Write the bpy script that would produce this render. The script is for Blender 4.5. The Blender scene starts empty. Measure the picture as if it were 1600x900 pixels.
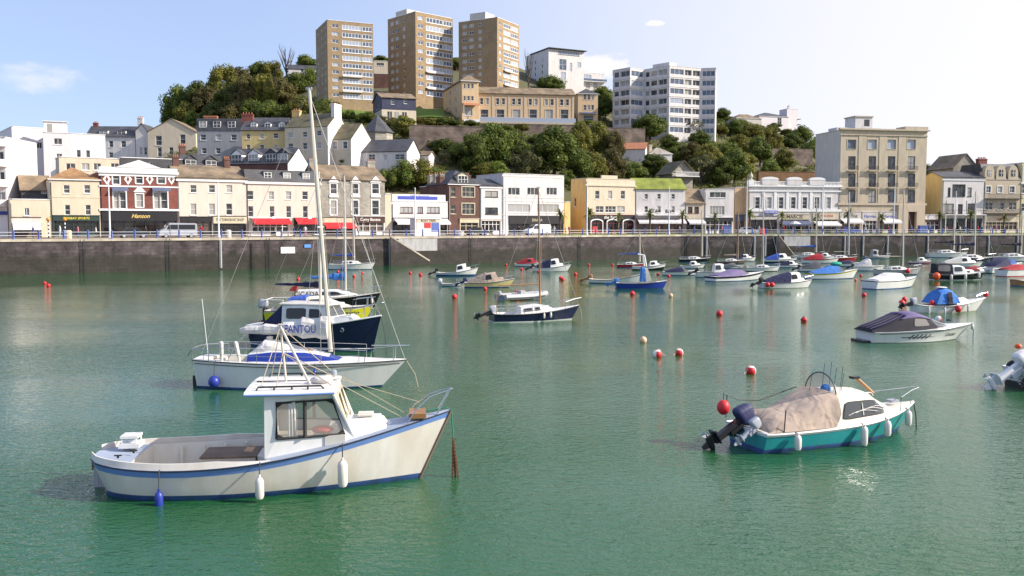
import bpy, bmesh, math, random
from mathutils import Vector, Matrix
random.seed(7)
R=math.radians; PI=math.pi
scene=bpy.context.scene; COL=scene.collection
# ------------------------------------------------ camera
FP=1400.0; PIT=R(4.0); CH=6.0
cam_d=bpy.data.cameras.new('camera'); cam=bpy.data.objects.new('camera',cam_d); COL.objects.link(cam)
cam.location=(0,0,CH); cam.rotation_euler=(R(90)-PIT,0,0)
cam_d.sensor_width=36; cam_d.lens=36*FP/1600; cam_d.clip_start=.1; cam_d.clip_end=6000
scene.camera=cam
scene.render.resolution_x=1024; scene.render.resolution_y=576
# ------------------------------------------------ light
SUN_AZ=R(97); SUN_EL=R(31)
wd=bpy.data.worlds.new('World'); scene.world=wd; wd.use_nodes=True
nt=wd.node_tree; nt.nodes.clear()
def N(t,**k):
    n=nt.nodes.new(t)
    for a,b in k.items(): setattr(n,a,b)
    return n
out=N('ShaderNodeOutputWorld'); bg=N('ShaderNodeBackground'); sky=N('ShaderNodeTexSky')
sky.sky_type='NISHITA'; sky.sun_disc=False; sky.sun_elevation=SUN_EL; sky.sun_rotation=SUN_AZ
sky.air_density=1.0; sky.dust_density=.4; sky.ozone_density=1.5
bg.inputs['Strength'].default_value=.10
tc=N('ShaderNodeTexCoord'); LK=nt.links.new
def MA(op,x,y=None,z=None):
    n=N('ShaderNodeMath',operation=op)
    for i,v in enumerate((x,y,z)):
        if v is None: continue
        if isinstance(v,(int,float)): n.inputs[i].default_value=v
        else: LK(v,n.inputs[i])
    return n.outputs[0]
# veil of thin high cloud, thick towards the sun
dot=N('ShaderNodeVectorMath',operation='DOT_PRODUCT'); dot.inputs[1].default_value=(math.sin(R(80)),math.cos(R(80)),.1)
LK(tc.outputs['Generated'],dot.inputs[0])
mr=N('ShaderNodeMapRange',interpolation_type='SMOOTHSTEP'); mr.inputs['From Min'].default_value=-.15; mr.inputs['From Max'].default_value=.72; mr.inputs['To Max'].default_value=.90
LK(dot.outputs['Value'],mr.inputs['Value'])
# a few small fair weather clouds, each at its own bearing and height above the horizon
sx=N('ShaderNodeSeparateXYZ'); LK(tc.outputs['Generated'],sx.inputs[0])
az=MA('ARCTAN2',sx.outputs[0],sx.outputs[1]); el=MA('ARCSINE',sx.outputs[2])
mp=N('ShaderNodeMapping'); mp.inputs['Scale'].default_value=(1,1,2.2); LK(tc.outputs['Generated'],mp.inputs[0])
ns=N('ShaderNodeTexNoise'); ns.inputs['Scale'].default_value=26; ns.inputs['Detail'].default_value=7; ns.inputs['Roughness'].default_value=.6; LK(mp.outputs[0],ns.inputs['Vector'])
nz=MA('MULTIPLY_ADD',ns.outputs['Fac'],2.6,-1.3); cl=None
for a0,e0,sa,se,k in ((-27.6,8.2,2.8,1.0,.5),(8.9,12.3,1.0,.28,1),(6.2,9.9,3.3,1.0,.95),(27.0,13.4,2.2,.6,.9),(25.5,12.4,1.6,.45,.8),(29.5,14.2,2.5,.9,.9),(-60,14,9,2,.7),(62,20,8,3,.8),(-100,22,14,5,.7),(130,25,16,6,.7)):
    dx=MA('MULTIPLY',MA('SUBTRACT',az,R(a0)),1/R(sa)); dy=MA('MULTIPLY',MA('SUBTRACT',el,R(e0)),1/R(se))
    q=MA('SUBTRACT',MA('ADD',nz,.75),MA('ADD',MA('MULTIPLY',dx,dx),MA('MULTIPLY',dy,dy)))
    r_=N('ShaderNodeMapRange',interpolation_type='SMOOTHSTEP'); r_.inputs['From Min'].default_value=-.25; r_.inputs['From Max'].default_value=.8; r_.inputs['To Max'].default_value=k; LK(q,r_.inputs['Value'])
    cl=r_.outputs[0] if cl is None else MA('MAXIMUM',cl,r_.outputs[0])
mx=MA('MAXIMUM',mr.outputs[0],cl)
mix=N('ShaderNodeMixRGB'); mix.inputs['Color2'].default_value=(7.6,7.4,7.9,1)
lav=N('ShaderNodeMixRGB'); lav.inputs['Fac'].default_value=.55; lav.inputs['Color2'].default_value=(4.2,5.3,8.4,1)
LK(sky.outputs[0],lav.inputs['Color1']); LK(lav.outputs[0],mix.inputs['Color1']); LK(mx,mix.inputs['Fac'])
LK(mix.outputs[0],bg.inputs['Color']); LK(bg.outputs[0],out.inputs[0])
sd=bpy.data.lights.new('sun','SUN'); so=bpy.data.objects.new('sun',sd); COL.objects.link(so)
sd.energy=5.0; sd.angle=R(.5); sd.color=(1,.92,.80)
sdir=Vector((math.sin(SUN_AZ)*math.cos(SUN_EL),math.cos(SUN_AZ)*math.cos(SUN_EL),math.sin(SUN_EL)))
so.rotation_euler=sdir.to_track_quat('Z','Y').to_euler(); so.location=(60,0,60)
vs=scene.view_settings; vs.view_transform='Standard'; vs.look='None'; vs.gamma=1; vs.use_curve_mapping=False; vs.exposure=.5
# ------------------------------------------------ pixel helpers (reference photo, 1600x900)
cp,sp=math.cos(PIT),math.sin(PIT)
def ray(px,py):
    a=(px-800)/FP; b=(450-py)/FP
    return Vector((a, cp+b*sp, -sp+b*cp))
def P(px,py,Y):
    r=ray(px,py); return Vector((0,0,CH))+r*(Y/r.y)
def Wz(px,py,z=0.0):
    r=ray(px,py); return Vector((0,0,CH))+r*((z-CH)/r.z)
HQ=4.3
QL=[(-190,31.2),(-62,108),(31,165),(79,174.6),(200,198.8)]   # quay edge
def offs(pl,d):
    o=[]
    for i,p in enumerate(pl):
        ns_=[]
        for a,b in ((i-1,i),(i,i+1)):
            if a<0 or b>=len(pl): continue
            e=Vector(pl[b])-Vector(pl[a]); e.normalize(); ns_.append(Vector((-e.y,e.x)))
        n=sum(ns_,Vector((0,0))).normalized(); k=1/max(.5,n.dot(ns_[0]))
        o.append((p[0]+n.x*d*k,p[1]+n.y*d*k))
    return o
ROW=offs(QL,20.0)
def on_line(pl,px):
    k=(px-800)/FP/1.0017
    for i in range(len(pl)-1):
        a=Vector(pl[i]); b=Vector(pl[i+1]); e=b-a
        den=e.x-k*e.y
        if abs(den)<1e-9: continue
        t=(k*a.y-a.x)/den
        if -1e-6<=t<=1+1e-6 and (a+e*t).y>0: return a+e*t,math.atan2(e.y,e.x)
    return (Vector(pl[-1]),0)
def lerp(tab,x):
    if x<=tab[0][0]: return tab[0][1]
    for (a,b),(c,d) in zip(tab,tab[1:]):
        if x<=c: return b+(d-b)*(x-a)/(c-a)
    return tab[-1][1]
RT=[(-300,335),(0,300),(100,272),(180,228),(240,208),(280,188),(330,158),(400,138),(450,124),(500,102),(600,92),(700,94),(800,102),(850,116),(900,128),(950,146),(1030,165),(1120,180),(1180,196),(1250,216),(1300,245),(1400,272),(1460,276),(1520,300),(1700,325)]
GT=[(0,0),(.065,0),(.136,.17),(.27,.30),(.59,.56),(.8,.77),(1,1),(1.5,1.02),(3,.8)]
def tz(x,y):
    if y<20: return HQ
    px=800+FP*cp*x/y
    px=max(-900,min(2500,px))
    f,_=on_line(ROW,max(-250,min(1750,px)))
    t=y-f.y
    if t<=0: return HQ-.3
    zr=6+(352-lerp(RT,px))/FP*(f.y+220)
    bump=(.9*math.sin(x*.13+1)*math.sin(y*.11)+.5*math.sin(x*.31+y*.2))*min(1,max(0,(t-14)/40))
    return HQ-.3+(zr-HQ)*lerp(GT,t/220)+bump
def hit(px,py):
    r=ray(px,py); o=Vector((0,0,CH))
    f,_=on_line(ROW,max(-250,min(1750,px))); y=f.y+10
    while y<480:
        p=o+r*(y/r.y)
        if tz(p.x,p.y)>=p.z: return Vector((p.x,p.y,tz(p.x,p.y)))
        y+=.5
    p=o+r*(400/r.y); return Vector((p.x,p.y,tz(p.x,p.y)))
# ------------------------------------------------ materials
MATS={}
def newmat(name):
    m=bpy.data.materials.new(name); m.use_nodes=True; t=m.node_tree; b=t.nodes['Principled BSDF']; return m,t,b
def nd(t,ty,**k):
    n=t.nodes.new(ty)
    for a,b in k.items(): setattr(n,a,b)
    return n
def c4(c): return (c[0],c[1],c[2],1)
def vary(c,f): return tuple(min(1,max(0,x*f)) for x in c)
def mat(name,col=(.5,.5,.5),rough=.6,kind='paint',metal=0,col2=None,scale=1.0,amt=.12,bump=.0,spec=.5,streak=True):
    if name in MATS: return name
    m,t,b=newmat(name); L=t.links.new
    b.inputs['Roughness'].default_value=rough; b.inputs['Metallic'].default_value=metal
    b.inputs['Specular IOR Level'].default_value=spec
    co=nd(t,'ShaderNodeTexCoord')
    if kind in('paint','stone','foliage','gel'):
        n1=nd(t,'ShaderNodeTexNoise'); mp=nd(t,'ShaderNodeMapping')
        mp.inputs['Scale'].default_value=(1.4*scale,1.4*scale,(.35 if streak else 1.4)*scale)
        L(co.outputs['Object'],mp.inputs[0]); L(mp.outputs[0],n1.inputs['Vector'])
        n1.inputs['Scale'].default_value=1.0; n1.inputs['Detail'].default_value=6; n1.inputs['Roughness'].default_value=.65
        rp=nd(t,'ShaderNodeMapRange'); rp.inputs['From Min'].default_value=.35; rp.inputs['From Max'].default_value=.7
        L(n1.outputs['Fac'],rp.inputs['Value'])
        mx=nd(t,'ShaderNodeMixRGB'); mx.inputs['Color1'].default_value=c4(vary(col,1+amt*.4)); mx.inputs['Color2'].default_value=c4(col2 or vary(col,1-amt*2))
        L(rp.outputs[0],mx.inputs['Fac']); L(mx.outputs[0],b.inputs['Base Color'])
        src=n1.outputs['Fac']
    elif kind in('brick','tiles','slabs'):
        bk=nd(t,'ShaderNodeTexBrick'); L(co.outputs['UV'],bk.inputs['Vector'])
        bk.inputs['Color1'].default_value=c4(vary(col,1.1)); bk.inputs['Color2'].default_value=c4(vary(col,.8)); bk.inputs['Mortar'].default_value=c4(col2 or vary(col,.6))
        bk.inputs['Scale'].default_value=1.0
        w,h={'brick':(.45,.15),'tiles':(.5,.28),'slabs':(1.4,.6)}[kind]
        bk.inputs['Brick Width'].default_value=w*scale; bk.inputs['Row Height'].default_value=h*scale; bk.inputs['Mortar Size'].default_value=.02*scale
        n1=nd(t,'ShaderNodeTexNoise'); n1.inputs['Scale'].default_value=.45; n1.inputs['Detail'].default_value=6; L(co.outputs['Object'],n1.inputs['Vector'])
        rp=nd(t,'ShaderNodeMapRange'); rp.inputs['From Min'].default_value=.3; rp.inputs['From Max'].default_value=.7; rp.inputs['To Min'].default_value=1-amt*2.5; rp.inputs['To Max'].default_value=1+amt*1.5
        L(n1.outputs['Fac'],rp.inputs['Value'])
        mx=nd(t,'ShaderNodeVectorMath',operation='SCALE'); L(bk.outputs['Color'],mx.inputs[0]); L(rp.outputs[0],mx.inputs['Scale'])
        L(mx.outputs[0],b.inputs['Base Color']); src=bk.outputs['Fac']
    else:
        b.inputs['Base Color'].default_value=c4(col); src=None
    if kind=='foliage':
        oi=nd(t,'ShaderNodeObjectInfo'); n2=nd(t,'ShaderNodeTexNoise'); n2.inputs['Scale'].default_value=3.2; n2.inputs['Detail'].default_value=3
        L(co.outputs['Object'],n2.inputs['Vector'])
        rm=nd(t,'ShaderNodeMapRange'); rm.inputs['From Min'].default_value=.35; rm.inputs['From Max'].default_value=.68; L(n2.outputs['Fac'],rm.inputs['Value'])
        m2=nd(t,'ShaderNodeMixRGB'); m2.inputs['Color1'].default_value=c4(vary(col,.75)); m2.inputs['Color2'].default_value=c4(col2 or vary(col,1.5)); L(rm.outputs[0],m2.inputs['Fac'])
        hs=nd(t,'ShaderNodeHueSaturation'); L(m2.outputs[0],hs.inputs['Color'])
        r1=nd(t,'ShaderNodeMapRange'); r1.inputs['To Min'].default_value=.75; r1.inputs['To Max'].default_value=1.35; L(oi.outputs['Random'],r1.inputs['Value']); L(r1.outputs[0],hs.inputs['Value'])
        L(hs.outputs[0],b.inputs['Base Color'])
        tr=nd(t,'ShaderNodeBsdfTranslucent'); L(hs.outputs[0],tr.inputs['Color']); ms=nd(t,'ShaderNodeMixShader'); ms.inputs[0].default_value=.35
        L(b.outputs[0],ms.inputs[1]); L(tr.outputs[0],ms.inputs[2]); L(ms.outputs[0],t.nodes['Material Output'].inputs[0])
        src=None
    if bump>=.9:
        f1=nd(t,'ShaderNodeTexNoise'); f1.inputs['Scale'].default_value=1.7; f1.inputs['Detail'].default_value=1.5; f1.inputs['Distortion'].default_value=1.4; L(co.outputs['Object'],f1.inputs['Vector'])
        bp=nd(t,'ShaderNodeBump'); bp.inputs['Strength'].default_value=.7; bp.inputs['Distance'].default_value=.12; L(f1.outputs['Fac'],bp.inputs['Height']); L(bp.outputs[0],b.inputs['Normal'])
    elif bump and src is not None:
        bp=nd(t,'ShaderNodeBump'); bp.inputs['Strength'].default_value=bump; bp.inputs['Distance'].default_value=.05 if bump<.9 else .25
        L(src,bp.inputs['Height']); L(bp.outputs[0],b.inputs['Normal'])
    MATS[name]=m; return name
def glassmat(name,dark=(.02,.025,.03),light=(.55,.52,.47),p=.3,rough=.06):
    m,t,b=newmat(name); L=t.links.new
    oi=nd(t,'ShaderNodeObjectInfo'); gt=nd(t,'ShaderNodeMath',operation='LESS_THAN'); gt.inputs[1].default_value=p; L(oi.outputs['Random'],gt.inputs[0])
    co=nd(t,'ShaderNodeTexCoord'); n1=nd(t,'ShaderNodeTexNoise'); n1.inputs['Scale'].default_value=1.1; n1.inputs['Detail'].default_value=2
    L(co.outputs['Object'],n1.inputs['Vector'])
    rp=nd(t,'ShaderNodeMapRange'); rp.inputs['From Min'].default_value=.4; rp.inputs['From Max'].default_value=.62; L(n1.outputs['Fac'],rp.inputs['Value'])
    mm=nd(t,'ShaderNodeMath',operation='MAXIMUM'); q=nd(t,'ShaderNodeMath',operation='MULTIPLY'); q.inputs[1].default_value=.22; L(rp.outputs[0],q.inputs[0])
    L(q.outputs[0],mm.inputs[0]); L(gt.outputs[0],mm.inputs[1])
    m2=nd(t,'ShaderNodeMath',operation='MULTIPLY'); m2.inputs[1].default_value=.6; L(mm.outputs[0],m2.inputs[0])
    mx=nd(t,'ShaderNodeMixRGB'); mx.inputs['Color1'].default_value=c4(dark); mx.inputs['Color2'].default_value=c4(light); L(m2.outputs[0],mx.inputs['Fac'])
    L(mx.outputs[0],b.inputs['Base Color']); b.inputs['Roughness'].default_value=rough
    MATS[name]=m
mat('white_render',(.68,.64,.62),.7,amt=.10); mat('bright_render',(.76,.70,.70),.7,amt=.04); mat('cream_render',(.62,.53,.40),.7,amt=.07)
mat('pink_render',(.65,.565,.485),.7,amt=.06); mat('yellow_render',(.62,.48,.22),.7,amt=.08); mat('pale_yellow_render',(.62,.56,.34),.7,amt=.06); mat('ochre_render',(.62,.44,.26),.7,amt=.06)
mat('orange_wall',(.72,.47,.18),.7,amt=.12)
mat('grey_render',(.30,.31,.33),.75,amt=.1); mat('pale_grey_render',(.58,.54,.49),.7,amt=.08); mat('stone_beige',(.52,.435,.32),.8,amt=.1); mat('stone_grey',(.36,.33,.28),.85,'slabs',scale=.5,amt=.12)
mat('pale_stone',(.55,.45,.33),.8,amt=.08)  # slightly paler stone for surrounds, bands and pilasters
mat('red_brick',(.25,.075,.055),.8,'brick'); mat('brown_brick',(.15,.07,.055),.8,'brick'); mat('tower_brick',(.38,.27,.155),.85,'brick',scale=1.3,amt=.06)
mat('slate',(.075,.075,.085),.6,'tiles',amt=.15); mat('brown_tiles',(.26,.19,.12),.7,'tiles',amt=.2); mat('moss_tiles',(.15,.13,.07),.75,'tiles',amt=.2); mat('orange_tiles',(.36,.2,.09),.75,'tiles',amt=.2)
mat('green_roof',(.25,.29,.045),.85,'tiles',amt=.15); mat('flat_roof',(.25,.24,.23),.9); mat('terracotta',(.42,.17,.09),.8)
mat('white_trim',(.80,.79,.78),.5,amt=.03); mat('dark_trim',(.03,.03,.035),.5); mat('black_front',(.018,.017,.02),.45); mat('green_front',(.02,.045,.04),.5); mat('red_front',(.16,.02,.03),.5); mat('brown_front',(.07,.03,.02),.5)
mat('cream_front',(.6,.53,.38),.6); mat('blue_front',(.03,.06,.28),.5); mat('navy_cladding',(.045,.05,.10),.6,'slabs',scale=.4); mat('red_awning',(.62,.02,.03),.7); mat('white_awning',(.7,.68,.68),.7); mat('gold',(.7,.52,.15),.5,'flat'); mat('sign_white',(.8,.78,.75),.5,'flat'); mat('sign_black',(.02,.02,.02),.5,'flat'); mat('sign_blue',(.05,.08,.42),.5,'flat'); mat('sign_red',(.5,.03,.03),.5,'flat'); mat('sign_yellow',(.75,.6,.03),.5,'flat')
mat('lead_blue',(.10,.12,.20),.5)
glassmat('glass_window'); glassmat('glass_curtain',p=.75,light=(.62,.60,.58)); glassmat('glass_shop',dark=(.012,.011,.012),light=(.16,.12,.09),p=.2); glassmat('glass_sky_tint',dark=(.07,.10,.15),light=(.55,.6,.7),p=.4)  # the bluish panes have a pale sky reflection painted into their colour
mat('railing_blue',(.10,.15,.42),.45); mat('railing_white',(.72,.72,.76),.45); mat('galvanised',(.5,.5,.5),.4,'flat',metal=.7)
# ------------------------------------------------ mesh builder
def tag(o,label=None,cat=None,group=None,kind=None):
    if label: o['label']=label
    if cat: o['category']=cat
    if group: o['group']=group
    if kind: o['kind']=kind
    return o
def empty(name,loc,rz=0,label=None,cat=None,group=None):
    o=bpy.data.objects.new(name,None); COL.objects.link(o); o.location=loc; o.rotation_euler=(0,0,rz); o.empty_display_size=.5
    return tag(o,label,cat,group)
class MB:
    def __init__(s): s.v=[];s.f=[];s.m=[];s.mats=[]
    def mi(s,m):
        if m not in s.mats: s.mats.append(m)
        return s.mats.index(m)
    def add(s,vs,fs,m):
        b=len(s.v); s.v+= [tuple(x) for x in vs]; k=s.mi(m)
        for f in fs: s.f.append([b+i for i in f]); s.m.append(k)
        return s
    def box(s,x0,y0,z0,x1,y1,z1,m,T=None):
        vs=[(x,y,z) for z in(z0,z1) for y in(y0,y1) for x in(x0,x1)]
        if T: vs=[T(*v) for v in vs]
        return s.add(vs,[(0,2,3,1),(4,5,7,6),(0,1,5,4),(2,6,7,3),(0,4,6,2),(1,3,7,5)],m)
    def tube(s,pts,r,m,n=6,caps=True):
        pts=[Vector(p) for p in pts]; rs=r if isinstance(r,(list,tuple)) else [r]*len(pts)
        rings=[];
        for i,p in enumerate(pts):
            d=(pts[min(i+1,len(pts)-1)]-pts[max(i-1,0)])
            if d.length<1e-9: d=Vector((0,0,1))
            d.normalize(); a=Vector((0,0,1)) if abs(d.z)<.9 else Vector((1,0,0))
            u=d.cross(a).normalized(); w=d.cross(u)
            rings.append([p+(u*math.cos(2*PI*k/n)+w*math.sin(2*PI*k/n))*rs[i] for k in range(n)])
        vs=[q for g in rings for q in g]; fs=[]
        for i in range(len(pts)-1):
            for k in range(n): fs.append((i*n+k,i*n+(k+1)%n,(i+1)*n+(k+1)%n,(i+1)*n+k))
        if caps: fs.append(tuple(range(n-1,-1,-1))); fs.append(tuple(range((len(pts)-1)*n,len(pts)*n)))
        return s.add(vs,fs,m)
    def prism(s,poly,off,m):
        n=len(poly); off=Vector(off); a=[Vector(p) for p in poly]; b=[p+off for p in a]
        fs=[tuple(range(n-1,-1,-1)),tuple(range(n,2*n))]+[(i,(i+1)%n,n+(i+1)%n,n+i) for i in range(n)]
        return s.add(a+b,fs,m)
    def lathe(s,prof,m,c=(0,0,0),n=12,axis='z',T=None):
        vs=[]
        for r,z in prof:
            for k in range(n):
                a=2*PI*k/n; x,y=r*math.cos(a),r*math.sin(a)
                p={'z':(x,y,z),'x':(z,x,y),'y':(x,z,y)}[axis]
                p=(p[0]+c[0],p[1]+c[1],p[2]+c[2]); vs.append(T(*p) if T else p)
        fs=[]
        for i in range(len(prof)-1):
            for k in range(n): fs.append((i*n+k,i*n+(k+1)%n,(i+1)*n+(k+1)%n,(i+1)*n+k))
        fs.append(tuple(range(n-1,-1,-1))); fs.append(tuple(range((len(prof)-1)*n,len(prof)*n)))
        return s.add(vs,fs,m)
    def blob(s,c,rx,ry,rz,m,n=10):
        pr=[(math.sin(PI*i/8)*1+1e-4,-math.cos(PI*i/8)) for i in range(9)]
        return s.lathe(pr,m,n=n,T=lambda x,y,z:(c[0]+x*rx,c[1]+y*ry,c[2]+z*rz))
    def mesh(s,name,smooth=False,bevel=0,fix=True):
        me=bpy.data.meshes.new(name); me.from_pydata(s.v,[],s.f)
        for k in s.mats: me.materials.append(MATS[k])
        me.polygons.foreach_set('material_index',s.m)
        if fix or bevel:
            bm=bmesh.new(); bm.from_mesh(me)
            if fix: bmesh.ops.recalc_face_normals(bm,faces=bm.faces)
            if bevel:
                es=[e for e in bm.edges if len(e.link_faces)==2 and e.calc_face_angle(0)>R(30)]
                bmesh.ops.bevel(bm,geom=es,offset=bevel,segments=2,affect='EDGES',clamp_overlap=True)
            bm.to_mesh(me); bm.free()
        uv=me.uv_layers.new(name='UVMap'); 
        for p in me.polygons:
            n=p.normal
            if abs(n.z)>.97: a=Vector((1,0,0)); b=Vector((0,1,0))
            else:
                a=Vector((-n.y,n.x,0)).normalized(); b=n.cross(a); 
                if b.z<0: b=-b
            for li in p.loop_indices:
                c=me.vertices[me.loops[li].vertex_index].co; uv.data[li].uv=(c.dot(a),c.dot(b))
        if smooth:
            me.polygons.foreach_set('use_smooth',[True]*len(me.polygons))
            try: me.set_sharp_from_angle(angle=R(40 if smooth is True else smooth))
            except Exception: pass
        me.update(); return me
    def build(s,name,parent=None,loc=(0,0,0),smooth=False,bevel=0,fix=True):
        o=bpy.data.objects.new(name,s.mesh(name,smooth,bevel,fix)); COL.objects.link(o)
        if parent: o.parent=parent
        o.location=loc; return o
def copy_tree(o,parent=None,newdata=None):
    c=o.copy(); COL.objects.link(c); c.parent=parent
    for ch in o.children: copy_tree(ch,c)
    return c
_fc={}
def text(name,s,parent,T,h,m,depth=.02,shear=0,width=None,maxw=None):
    """T maps (u,z,d) on a surface to space; text centred on u=0,z=0"""
    cu=bpy.data.curves.new(name,'FONT'); cu.body=s; cu.size=h*1.35; cu.shear=shear; cu.offset=h*.02; cu.align_x='CENTER'; cu.align_y='CENTER'; cu.resolution_u=2
    o=bpy.data.objects.new(name,cu); COL.objects.link(o)
    dg=bpy.context.evaluated_depsgraph_get(); me=bpy.data.meshes.new_from_object(o.evaluated_get(dg)); bpy.data.objects.remove(o)
    xs=[v.co.x for v in me.vertices]; w=(max(xs)-min(xs)) or 1
    k=(width/w) if width else min(1,(maxw or 1e9)/w)
    for v in me.vertices: v.co=Vector(T(v.co.x*k,v.co.y,-depth))
    me.name=name; me.materials.clear(); me.materials.append(MATS[m])
    o=bpy.data.objects.new(name,me); COL.objects.link(o); o.parent=parent
    return o
# ------------------------------------------------ the setting
def water():
    m,t,b=newmat('sea_water'); L=t.links.new
    co=nd(t,'ShaderNodeTexCoord')
    n0=nd(t,'ShaderNodeTexNoise'); n0.inputs['Scale'].default_value=.045; n0.inputs['Detail'].default_value=3; L(co.outputs['Object'],n0.inputs['Vector'])
    mx=nd(t,'ShaderNodeMixRGB'); mx.inputs['Color1'].default_value=(.013,.086,.022,1); mx.inputs['Color2'].default_value=(.019,.092,.038,1)
    r0=nd(t,'ShaderNodeMapRange'); r0.inputs['From Min'].default_value=.35; r0.inputs['From Max'].default_value=.65; L(n0.outputs['Fac'],r0.inputs['Value']); L(r0.outputs[0],mx.inputs['Fac'])
    L(mx.outputs[0],b.inputs['Base Color']); b.inputs['Roughness'].default_value=.04; b.inputs['IOR'].default_value=1.46
    def wave(sc,sx,sy,rot,det=2,dist=0):
        mp=nd(t,'ShaderNodeMapping'); mp.inputs['Scale'].default_value=(sx,sy,1); mp.inputs['Rotation'].default_value=(0,0,rot); L(co.outputs['Object'],mp.inputs[0])
        n=nd(t,'ShaderNodeTexNoise'); n.inputs['Scale'].default_value=sc; n.inputs['Detail'].default_value=det; n.inputs['Roughness'].default_value=.55; n.inputs['Distortion'].default_value=dist
        L(mp.outputs[0],n.inputs['Vector']); return n.outputs['Fac']
    a=wave(3.0,1,1.8,R(24),3,.4); c=wave(8,1,1.5,R(-18),2,.3); e=wave(.7,1,1.5,R(40),2); f=wave(17,1,1.3,R(8),1)
    # patches where a light air roughens the surface
    pt=wave(.035,1,1.6,R(20),2); pr=nd(t,'ShaderNodeMapRange'); pr.inputs['From Min'].default_value=.38; pr.inputs['From Max'].default_value=.62; pr.inputs['To Min'].default_value=.35; pr.inputs['To Max'].default_value=1.3; L(pt,pr.inputs['Value'])
    def mul(x,k):
        q=nd(t,'ShaderNodeMath',operation='MULTIPLY'); L(x,q.inputs[0]); q.inputs[1].default_value=k; return q.outputs[0]
    def add(x,y):
        q=nd(t,'ShaderNodeMath',operation='ADD'); L(x,q.inputs[0]); L(y,q.inputs[1]); return q.outputs[0]
    s=add(add(mul(a,.050),mul(c,.019)),add(mul(e,.055),mul(f,.005)))
    q0=nd(t,'ShaderNodeMath',operation='MULTIPLY'); L(s,q0.inputs[0]); L(pr.outputs[0],q0.inputs[1])
    # the inner harbour close under the wall is sheltered and calmer
    sx=nd(t,'ShaderNodeSeparateXYZ'); L(co.outputs['Object'],sx.inputs[0]); sh=nd(t,'ShaderNodeMapRange'); sh.inputs['From Min'].default_value=16; sh.inputs['From Max'].default_value=75; sh.inputs['To Min'].default_value=1.05; sh.inputs['To Max'].default_value=.42; L(sx.outputs['Y'],sh.inputs['Value'])
    q=nd(t,'ShaderNodeMath',operation='MULTIPLY'); L(q0.outputs[0],q.inputs[0]); L(sh.outputs[0],q.inputs[1])
    bp=nd(t,'ShaderNodeBump'); bp.inputs['Strength'].default_value=1; bp.inputs['Distance'].default_value=1.0; L(q.outputs[0],bp.inputs['Height']); L(bp.outputs[0],b.inputs['Normal'])
    MATS['sea_water']=m
    o=MB().add([(-260,-60,0),(300,-60,0),(300,215,0),(-260,215,0)],[(0,1,2,3)],'sea_water').build('water'); tag(o,kind='structure')
water()
def quaymats():
    m,t,b=newmat('quay_stone'); L=t.links.new; co=nd(t,'ShaderNodeTexCoord')
    bk=nd(t,'ShaderNodeTexBrick'); L(co.outputs['UV'],bk.inputs['Vector']); bk.inputs['Scale'].default_value=1; bk.inputs['Brick Width'].default_value=1.1; bk.inputs['Row Height'].default_value=.42; bk.inputs['Mortar Size'].default_value=.03
    bk.inputs['Color1'].default_value=(.070,.054,.055,1); bk.inputs['Color2'].default_value=(.040,.031,.034,1); bk.inputs['Mortar'].default_value=(.035,.03,.03,1)
    n=nd(t,'ShaderNodeTexNoise'); n.inputs['Scale'].default_value=.6; n.inputs['Detail'].default_value=9; n.inputs['Roughness'].default_value=.7; L(co.outputs['Object'],n.inputs['Vector'])
    rp=nd(t,'ShaderNodeMapRange'); rp.inputs['From Min'].default_value=.3; rp.inputs['From Max'].default_value=.75; rp.inputs['To Min'].default_value=.35; rp.inputs['To Max'].default_value=2.8; L(n.outputs['Fac'],rp.inputs['Value'])
    v=nd(t,'ShaderNodeVectorMath',operation='SCALE'); L(bk.outputs['Color'],v.inputs[0]); L(rp.outputs[0],v.inputs['Scale'])
    # weed below the tide mark
    sx=nd(t,'ShaderNodeSeparateXYZ'); L(co.outputs['Object'],sx.inputs[0]); ad=nd(t,'ShaderNodeMath',operation='MULTIPLY_ADD'); L(n.outputs['Fac'],ad.inputs[0]); ad.inputs[1].default_value=1.5; L(sx.outputs['Z'],ad.inputs[2])
    zr=nd(t,'ShaderNodeMapRange'); zr.inputs['From Min'].default_value=2.6; zr.inputs['From Max'].default_value=3.3; L(ad.outputs[0],zr.inputs['Value'])
    mx=nd(t,'ShaderNodeMixRGB'); mx.inputs['Color1'].default_value=(.028,.027,.018,1); L(v.outputs[0],mx.inputs['Color2']); 
    q=nd(t,'ShaderNodeMath',operation='MULTIPLY_ADD'); L(zr.outputs[0],q.inputs[0]); q.inputs[1].default_value=.75; q.inputs[2].default_value=.25; L(q.outputs[0],mx.inputs['Fac'])
    L(mx.outputs[0],b.inputs['Base Color']); b.inputs['Roughness'].default_value=.9
    bp=nd(t,'ShaderNodeBump'); bp.inputs['Distance'].default_value=.12; bp.inputs['Strength'].default_value=.8; L(n.outputs['Fac'],bp.inputs['Height']); L(bp.outputs[0],b.inputs['Normal'])
    MATS['quay_stone']=m
quaymats()
mat('asphalt',(.075,.072,.075),.9,amt=.1,streak=False); mat('paving',(.42,.34,.25),.85,'slabs',amt=.08); mat('coping',(.52,.45,.36),.8,'slabs',scale=.8); mat('concrete',(.45,.44,.44),.85,amt=.15); mat('marking',(.75,.74,.7),.7,'flat')
mat('grass',(.12,.17,.03),.95,amt=.25,streak=False,scale=2); mat('lawn_green',(.11,.19,.02),.95,amt=.2,streak=False)
mat('hill_ground',(.075,.085,.03),.95,col2=(.11,.085,.05),scale=.25,streak=False)
def strip(name,d0,d1,z,m,pl=QL,kind='structure'):
    a=offs(pl,d0) if d0 else pl; b=offs(pl,d1); n=len(pl); mb=MB()
    mb.add([(x,y,z) for x,y in a]+[(x,y,z) for x,y in b],[(i,i+1,n+i+1,n+i) for i in range(n-1)],m)
    return tag(mb.build(name),kind=kind)
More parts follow.
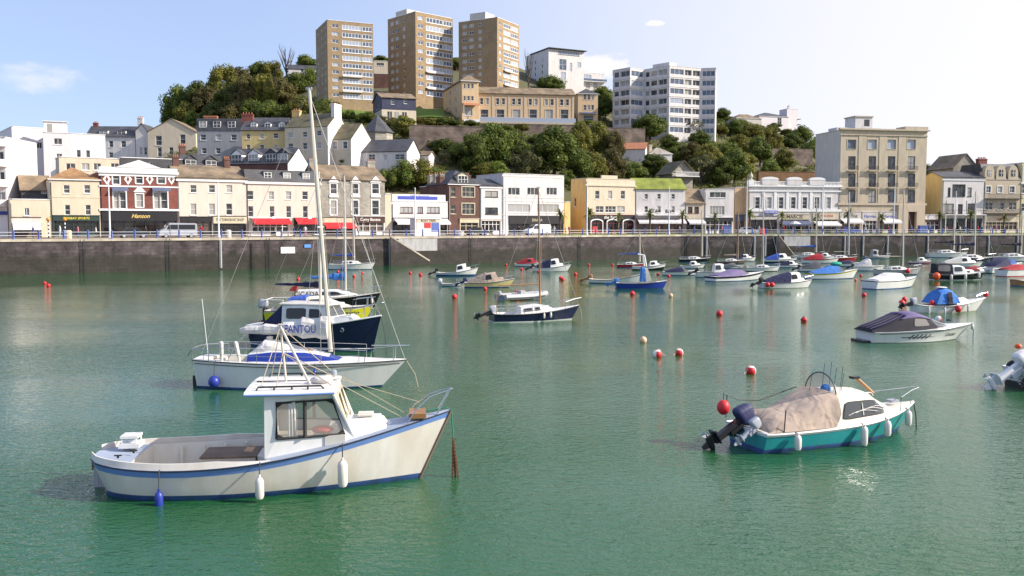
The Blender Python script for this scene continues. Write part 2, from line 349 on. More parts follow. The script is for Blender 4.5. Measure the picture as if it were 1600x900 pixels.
def quay():
    mb=MB(); n=len(QL)
    mb.add([(x,y,-1.5) for x,y in QL]+[(x,y,HQ-.3) for x,y in QL],[(i,i+1,n+i+1,n+i) for i in range(n-1)],'quay_stone')
    tag(mb.build('quay_wall'),'long dark stone quay wall with weed along the waterline','quay wall')
    a=offs(QL,-.12); b=offs(QL,.7); mb=MB()
    vs=[(x,y,HQ-.3) for x,y in a]+[(x,y,HQ) for x,y in a]+[(x,y,HQ) for x,y in b]
    mb.add(vs,[(i,i+1,n+i+1,n+i) for i in range(n-1)]+[(n+i,n+i+1,2*n+i+1,2*n+i) for i in range(n-1)]+[(n+n-1-0,)*0 or (0,n,2*n)],'coping')
    tag(mb.build('kerb_coping'),kind='structure')
    strip('promenade',.69,7.0,HQ-.004,'paving'); strip('road',6.99,15.5,HQ-.06,'asphalt'); strip('pavement',15.4,34,HQ-.002,'paving')
    mb=MB(); c0=offs(QL,11.1); c1=offs(QL,11.25)
    for i in range(n-1):
        A0=Vector(c0[i]);B0=Vector(c0[i+1]);A1=Vector(c1[i]);B1=Vector(c1[i+1]); k=int((B0-A0).length/6)
        for j in range(k):
            t0,t1=j/k,j/k+.4/k*1.2
            q=[A0.lerp(B0,t0),A0.lerp(B0,t1),A1.lerp(B1,t1),A1.lerp(B1,t0)]
            mb.add([(p.x,p.y,HQ-.055) for p in q],[(0,1,2,3)],'marking')
    tag(mb.build('road_marking'),kind='structure')
    # grass strips on the right half of the promenade
    ln=[on_line(offs(QL,2.6),x)[0] for x in (872,1058,1300,1640)]; l2=[on_line(offs(QL,6.4),x)[0] for x in (872,1058,1300,1640)]
    mb=MB(); 
    top=[(p.x,p.y,HQ+.12) for p in ln]+[(p.x,p.y,HQ+.12) for p in l2]; fr=[(p.x,p.y,HQ-.02) for p in ln]
    mb.add(top,[(i,i+1,5+i,4+i) for i in range(3)],'lawn_green'); mb.add(fr+top[:4],[(i,i+1,5+i,4+i) for i in range(3)],'lawn_green')
    tag(mb.build('lawn_strip'),kind='structure')
quay()
def terrain():
    xs=[-330+ i*5.0 for i in range(140)]; ys=[60+j*5.0 for j in range(110)]
    vs=[];
    for y in ys:
        for x in xs:
            vs.append((x,y,tz(x,y)-.02))
    nx=len(xs); fs=[]
    for j in range(len(ys)-1):
        for i in range(nx-1):
            q=[j*nx+i,j*nx+i+1,(j+1)*nx+i+1,(j+1)*nx+i]
            x,y=xs[i],ys[j]; k=on_line(ROW,max(-250,min(1750,800+FP*cp*x/y)))[0]
            if y<k.y-9: continue
            fs.append(q)
    o=MB().add(vs,fs,'hill_ground').build('hillside',smooth=True,fix=False); tag(o,kind='structure')
terrain()
def groundsheet():
    mb=MB().add([(-3000,213,-1.2),(3000,213,-1.2),(3000,4500,-1.2),(-3000,4500,-1.2)],[(0,1,2,3)],'hill_ground'); tag(mb.build('ground'),kind='structure')
groundsheet()
# railing: one long railing, a post every few metres
def railing():
    pl=offs(QL,.35); posts=[]; rails=[[],[]]
    r0=empty('quay_railing',(-62,108,HQ),0,'long quayside railing with blue posts and two pale rails along the top of the wall','railing')
    n=0; pb=MB()
    for i in range(1,len(pl)-1):
        a=Vector(pl[i]); b=Vector(pl[i+1]); L=(b-a).length; k=int(L/2.75)
        if i==1: a=a+(a-b).normalized()*12; L=(b-a).length; k=int(L/2.75)
        for j in range(k):
            p=a.lerp(b,j/k); px=800+FP*p.x/p.y
            if -20<px<1625:
                posts.append((p,(b-a).normalized()))
    proto=None
    for p,e in posts:
        loc=(p.x+62,p.y-108,0)
        if not proto:
            q=MB(); q.box(-.09,-.09,0,.09,.09,.95,'railing_blue'); q.lathe([(.16,0),(.15,.15),(.08,.2)],'railing_blue',n=8); q.lathe([(.06,.93),(.12,1.0),(.1,1.1),(.01,1.15)],'railing_blue',n=8)
            proto=q.build('post',r0,loc); 
        else:
            c=proto.copy(); COL.objects.link(c); c.parent=r0; c.location=loc
    for z in (.45,.85):
        mb=MB(); pts=[(p.x+62,p.y-108,z) for p,e in posts]; mb.tube(pts,.035,'railing_white',6); mb.build('rail',r0,smooth=True)
railing()
# ------------------------------------------------ buildings
BOX={}
class Bld:
    def __init__(s,name,label,cat,pts,zb,top,wall,group=None,down=1.2,sidemat=None):
        s.pts=[Vector((p[0],p[1])) for p in pts]; s.z=zb; s.h=top-zb; s.wall=wall; s.side=sidemat or {}
        o=s.pts[1]; s.o=o; s.root=empty(name,(o.x,o.y,zb),0,label,cat,group); s.holes={i:[] for i in range(len(pts))}; s.down=down; s.gables=[]
    def fr(s,i):
        a=s.pts[i]; b=s.pts[(i+1)%len(s.pts)]; e=(b-a); L=e.length; e=e/L; return a,e,Vector((-e.y,e.x)),L
    def T(s,i,u0=0,z0=0):
        a,e,n,L=s.fr(i); o=s.o
        return lambda u,z,d=0:(a.x-o.x+e.x*(u+u0)+n.x*d,a.y-o.y+e.y*(u+u0)+n.y*d,z+z0)
    def TX(s,i):
        t=s.T(i); return lambda x,y,z:t(x,z,y)
    def uz(s,i,px,py):
        a,e,n,L=s.fr(i); r=ray(px,py); k=(a.x*n.x+a.y*n.y)/(r.x*n.x+r.y*n.y); p=Vector((0,0,CH))+r*k
        return (p.x-a.x)*e.x+(p.y-a.y)*e.y,p.z-s.z
    def win(s,i,boxes,nx=1,nz=2,fm='white_trim',gm='glass_window',sill=True,px=True,rec=.16,fw=.07,surround=None):
        for b in boxes:
            if px: u0,z1=s.uz(i,b[0],b[1]); u1,z0=s.uz(i,b[2],b[3]); 
            else: u0,z0,u1,z1=b
            L=s.fr(i)[3]
            u0=max(.08,u0);u1=min(L-.08,u1);z1=min(z1,s.h-.1); z0=max(z0,.1)
            if u1-u0<.2 or z1-z0<.2: continue
            if any(not(u1<=h[0] or u0>=h[2] or z1<=h[1] or z0>=h[3]) for h in s.holes[i]): continue
            s.holes[i].append((u0,z0,u1,z1)); T=s.TX(i); mb=MB(); f=fw; r=rec
            mb.box(u0,r-.07,z0,u0+f,r,z1,fm,T); mb.box(u1-f,r-.07,z0,u1,r,z1,fm,T); mb.box(u0+f,r-.07,z0,u1-f,r,z0+f,fm,T); mb.box(u0+f,r-.07,z1-f,u1-f,r,z1,fm,T)
            for k in range(1,nx): x=u0+(u1-u0)*k/nx; mb.box(x-f*.45,r-.06,z0+f,x+f*.45,r,z1-f,fm,T)
            for k in range(1,nz): z=z0+(z1-z0)*k/nz; mb.box(u0+f,r-.065,z-f*.4,u1-f,r-.003,z+f*.4,fm,T)
            if sill: mb.box(u0-.08,-.09,z0-.1,u1+.08,r-.08,z0-.002,sill if isinstance(sill,str) else fm,T)
            if surround:
                q=.16; sm,=surround if isinstance(surround,tuple) else (surround,)
                mb.box(u0-q,-.06,z0-.002,u0-.001,.02,z1+q,sm,T); mb.box(u1+.001,-.06,z0-.002,u1+q,.02,z1+q,sm,T); mb.box(u0-.001,-.06,z1+.001,u1+.001,.02,z1+q,sm,T)
            w=mb.build('window',s.root)
            MB().add([T(u0+.01,r-.02,z0+.01),T(u1-.01,r-.02,z0+.01),T(u1-.01,r-.02,z1-.01),T(u0+.01,r-.02,z1-.01)],[(0,1,2,3)],gm).build('pane',w)
    def walls(s,tops=None,name='wall'):
        for mset in [None]:
            mb=MB()
            for i in range(len(s.pts)):
                a,e,n,L=s.fr(i); T=s.T(i); top=(tops or {}).get(i,s.h); m=s.side.get(i,s.wall)
                if top<=0: continue
                hs=s.holes[i]; us=sorted({0,L}|{h[0] for h in hs}|{h[2] for h in hs}); zs=sorted({-s.down,top}|{h[1] for h in hs}|{h[3] for h in hs})
                zs=[z for z in zs if z<=top]
                for zi in range(len(zs)-1):
                    zc=(zs[zi]+zs[zi+1])/2; run=None
                    def flush(u0,u1): mb.add([T(u0,zs[zi]),T(u1,zs[zi]),T(u1,zs[zi+1]),T(u0,zs[zi+1])],[(0,1,2,3)],m)
                    for ui in range(len(us)-1):
                        uc=(us[ui]+us[ui+1])/2
                        inside=any(h[0]<uc<h[2] and h[1]<zc<h[3] for h in hs)
                        if inside:
                            if run is not None: flush(run,us[ui]); run=None
                        elif run is None: run=us[ui]
                    if run is not None: flush(run,L)
                for (u0,z0,u1,z1) in hs:
                    D=.5
                    mb.add([T(u0,z0),T(u1,z0),T(u1,z1),T(u0,z1),T(u0,z0,D),T(u1,z0,D),T(u1,z1,D),T(u0,z1,D)],[(0,1,5,4),(1,2,6,5),(2,3,7,6),(3,0,4,7),(4,5,6,7)],m)
            for (vs,m) in s.gables: mb.add(vs,[tuple(range(len(vs)))],m)
            mb.build(name,s.root,fix=False)
    def band(s,i,z0,z1,proud=.1,m='white_trim',u0=None,u1=None,name='cornice',mb=None):
        L=s.fr(i)[3]; T=s.TX(i); own=mb is None; mb=mb or MB(); mb.box(-proud+.002 if u0 is None else u0,-proud,z0,L+proud-.002 if u1 is None else u1,-.002,z1,m,T)
        if own: return mb.build(name,s.root)
    def roof(s,kind,rise=2.5,m='slate',over=.25,d=None,i=1,parapet=.5,pm=None,inset=1.2,tilt=0):
        a,e,n,L=s.fr(i); T=s.T(i); D=d or s.fr((i+1)%len(s.pts))[3]; h=s.h; o=over; mb=MB()
        if kind=='flat':
            vs=[(p.x-s.o.x,p.y-s.o.y,h-parapet) for p in s.pts]; mb.add(vs,[tuple(range(len(vs)))],m)
            # parapet cap round the top
            r=mb.build('roof',s.root,fix=False)
            cb=MB(); cm=pm or 'white_trim'
            for k in range(len(s.pts)):
                TT=s.TX(k); LL=s.fr(k)[3]; cb.box(-.08,-.08,h+.003,LL+.08,.3,h+.12,cm,TT)
            cb.build('parapet_cap',s.root); return r
        th=.14
        def slab(q):
            nn=(Vector(q[1])-Vector(q[0])).cross(Vector(q[2])-Vector(q[0])).normalized()
            if nn.z<0: nn=-nn
            mb.prism(q,nn*th,m)
        if kind=='gable':
            s.rz=lambda u,v: h+rise*(1-abs(v-D/2)/(D/2)); sl=rise/(D/2)
            slab([T(-o,h-sl*o,-o),T(L+o,h-sl*o,-o),T(L+o,h+rise,D/2),T(-o,h+rise,D/2)]); slab([T(-o,h-sl*o,D+o),T(L+o,h-sl*o,D+o),T(L+o,h+rise,D/2),T(-o,h+rise,D/2)])
            for u,k in ((0,(i-1)%len(s.pts)),(L,(i+1)%len(s.pts))): MB().add([T(u,h-.01,0),T(u,h-.01,D),T(u,h+rise,D/2)],[(0,1,2)],s.side.get(k,s.wall)).build('gable_end',s.root)
        elif kind=='gablef':
            s.rz=lambda u,v: h+rise*(1-abs(u-L/2)/(L/2)); sl=rise/(L/2)
            slab([T(-o,h-sl*o,-o),T(-o,h-sl*o,D+o),T(L/2,h+rise,D+o),T(L/2,h+rise,-o)]); slab([T(L+o,h-sl*o,-o),T(L+o,h-sl*o,D+o),T(L/2,h+rise,D+o),T(L/2,h+rise,-o)])
            for v in (0,D): MB().add([T(0,h-.01,v),T(L,h-.01,v),T(L/2,h+rise,v)],[(0,1,2)],s.wall).build('gable_end',s.root)
        elif kind=='hip':
            k=min(L,D)/2*.95; s.rz=lambda u,v: h+rise*min(1,min(u,L-u,v,D-v)/k)
            c=[T(-o,h,-o),T(L+o,h,-o),T(L+o,h,D+o),T(-o,h,D+o)]
            if L>=D: t=[T(k,h+rise,D/2),T(L-k,h+rise,D/2)]; fs=[(0,1,5,4),(2,3,4,5),(3,0,4),(1,2,5)]
            else: t=[T(L/2,h+rise,k),T(L/2,h+rise,D-k)]; fs=[(0,1,4),(1,2,5,4),(2,3,5),(3,0,4,5)]
            mb.add(c+t,fs+[(0,3,2,1)],m)
            for (x0,y0,x1,y1) in ((-o,-o,L+o,-o+.06),): mb.box(x0,y0,h-.14,x1,y1,h-.003,'white_trim',s.TX(i))
        elif kind=='mansard':
            k=inset; s.rz=lambda u,v: h+rise
            c=[T(-.1,h,-.1),T(L+.1,h,-.1),T(L+.1,h,D),T(-.1,h,D),T(-.1,h+rise,k),T(L+.1,h+rise,k),T(L+.1,h+rise,D-k),T(-.1,h+rise,D-k)]
            mb.add(c,[(0,1,5,4),(1,2,6,5),(2,3,7,6),(3,0,4,7),(4,5,6,7)],m)
        r=mb.build('roof',s.root,fix=False); s.rf=r; s.ri=i; return r
    def chimney(s,u,v,w=.9,d=.7,h=2.2,m='brown_brick',pots=3,z0=None,i=1):
        T=s.TX(i); z=s.h if z0 is None else z0; top=(s.rz(u,v) if hasattr(s,'rz') and z0 is None else z)+h
        mb=MB(); mb.box(u-w/2,v-d/2,z,u+w/2,v+d/2,top,m,T); mb.box(u-w/2-.07,v-d/2-.07,top-.3,u+w/2+.07,v+d/2+.07,top-.12,m,T)
        par=getattr(s,'rf',None) or s.root
        c=mb.build('chimney',par)
        pb=MB()
        for k in range(pots):
            x=u-w/2+w*(k+.5)/pots; pb.lathe([(.12,top-.01),(.1,top+.35),(.13,top+.4)],'terracotta',n=8,T=lambda a,b,cz,x=x:T(a+x,b+v,cz))
        if pots: pb.build('chimney_pot',c) if par is s.root else tag(pb.build('chimney_pot',s.rf))
    def dormer(s,u,z,w,h,d=1.6,v=.4,wm='white_trim',rm='slate',gable=True,nx=2,i=1,rise=.5):
        T=s.TX(i); mb=MB(); mb.box(u-w/2,v,z,u+w/2,v+d,z+h,wm,T)
        if gable:
            q=lambda a,b,c:T(a,b,c)
            for sg in(-1,1): mb.prism([q(u+sg*(w/2+.15),v-.15,z+h-.05),q(u,v-.15,z+h+rise),q(u,v+d,z+h+rise),q(u+sg*(w/2+.15),v+d,z+h-.05)],(0,0,.1),rm)
            mb.add([q(u-w/2,v-.001,z+h),q(u+w/2,v-.001,z+h),q(u,v-.001,z+h+rise)],[(0,1,2)],wm)
        else: mb.box(u-w/2-.12,v-.12,z+h+.002,u+w/2+.12,v+d,z+h+.12,rm,T)
        o=mb.build('dormer',s.root); wb=MB(); f=.08
        wb.box(u-w/2+f,v-.02,z+.15,u+w/2-f,v-.004,z+h-.1,'glass_window',T)
        for k in range(nx+1): x=u-w/2+f+(w-2*f)*k/nx; wb.box(x-.035,v-.06,z+.15,x+.035,v-.021,z+h-.1,'white_trim',T)
        for zz in (z+.15,z+h/2,z+h-.1): wb.box(u-w/2+f,v-.055,zz-.03,u+w/2-f,v-.022,zz+.03,'white_trim',T)
        wb.build('window',o)
    def shop(s,x0,x1,yt,yb,front='black_front',txt=None,tm='sign_white',awn=None,bays=4,i=1,fascia=None,th=.45,proud=.18,door=1,aw_y=None,shear=0,glass='glass_shop',bar=None):
        u0,z1=s.uz(i,x0,yt); u1,_=s.uz(i,x1,yt); _,zf=s.uz(i,x0,yb); L=s.fr(i)[3]; u0=max(.12,u0); u1=min(L-.12,u1); T=s.TX(i)
        z1=min(z1,s.h-.3); zg=max(2.0,min(zf,z1-.3)); bar=bar or front
        s.holes[i].append((u0+.15,.05,u1-.15,zg)); mb=MB()
        mb.box(u0,-proud,zg+.002,u1,-.003,z1,fascia or front,T); mb.box(u0-.05,-proud-.08,z1+.002,u1+.05,-.003,z1+.1,bar,T)
        mb.box(u0,-proud*.6,.0,u0+.15,-.003,zg,bar,T); mb.box(u1-.15,-proud*.6,0,u1,-.003,zg,bar,T)
        a=u0+.15; b=u1-.15; 
        for k in range(bays+1): x=a+(b-a)*k/bays; x=min(max(x,a+.05),b-.05); mb.box(x-.05,.08,.05,x+.05,.3,zg-.002,bar,T)
        mb.box(a,.1,zg*.72,b,.28,zg*.72+.08,bar,T)
        dk=bays//2 if door else -1
        for k in range(bays):
            if k!=dk: mb.box(a+(b-a)*k/bays+.06,.06,.05,a+(b-a)*(k+1)/bays-.06,.3,.6,bar,T)
        o=mb.build('shopfront',s.root)
        MB().add([T(a,.2,.05),T(b,.2,.05),T(b,.2,zg),T(a,.2,zg)],[(0,1,2,3)],glass).build('shop_window',o)
        if txt:
            tu=(u0+u1)/2; tzz=(z1+zg)/2; t=s.T(i)
            text('sign_lettering',txt,o,lambda x,y,z:t(tu+x,tzz+y,-proud+z),min(th,(z1-zg)*.75),tm,.015,shear,maxw=(u1-u0)*.86)
        if awn:
            mb=MB(); q=zg+.05 if aw_y is None else s.uz(i,x0,aw_y)[1]; q=min(q,z1)
            mb.prism([T(u0+.1,-proud-.02,q),T(u1-.1,-proud-.02,q),T(u1-.1,-proud-1.5,q-.75),T(u0+.1,-proud-1.5,q-.75)],(0,0,.04),awn); mb.box(u0+.1,-proud-1.52,q-1.0,u1-.1,-proud-1.48,q-.72,awn,T)
            mb.build('awning',s.root)
        return o
_n=[0]
def rowb(name,label,px0,px1,pt,d,wall,cat='building',side=None,setb=0,group=None):
    pl=offs(QL,20+setb); A,yaw=on_line(pl,px0+.15); B,_=on_line(pl,px1-.15); e=(B-A).normalized(); n=Vector((-e.y,e.x))
    r=P((px0+px1)/2,pt,((A+B)/2).y)
    b=Bld(name,label,cat,[A+n*d,A,B,B+n*d],HQ,r.z,wall,group,.4,side)
    if (B-A).length>4 and setb==0:
        T=b.TX(1); mb=MB(); mb.tube([T(.16,-.07,.1),T(.16,-.07,b.h-.5)],.05,'galvanised' if px0%2 else 'dark_trim',6); mb.build('drainpipe',b.root)
    return b
def hillb(name,label,px0,px1,pb,pt,yaw,wall,d=8,pxl=None,cat='house',side=None,group=None,Y=None,down=3,flat_top_px=None):
    A=hit(px0,pb) if Y is None else P(px0,pb,Y); A2=Vector((A.x,A.y)); e=Vector((math.cos(R(yaw)),math.sin(R(yaw)))); n=Vector((-e.y,e.x))
    K=lambda q:ray(q,pb).x/ray(q,pb).y
    k=K(px1)
    t=(k*A2.y-A2.x)/(e.x-k*e.y); B=A2+e*t
    if pxl is not None:
        k=K(pxl); q=(k*A2.y-A2.x)/(n.x-k*n.y); d=abs(q)
    zt=P(px0,pt,A2.y).z
    return Bld(name,label,cat,[A2+n*d,A2,B,B+n*d],A.z,zt,wall,group,down,side)
# ------------------------------------------------ waterfront row, left to right
def cols(xs,w,y0,y1): return [(x,y0,x+w,y1) for x in xs]
# white hotel, left edge of the frame
b=hillb('hotel','tall sunlit white hotel with rounded balconies at the left edge',-60,13,368,214,5,'bright_render',d=10.5,Y=130,cat='hotel')
for k in range(5):
    z0=4.2+k*2.9
    if z0+1<b.h:
        T=b.TX(1); L=b.fr(1)[3]
        for uu in (L-1.1,L-6):
            mb=MB(); mb.lathe([(1.35,z0-.1),(1.4,z0),(1.4,z0+.95),(1.3,z0+.95),(1.3,z0+.1),(.05,z0+.1)],'bright_render',n=20,T=lambda x,y,z,uu=uu:T(uu+x,y-.2,z)); mb.build('balcony',b.root,smooth=True)
            b.win(1,[(uu-1.0,z0+.1,uu+.9,z0+2.1)],3,1,px=False,sill=False,gm='glass_window')
b.walls(); b.roof('flat',m='flat_roof'); 
b.band(1,3.0,3.5,.25,'blue_front',name='fascia')
b=hillb('hotel','stepped upper wing of the white hotel with a flat top on the left',22,76,300,198,38,'bright_render',d=20,Y=172,cat='hotel'); b.win(1,[(57,222,66,232)],2,1); b.walls(); b.roof('flat',m='flat_roof')
b=hillb('apartment_building','big sunlit white block with a roof turret above the cream shop',72,116,345,207,24,'bright_render',d=12,Y=168,cat='apartment block')
b.win(1,[(84,216,97,226),(88,240,97,246)],2,1); b.pts[3]=b.pts[2]+Vector((6,7)); b.pts.insert(3,b.pts[2]+Vector((5.0,3.0))); b.holes[4]=[]
b.pts[4]=b.pts[3]+Vector((-5,9)); b.win(2,[(.8,b.h-6,1.5,b.h-3),(2.4,b.h-6,3.1,b.h-3)],1,2,px=False)
b.walls(); b.roof('flat',m='flat_roof')
T=b.TX(1); mb=MB(); mb.box(.1,1.5,b.h-.3,3.9,5,b.h+2.2,'bright_render',T); mb.box(-.1,1.3,b.h+2.201,4.1,5.2,b.h+2.35,'white_trim',T); mb.box(.7,1.46,b.h+.3,1.5,1.499,b.h+1.8,'glass_window',T); mb.build('roof_turret',b.root)
mb=MB(); mb.box(2.9,-1.1,b.h-8.3,5.0,-.003,b.h-6.0,'bright_render',T); mb.build('balcony',b.root)
# small brown roofed house
b=rowb('shop_building','low cream shop with lilac awning below a brown roofed cottage',17,80,312,9,'cream_render',cat='shop')
b.win(1,[(38,325,46,337)],2,1); b.shop(14,64,340,349,'brown_front',None,awn='white_awning',bays=4,fascia='pale_grey_render'); b.walls(); b.roof('flat',m='flat_roof')
b=rowb('cottage','small dark cottage with pale brown roof behind the lilac awning shop',36,80,297,7,'slate',cat='cottage',setb=4.5)
b.win(1,[(64,294,76,303)],3,1,sill=False); b.walls(); b.roof('gable',2.2,'brown_tiles')
b=rowb('shop_building','two storey cream house with hipped brown roof above the dark green shop',80,158,280,10,'cream_render',cat='shop')
b.win(1,[(99,289,109,302),(131,289,141,302),(101,320,110,336),(133,320,142,336)]); b.shop(82,157,337,345,'green_front','TORBAY SPORTS','sign_yellow',bays=7,th=.34,bar='green_front'); b.band(1,3.9+1.8,5.8,.05,'cream_render'); b.walls(); b.roof('hip',1.9,'orange_tiles')
# red brick
b=rowb('brick_building','red brick building with white cornice, diamond panels and dark bar front',158,279,270,10,'red_brick',cat='bar')
b.win(1,[(176,271,187,288),(212,271,223,287),(246,271,258,287)],1,2,surround='white_trim')
L=b.fr(1)[3]
u,z=b.uz(1,158,262); T=b.TX(1)
zt=b.h; mb=MB(); mb.box(-.25,-.35,zt-.12,L+.25,.3,zt+.18,'white_trim',T); mb.box(-.1,-.12,zt-.55,L+.1,-.003,zt-.121,'white_trim',T)
mb.box(-.05,-.1,zt+.181,L+.05,.25,zt+.75,'white_trim',T)
um=L/2; mb.prism([b.T(1)(um-3.2,zt+.751,-.2),b.T(1)(um+3.2,zt+.751,-.2),b.T(1)(um,zt+1.9,-.2)],tuple(Vector(b.T(1)(0,0,.3))-Vector(b.T(1)(0,0,0))),'white_trim')
mb.build('cornice',b.root)
for px_ in (167,200,234,268):
    u,z=b.uz(1,px_,280); mb=MB(); t=b.T(1); mb.prism([t(u-.55,z,-.03),t(u,z-.85,-.03),t(u+.55,z,-.03),t(u,z+.85,-.03)],tuple(Vector(t(0,0,.02))-Vector(t(0,0,0))),'white_trim'); mb.prism([t(u-.22,z,-.06),t(u,z-.4,-.06),t(u+.22,z,-.06),t(u,z+.4,-.06)],tuple(Vector(t(0,0,.029))-Vector(t(0,0,0))),'red_brick'); mb.build('diamond_panel',b.root)
b.win(1,[(177,300,186,326),(187,300,197,326),(212,303,224,324),(240,300,250,326),(251,300,262,326)],1,2,surround='white_trim')
for a,c in ((174,200),(237,266)):
    u0,z1=b.uz(1,a,292.5);u1,z0=b.uz(1,c,299); mb=MB(); mb.prism([T(u0,-.003,z1),T(u1,-.003,z1),T(u1,-.8,z0),T(u0,-.8,z0)],(0,0,.06),'lead_blue'); mb.build('window_hood',b.root)
u0,z1=b.uz(1,208,300); u1,_=b.uz(1,228,300); t=b.T(1); mb=MB(); mb.prism([t(u0,z1,-.12),t(u1,z1,-.12),t((u0+u1)/2,z1+1.0,-.12)],tuple(Vector(t(0,0,.1))-Vector(t(0,0,0))),'white_trim'); mb.build('pediment',b.root)
_,z=b.uz(1,160,290.5); b.band(1,z-.1,z+.12,.12); _,z=b.uz(1,160,327.5); b.band(1,z-.15,z+.15,.15)
b.shop(159,278,330,345,'black_front','Hanson','gold',bays=7,th=.62,shear=.35,glass='glass_shop'); b.walls(); b.roof('flat',m='flat_roof')
# long pale block
b=rowb('terrace_building','long pale pink block with brown roof and cream signboard of the boat shop',279,386,278,10,'pink_render',cat='shops')
b.win(1,cols((297,326,353),10,289,301)+cols((297,326,353),10,318,336)); _,z=b.uz(1,279,280); b.band(1,z-.25,z+.05,.22)
b.shop(281,331,339,346,'black_front',None,bays=4,bar='dark_trim'); b.shop(333,384,338,352,'cream_front','THE TURN BOAT SHOP','sign_black',bays=3,th=.45,bar='dark_trim'); b.walls(); b.roof('gable',2.1,'brown_tiles')
for k in (.3,8.2): b.chimney(k+.4,4.5,.9,.8,1.5)
b=rowb('terrace_building','pale pink block with slate mansard, three roof windows and two red awnings',386,501,284,10,'pink_render',cat='shops')
b.win(1,[(386.5,298,396,312)]+cols((419,446,472),9,299,312)+[(387.5,322,396,339)]+cols((421,447,473),8,322,340)); _,z=b.uz(1,390,284); b.band(1,z-.3,z+.0,.25)
b.shop(392,452,341,350,'cream_front',None,awn='red_awning',bays=6,aw_y=341,bar='white_trim'); b.shop(459,499,341,350,'dark_trim',None,awn='red_awning',bays=4,aw_y=341)
b.walls(); b.roof('mansard',1.9,'slate',inset=.9)
for px_ in (419,449,479): u,z=b.uz(1,px_,277); b.dormer(u,b.h+.4,1.25,1.15,v=.25,gable=False)
t=b.T(1); 
for px_ in (423,479):
    u,_=b.uz(1,px_,348); o=MB(); o.lathe([(.35,-.02),(.35,.02)],'sign_white',n=12,axis='y',T=lambda x,y,z,u=u:b.TX(1)(u+x,-1.72+y,2.95+z*.6)); o.build('awning_emblem',b.root)
# stone terrace
b=rowb('terrace_building','grey stone terrace with white bay windows and brown tiled roof above the curry house',501,602,281,10,'stone_grey',cat='shops')
bays=[(515,527),(549,561),(580,593)]
for a,c in bays:
    b.win(1,[(a+1,287,c-1,303),(a+1,313,c-1,336)],1,2,fm='white_trim',surround='white_trim',rec=.1)
    u0,z1=b.uz(1,a-1,285); u1,_=b.uz(1,c+1,285); t=b.T(1); mb=MB(); mb.prism([t(u0-.2,z1,-.2),t(u1+.2,z1,-.2),t((u0+u1)/2,z1+1.1,-.2)],tuple(Vector(t(0,0,.19))-Vector(t(0,0,0))),'white_trim')
    zz=b.uz(1,a,305)[1]; mb.box(u0,-.15,zz-.35,u1,-.003,zz+.1,'white_trim',b.TX(1)); mb.build('bay_window',b.root)
b.shop(503,552,340,350,'cream_front',None,awn='red_awning',bays=4,aw_y=348,bar='brown_front'); b.shop(555,601,338,348,'brown_front','Curry Banana','sign_white',bays=4,th=.5,bar='white_trim')
b.walls(); b.roof('gable',2.6,'brown_tiles'); b.chimney(.5,5,1.4,.9,1.0,'stone_grey',4); b.chimney(b.fr(1)[3]-.5,5,1.4,.9,1.0,'stone_grey',4)
b=rowb('shop_building','narrow blank cream house beside the stone terrace',602,612,303,8,'cream_render',cat='house'); b.walls(); b.roof('flat',m='flat_roof')
b=rowb('shop_building','low white shop with a blue stripe board on its roof',612,700,315,9,'white_render',cat='shop')
b.win(1,[(625,323,645,333),(652,323,661,333),(667,323,687,333)],3,1,gm='glass_curtain',fm='brown_front'); b.shop(614,699,341,346,'white_awning',None,bays=6,awn='white_awning',aw_y=342,bar='dark_trim')
u0,z1=b.uz(1,614,303); u1,z0=b.uz(1,697,314); mb=MB(); T=b.TX(1); mb.box(u0,.25,b.h-.3,u1,.5,z1,'sign_white',T); o=mb.build('roof_board',b.root); mb=MB(); mb.box(u0+1,.2,z0+.15,u1-1.6,.249,z0+.75,'sign_blue',T); mb.build('painted_stripe',o)
text('sign_lettering','TORBAY SEA FOODS',o,lambda x,y,z:b.T(1)((u0+u1)/2+x,z1-.28+y,.25+z),.3,'sign_blue'); text('sign_lettering','16',o,lambda x,y,z:b.T(1)(u1-.8+x,z0+.45+y,.25+z),.4,'sign_blue'); b.walls(); b.roof('flat',m='flat_roof')
# brown brick
b=rowb('brick_house','narrow brown brick house with cream bay windows and a tall roof dormer',701,749,288,9,'brown_brick',cat='house')
b.win(1,[(722,292,741,308),(722,318,741,335)],3,2,fm='cream_front',surround='cream_front'); b.win(1,[(704,292,712,308),(704,320,712,334)],1,2,fm='cream_front'); b.shop(718,748,342,348,'cream_front',None,bays=3,door=0,bar='cream_front'); b.walls(); b.roof('hip',2.7,'slate')
u,z=b.uz(1,724,285); b.dormer(u,b.h+.15,2.1,1.5,gable=True,nx=3,wm='cream_front',v=.2)
b.chimney(.35,4,.9,1.6,1.2,'brown_brick',2); b.chimney(b.fr(1)[3]-.4,4,1.0,1.2,1.6,'brown_brick',3)
b=rowb('party_wall','tall dark brick gable with chimney stacks left of the brown brick house',690,700.6,290,9,'brown_brick',cat='wall',setb=3); b.walls(); b.roof('flat',m='flat_roof'); 
for k in (1.2,3.2,5.5): b.chimney(.55,k,.9,1.1,2.7,'stone_grey',2,z0=b.h-.5)
b=rowb('shop_building','narrow white house with two wide windows right of the brown brick house',750,784,290,9,'white_render',cat='shop')
b.win(1,[(758,298,778,308),(758,324,778,335)],2,1,fm='dark_trim',gm='glass_window'); b.shop(751,783,342,345,'pale_grey_render',None,bays=5,bar='white_trim'); _,z=b.uz(1,750,292); b.band(1,z-.2,z,.15); b.walls(); b.roof('gable',1.3,'slate')
b=rowb('art_deco_building','flat roofed off-white three storey block with wide windows and dark restaurant front',785,881,273,10,'white_render',cat='building')
b.win(1,[(794,293,812,305),(824,293,841,305),(854,293,870,305)],3,1); b.win(1,[(793,319,828,332)],3,1,gm='glass_curtain'); b.win(1,[(839,319,873,332)],4,1); 
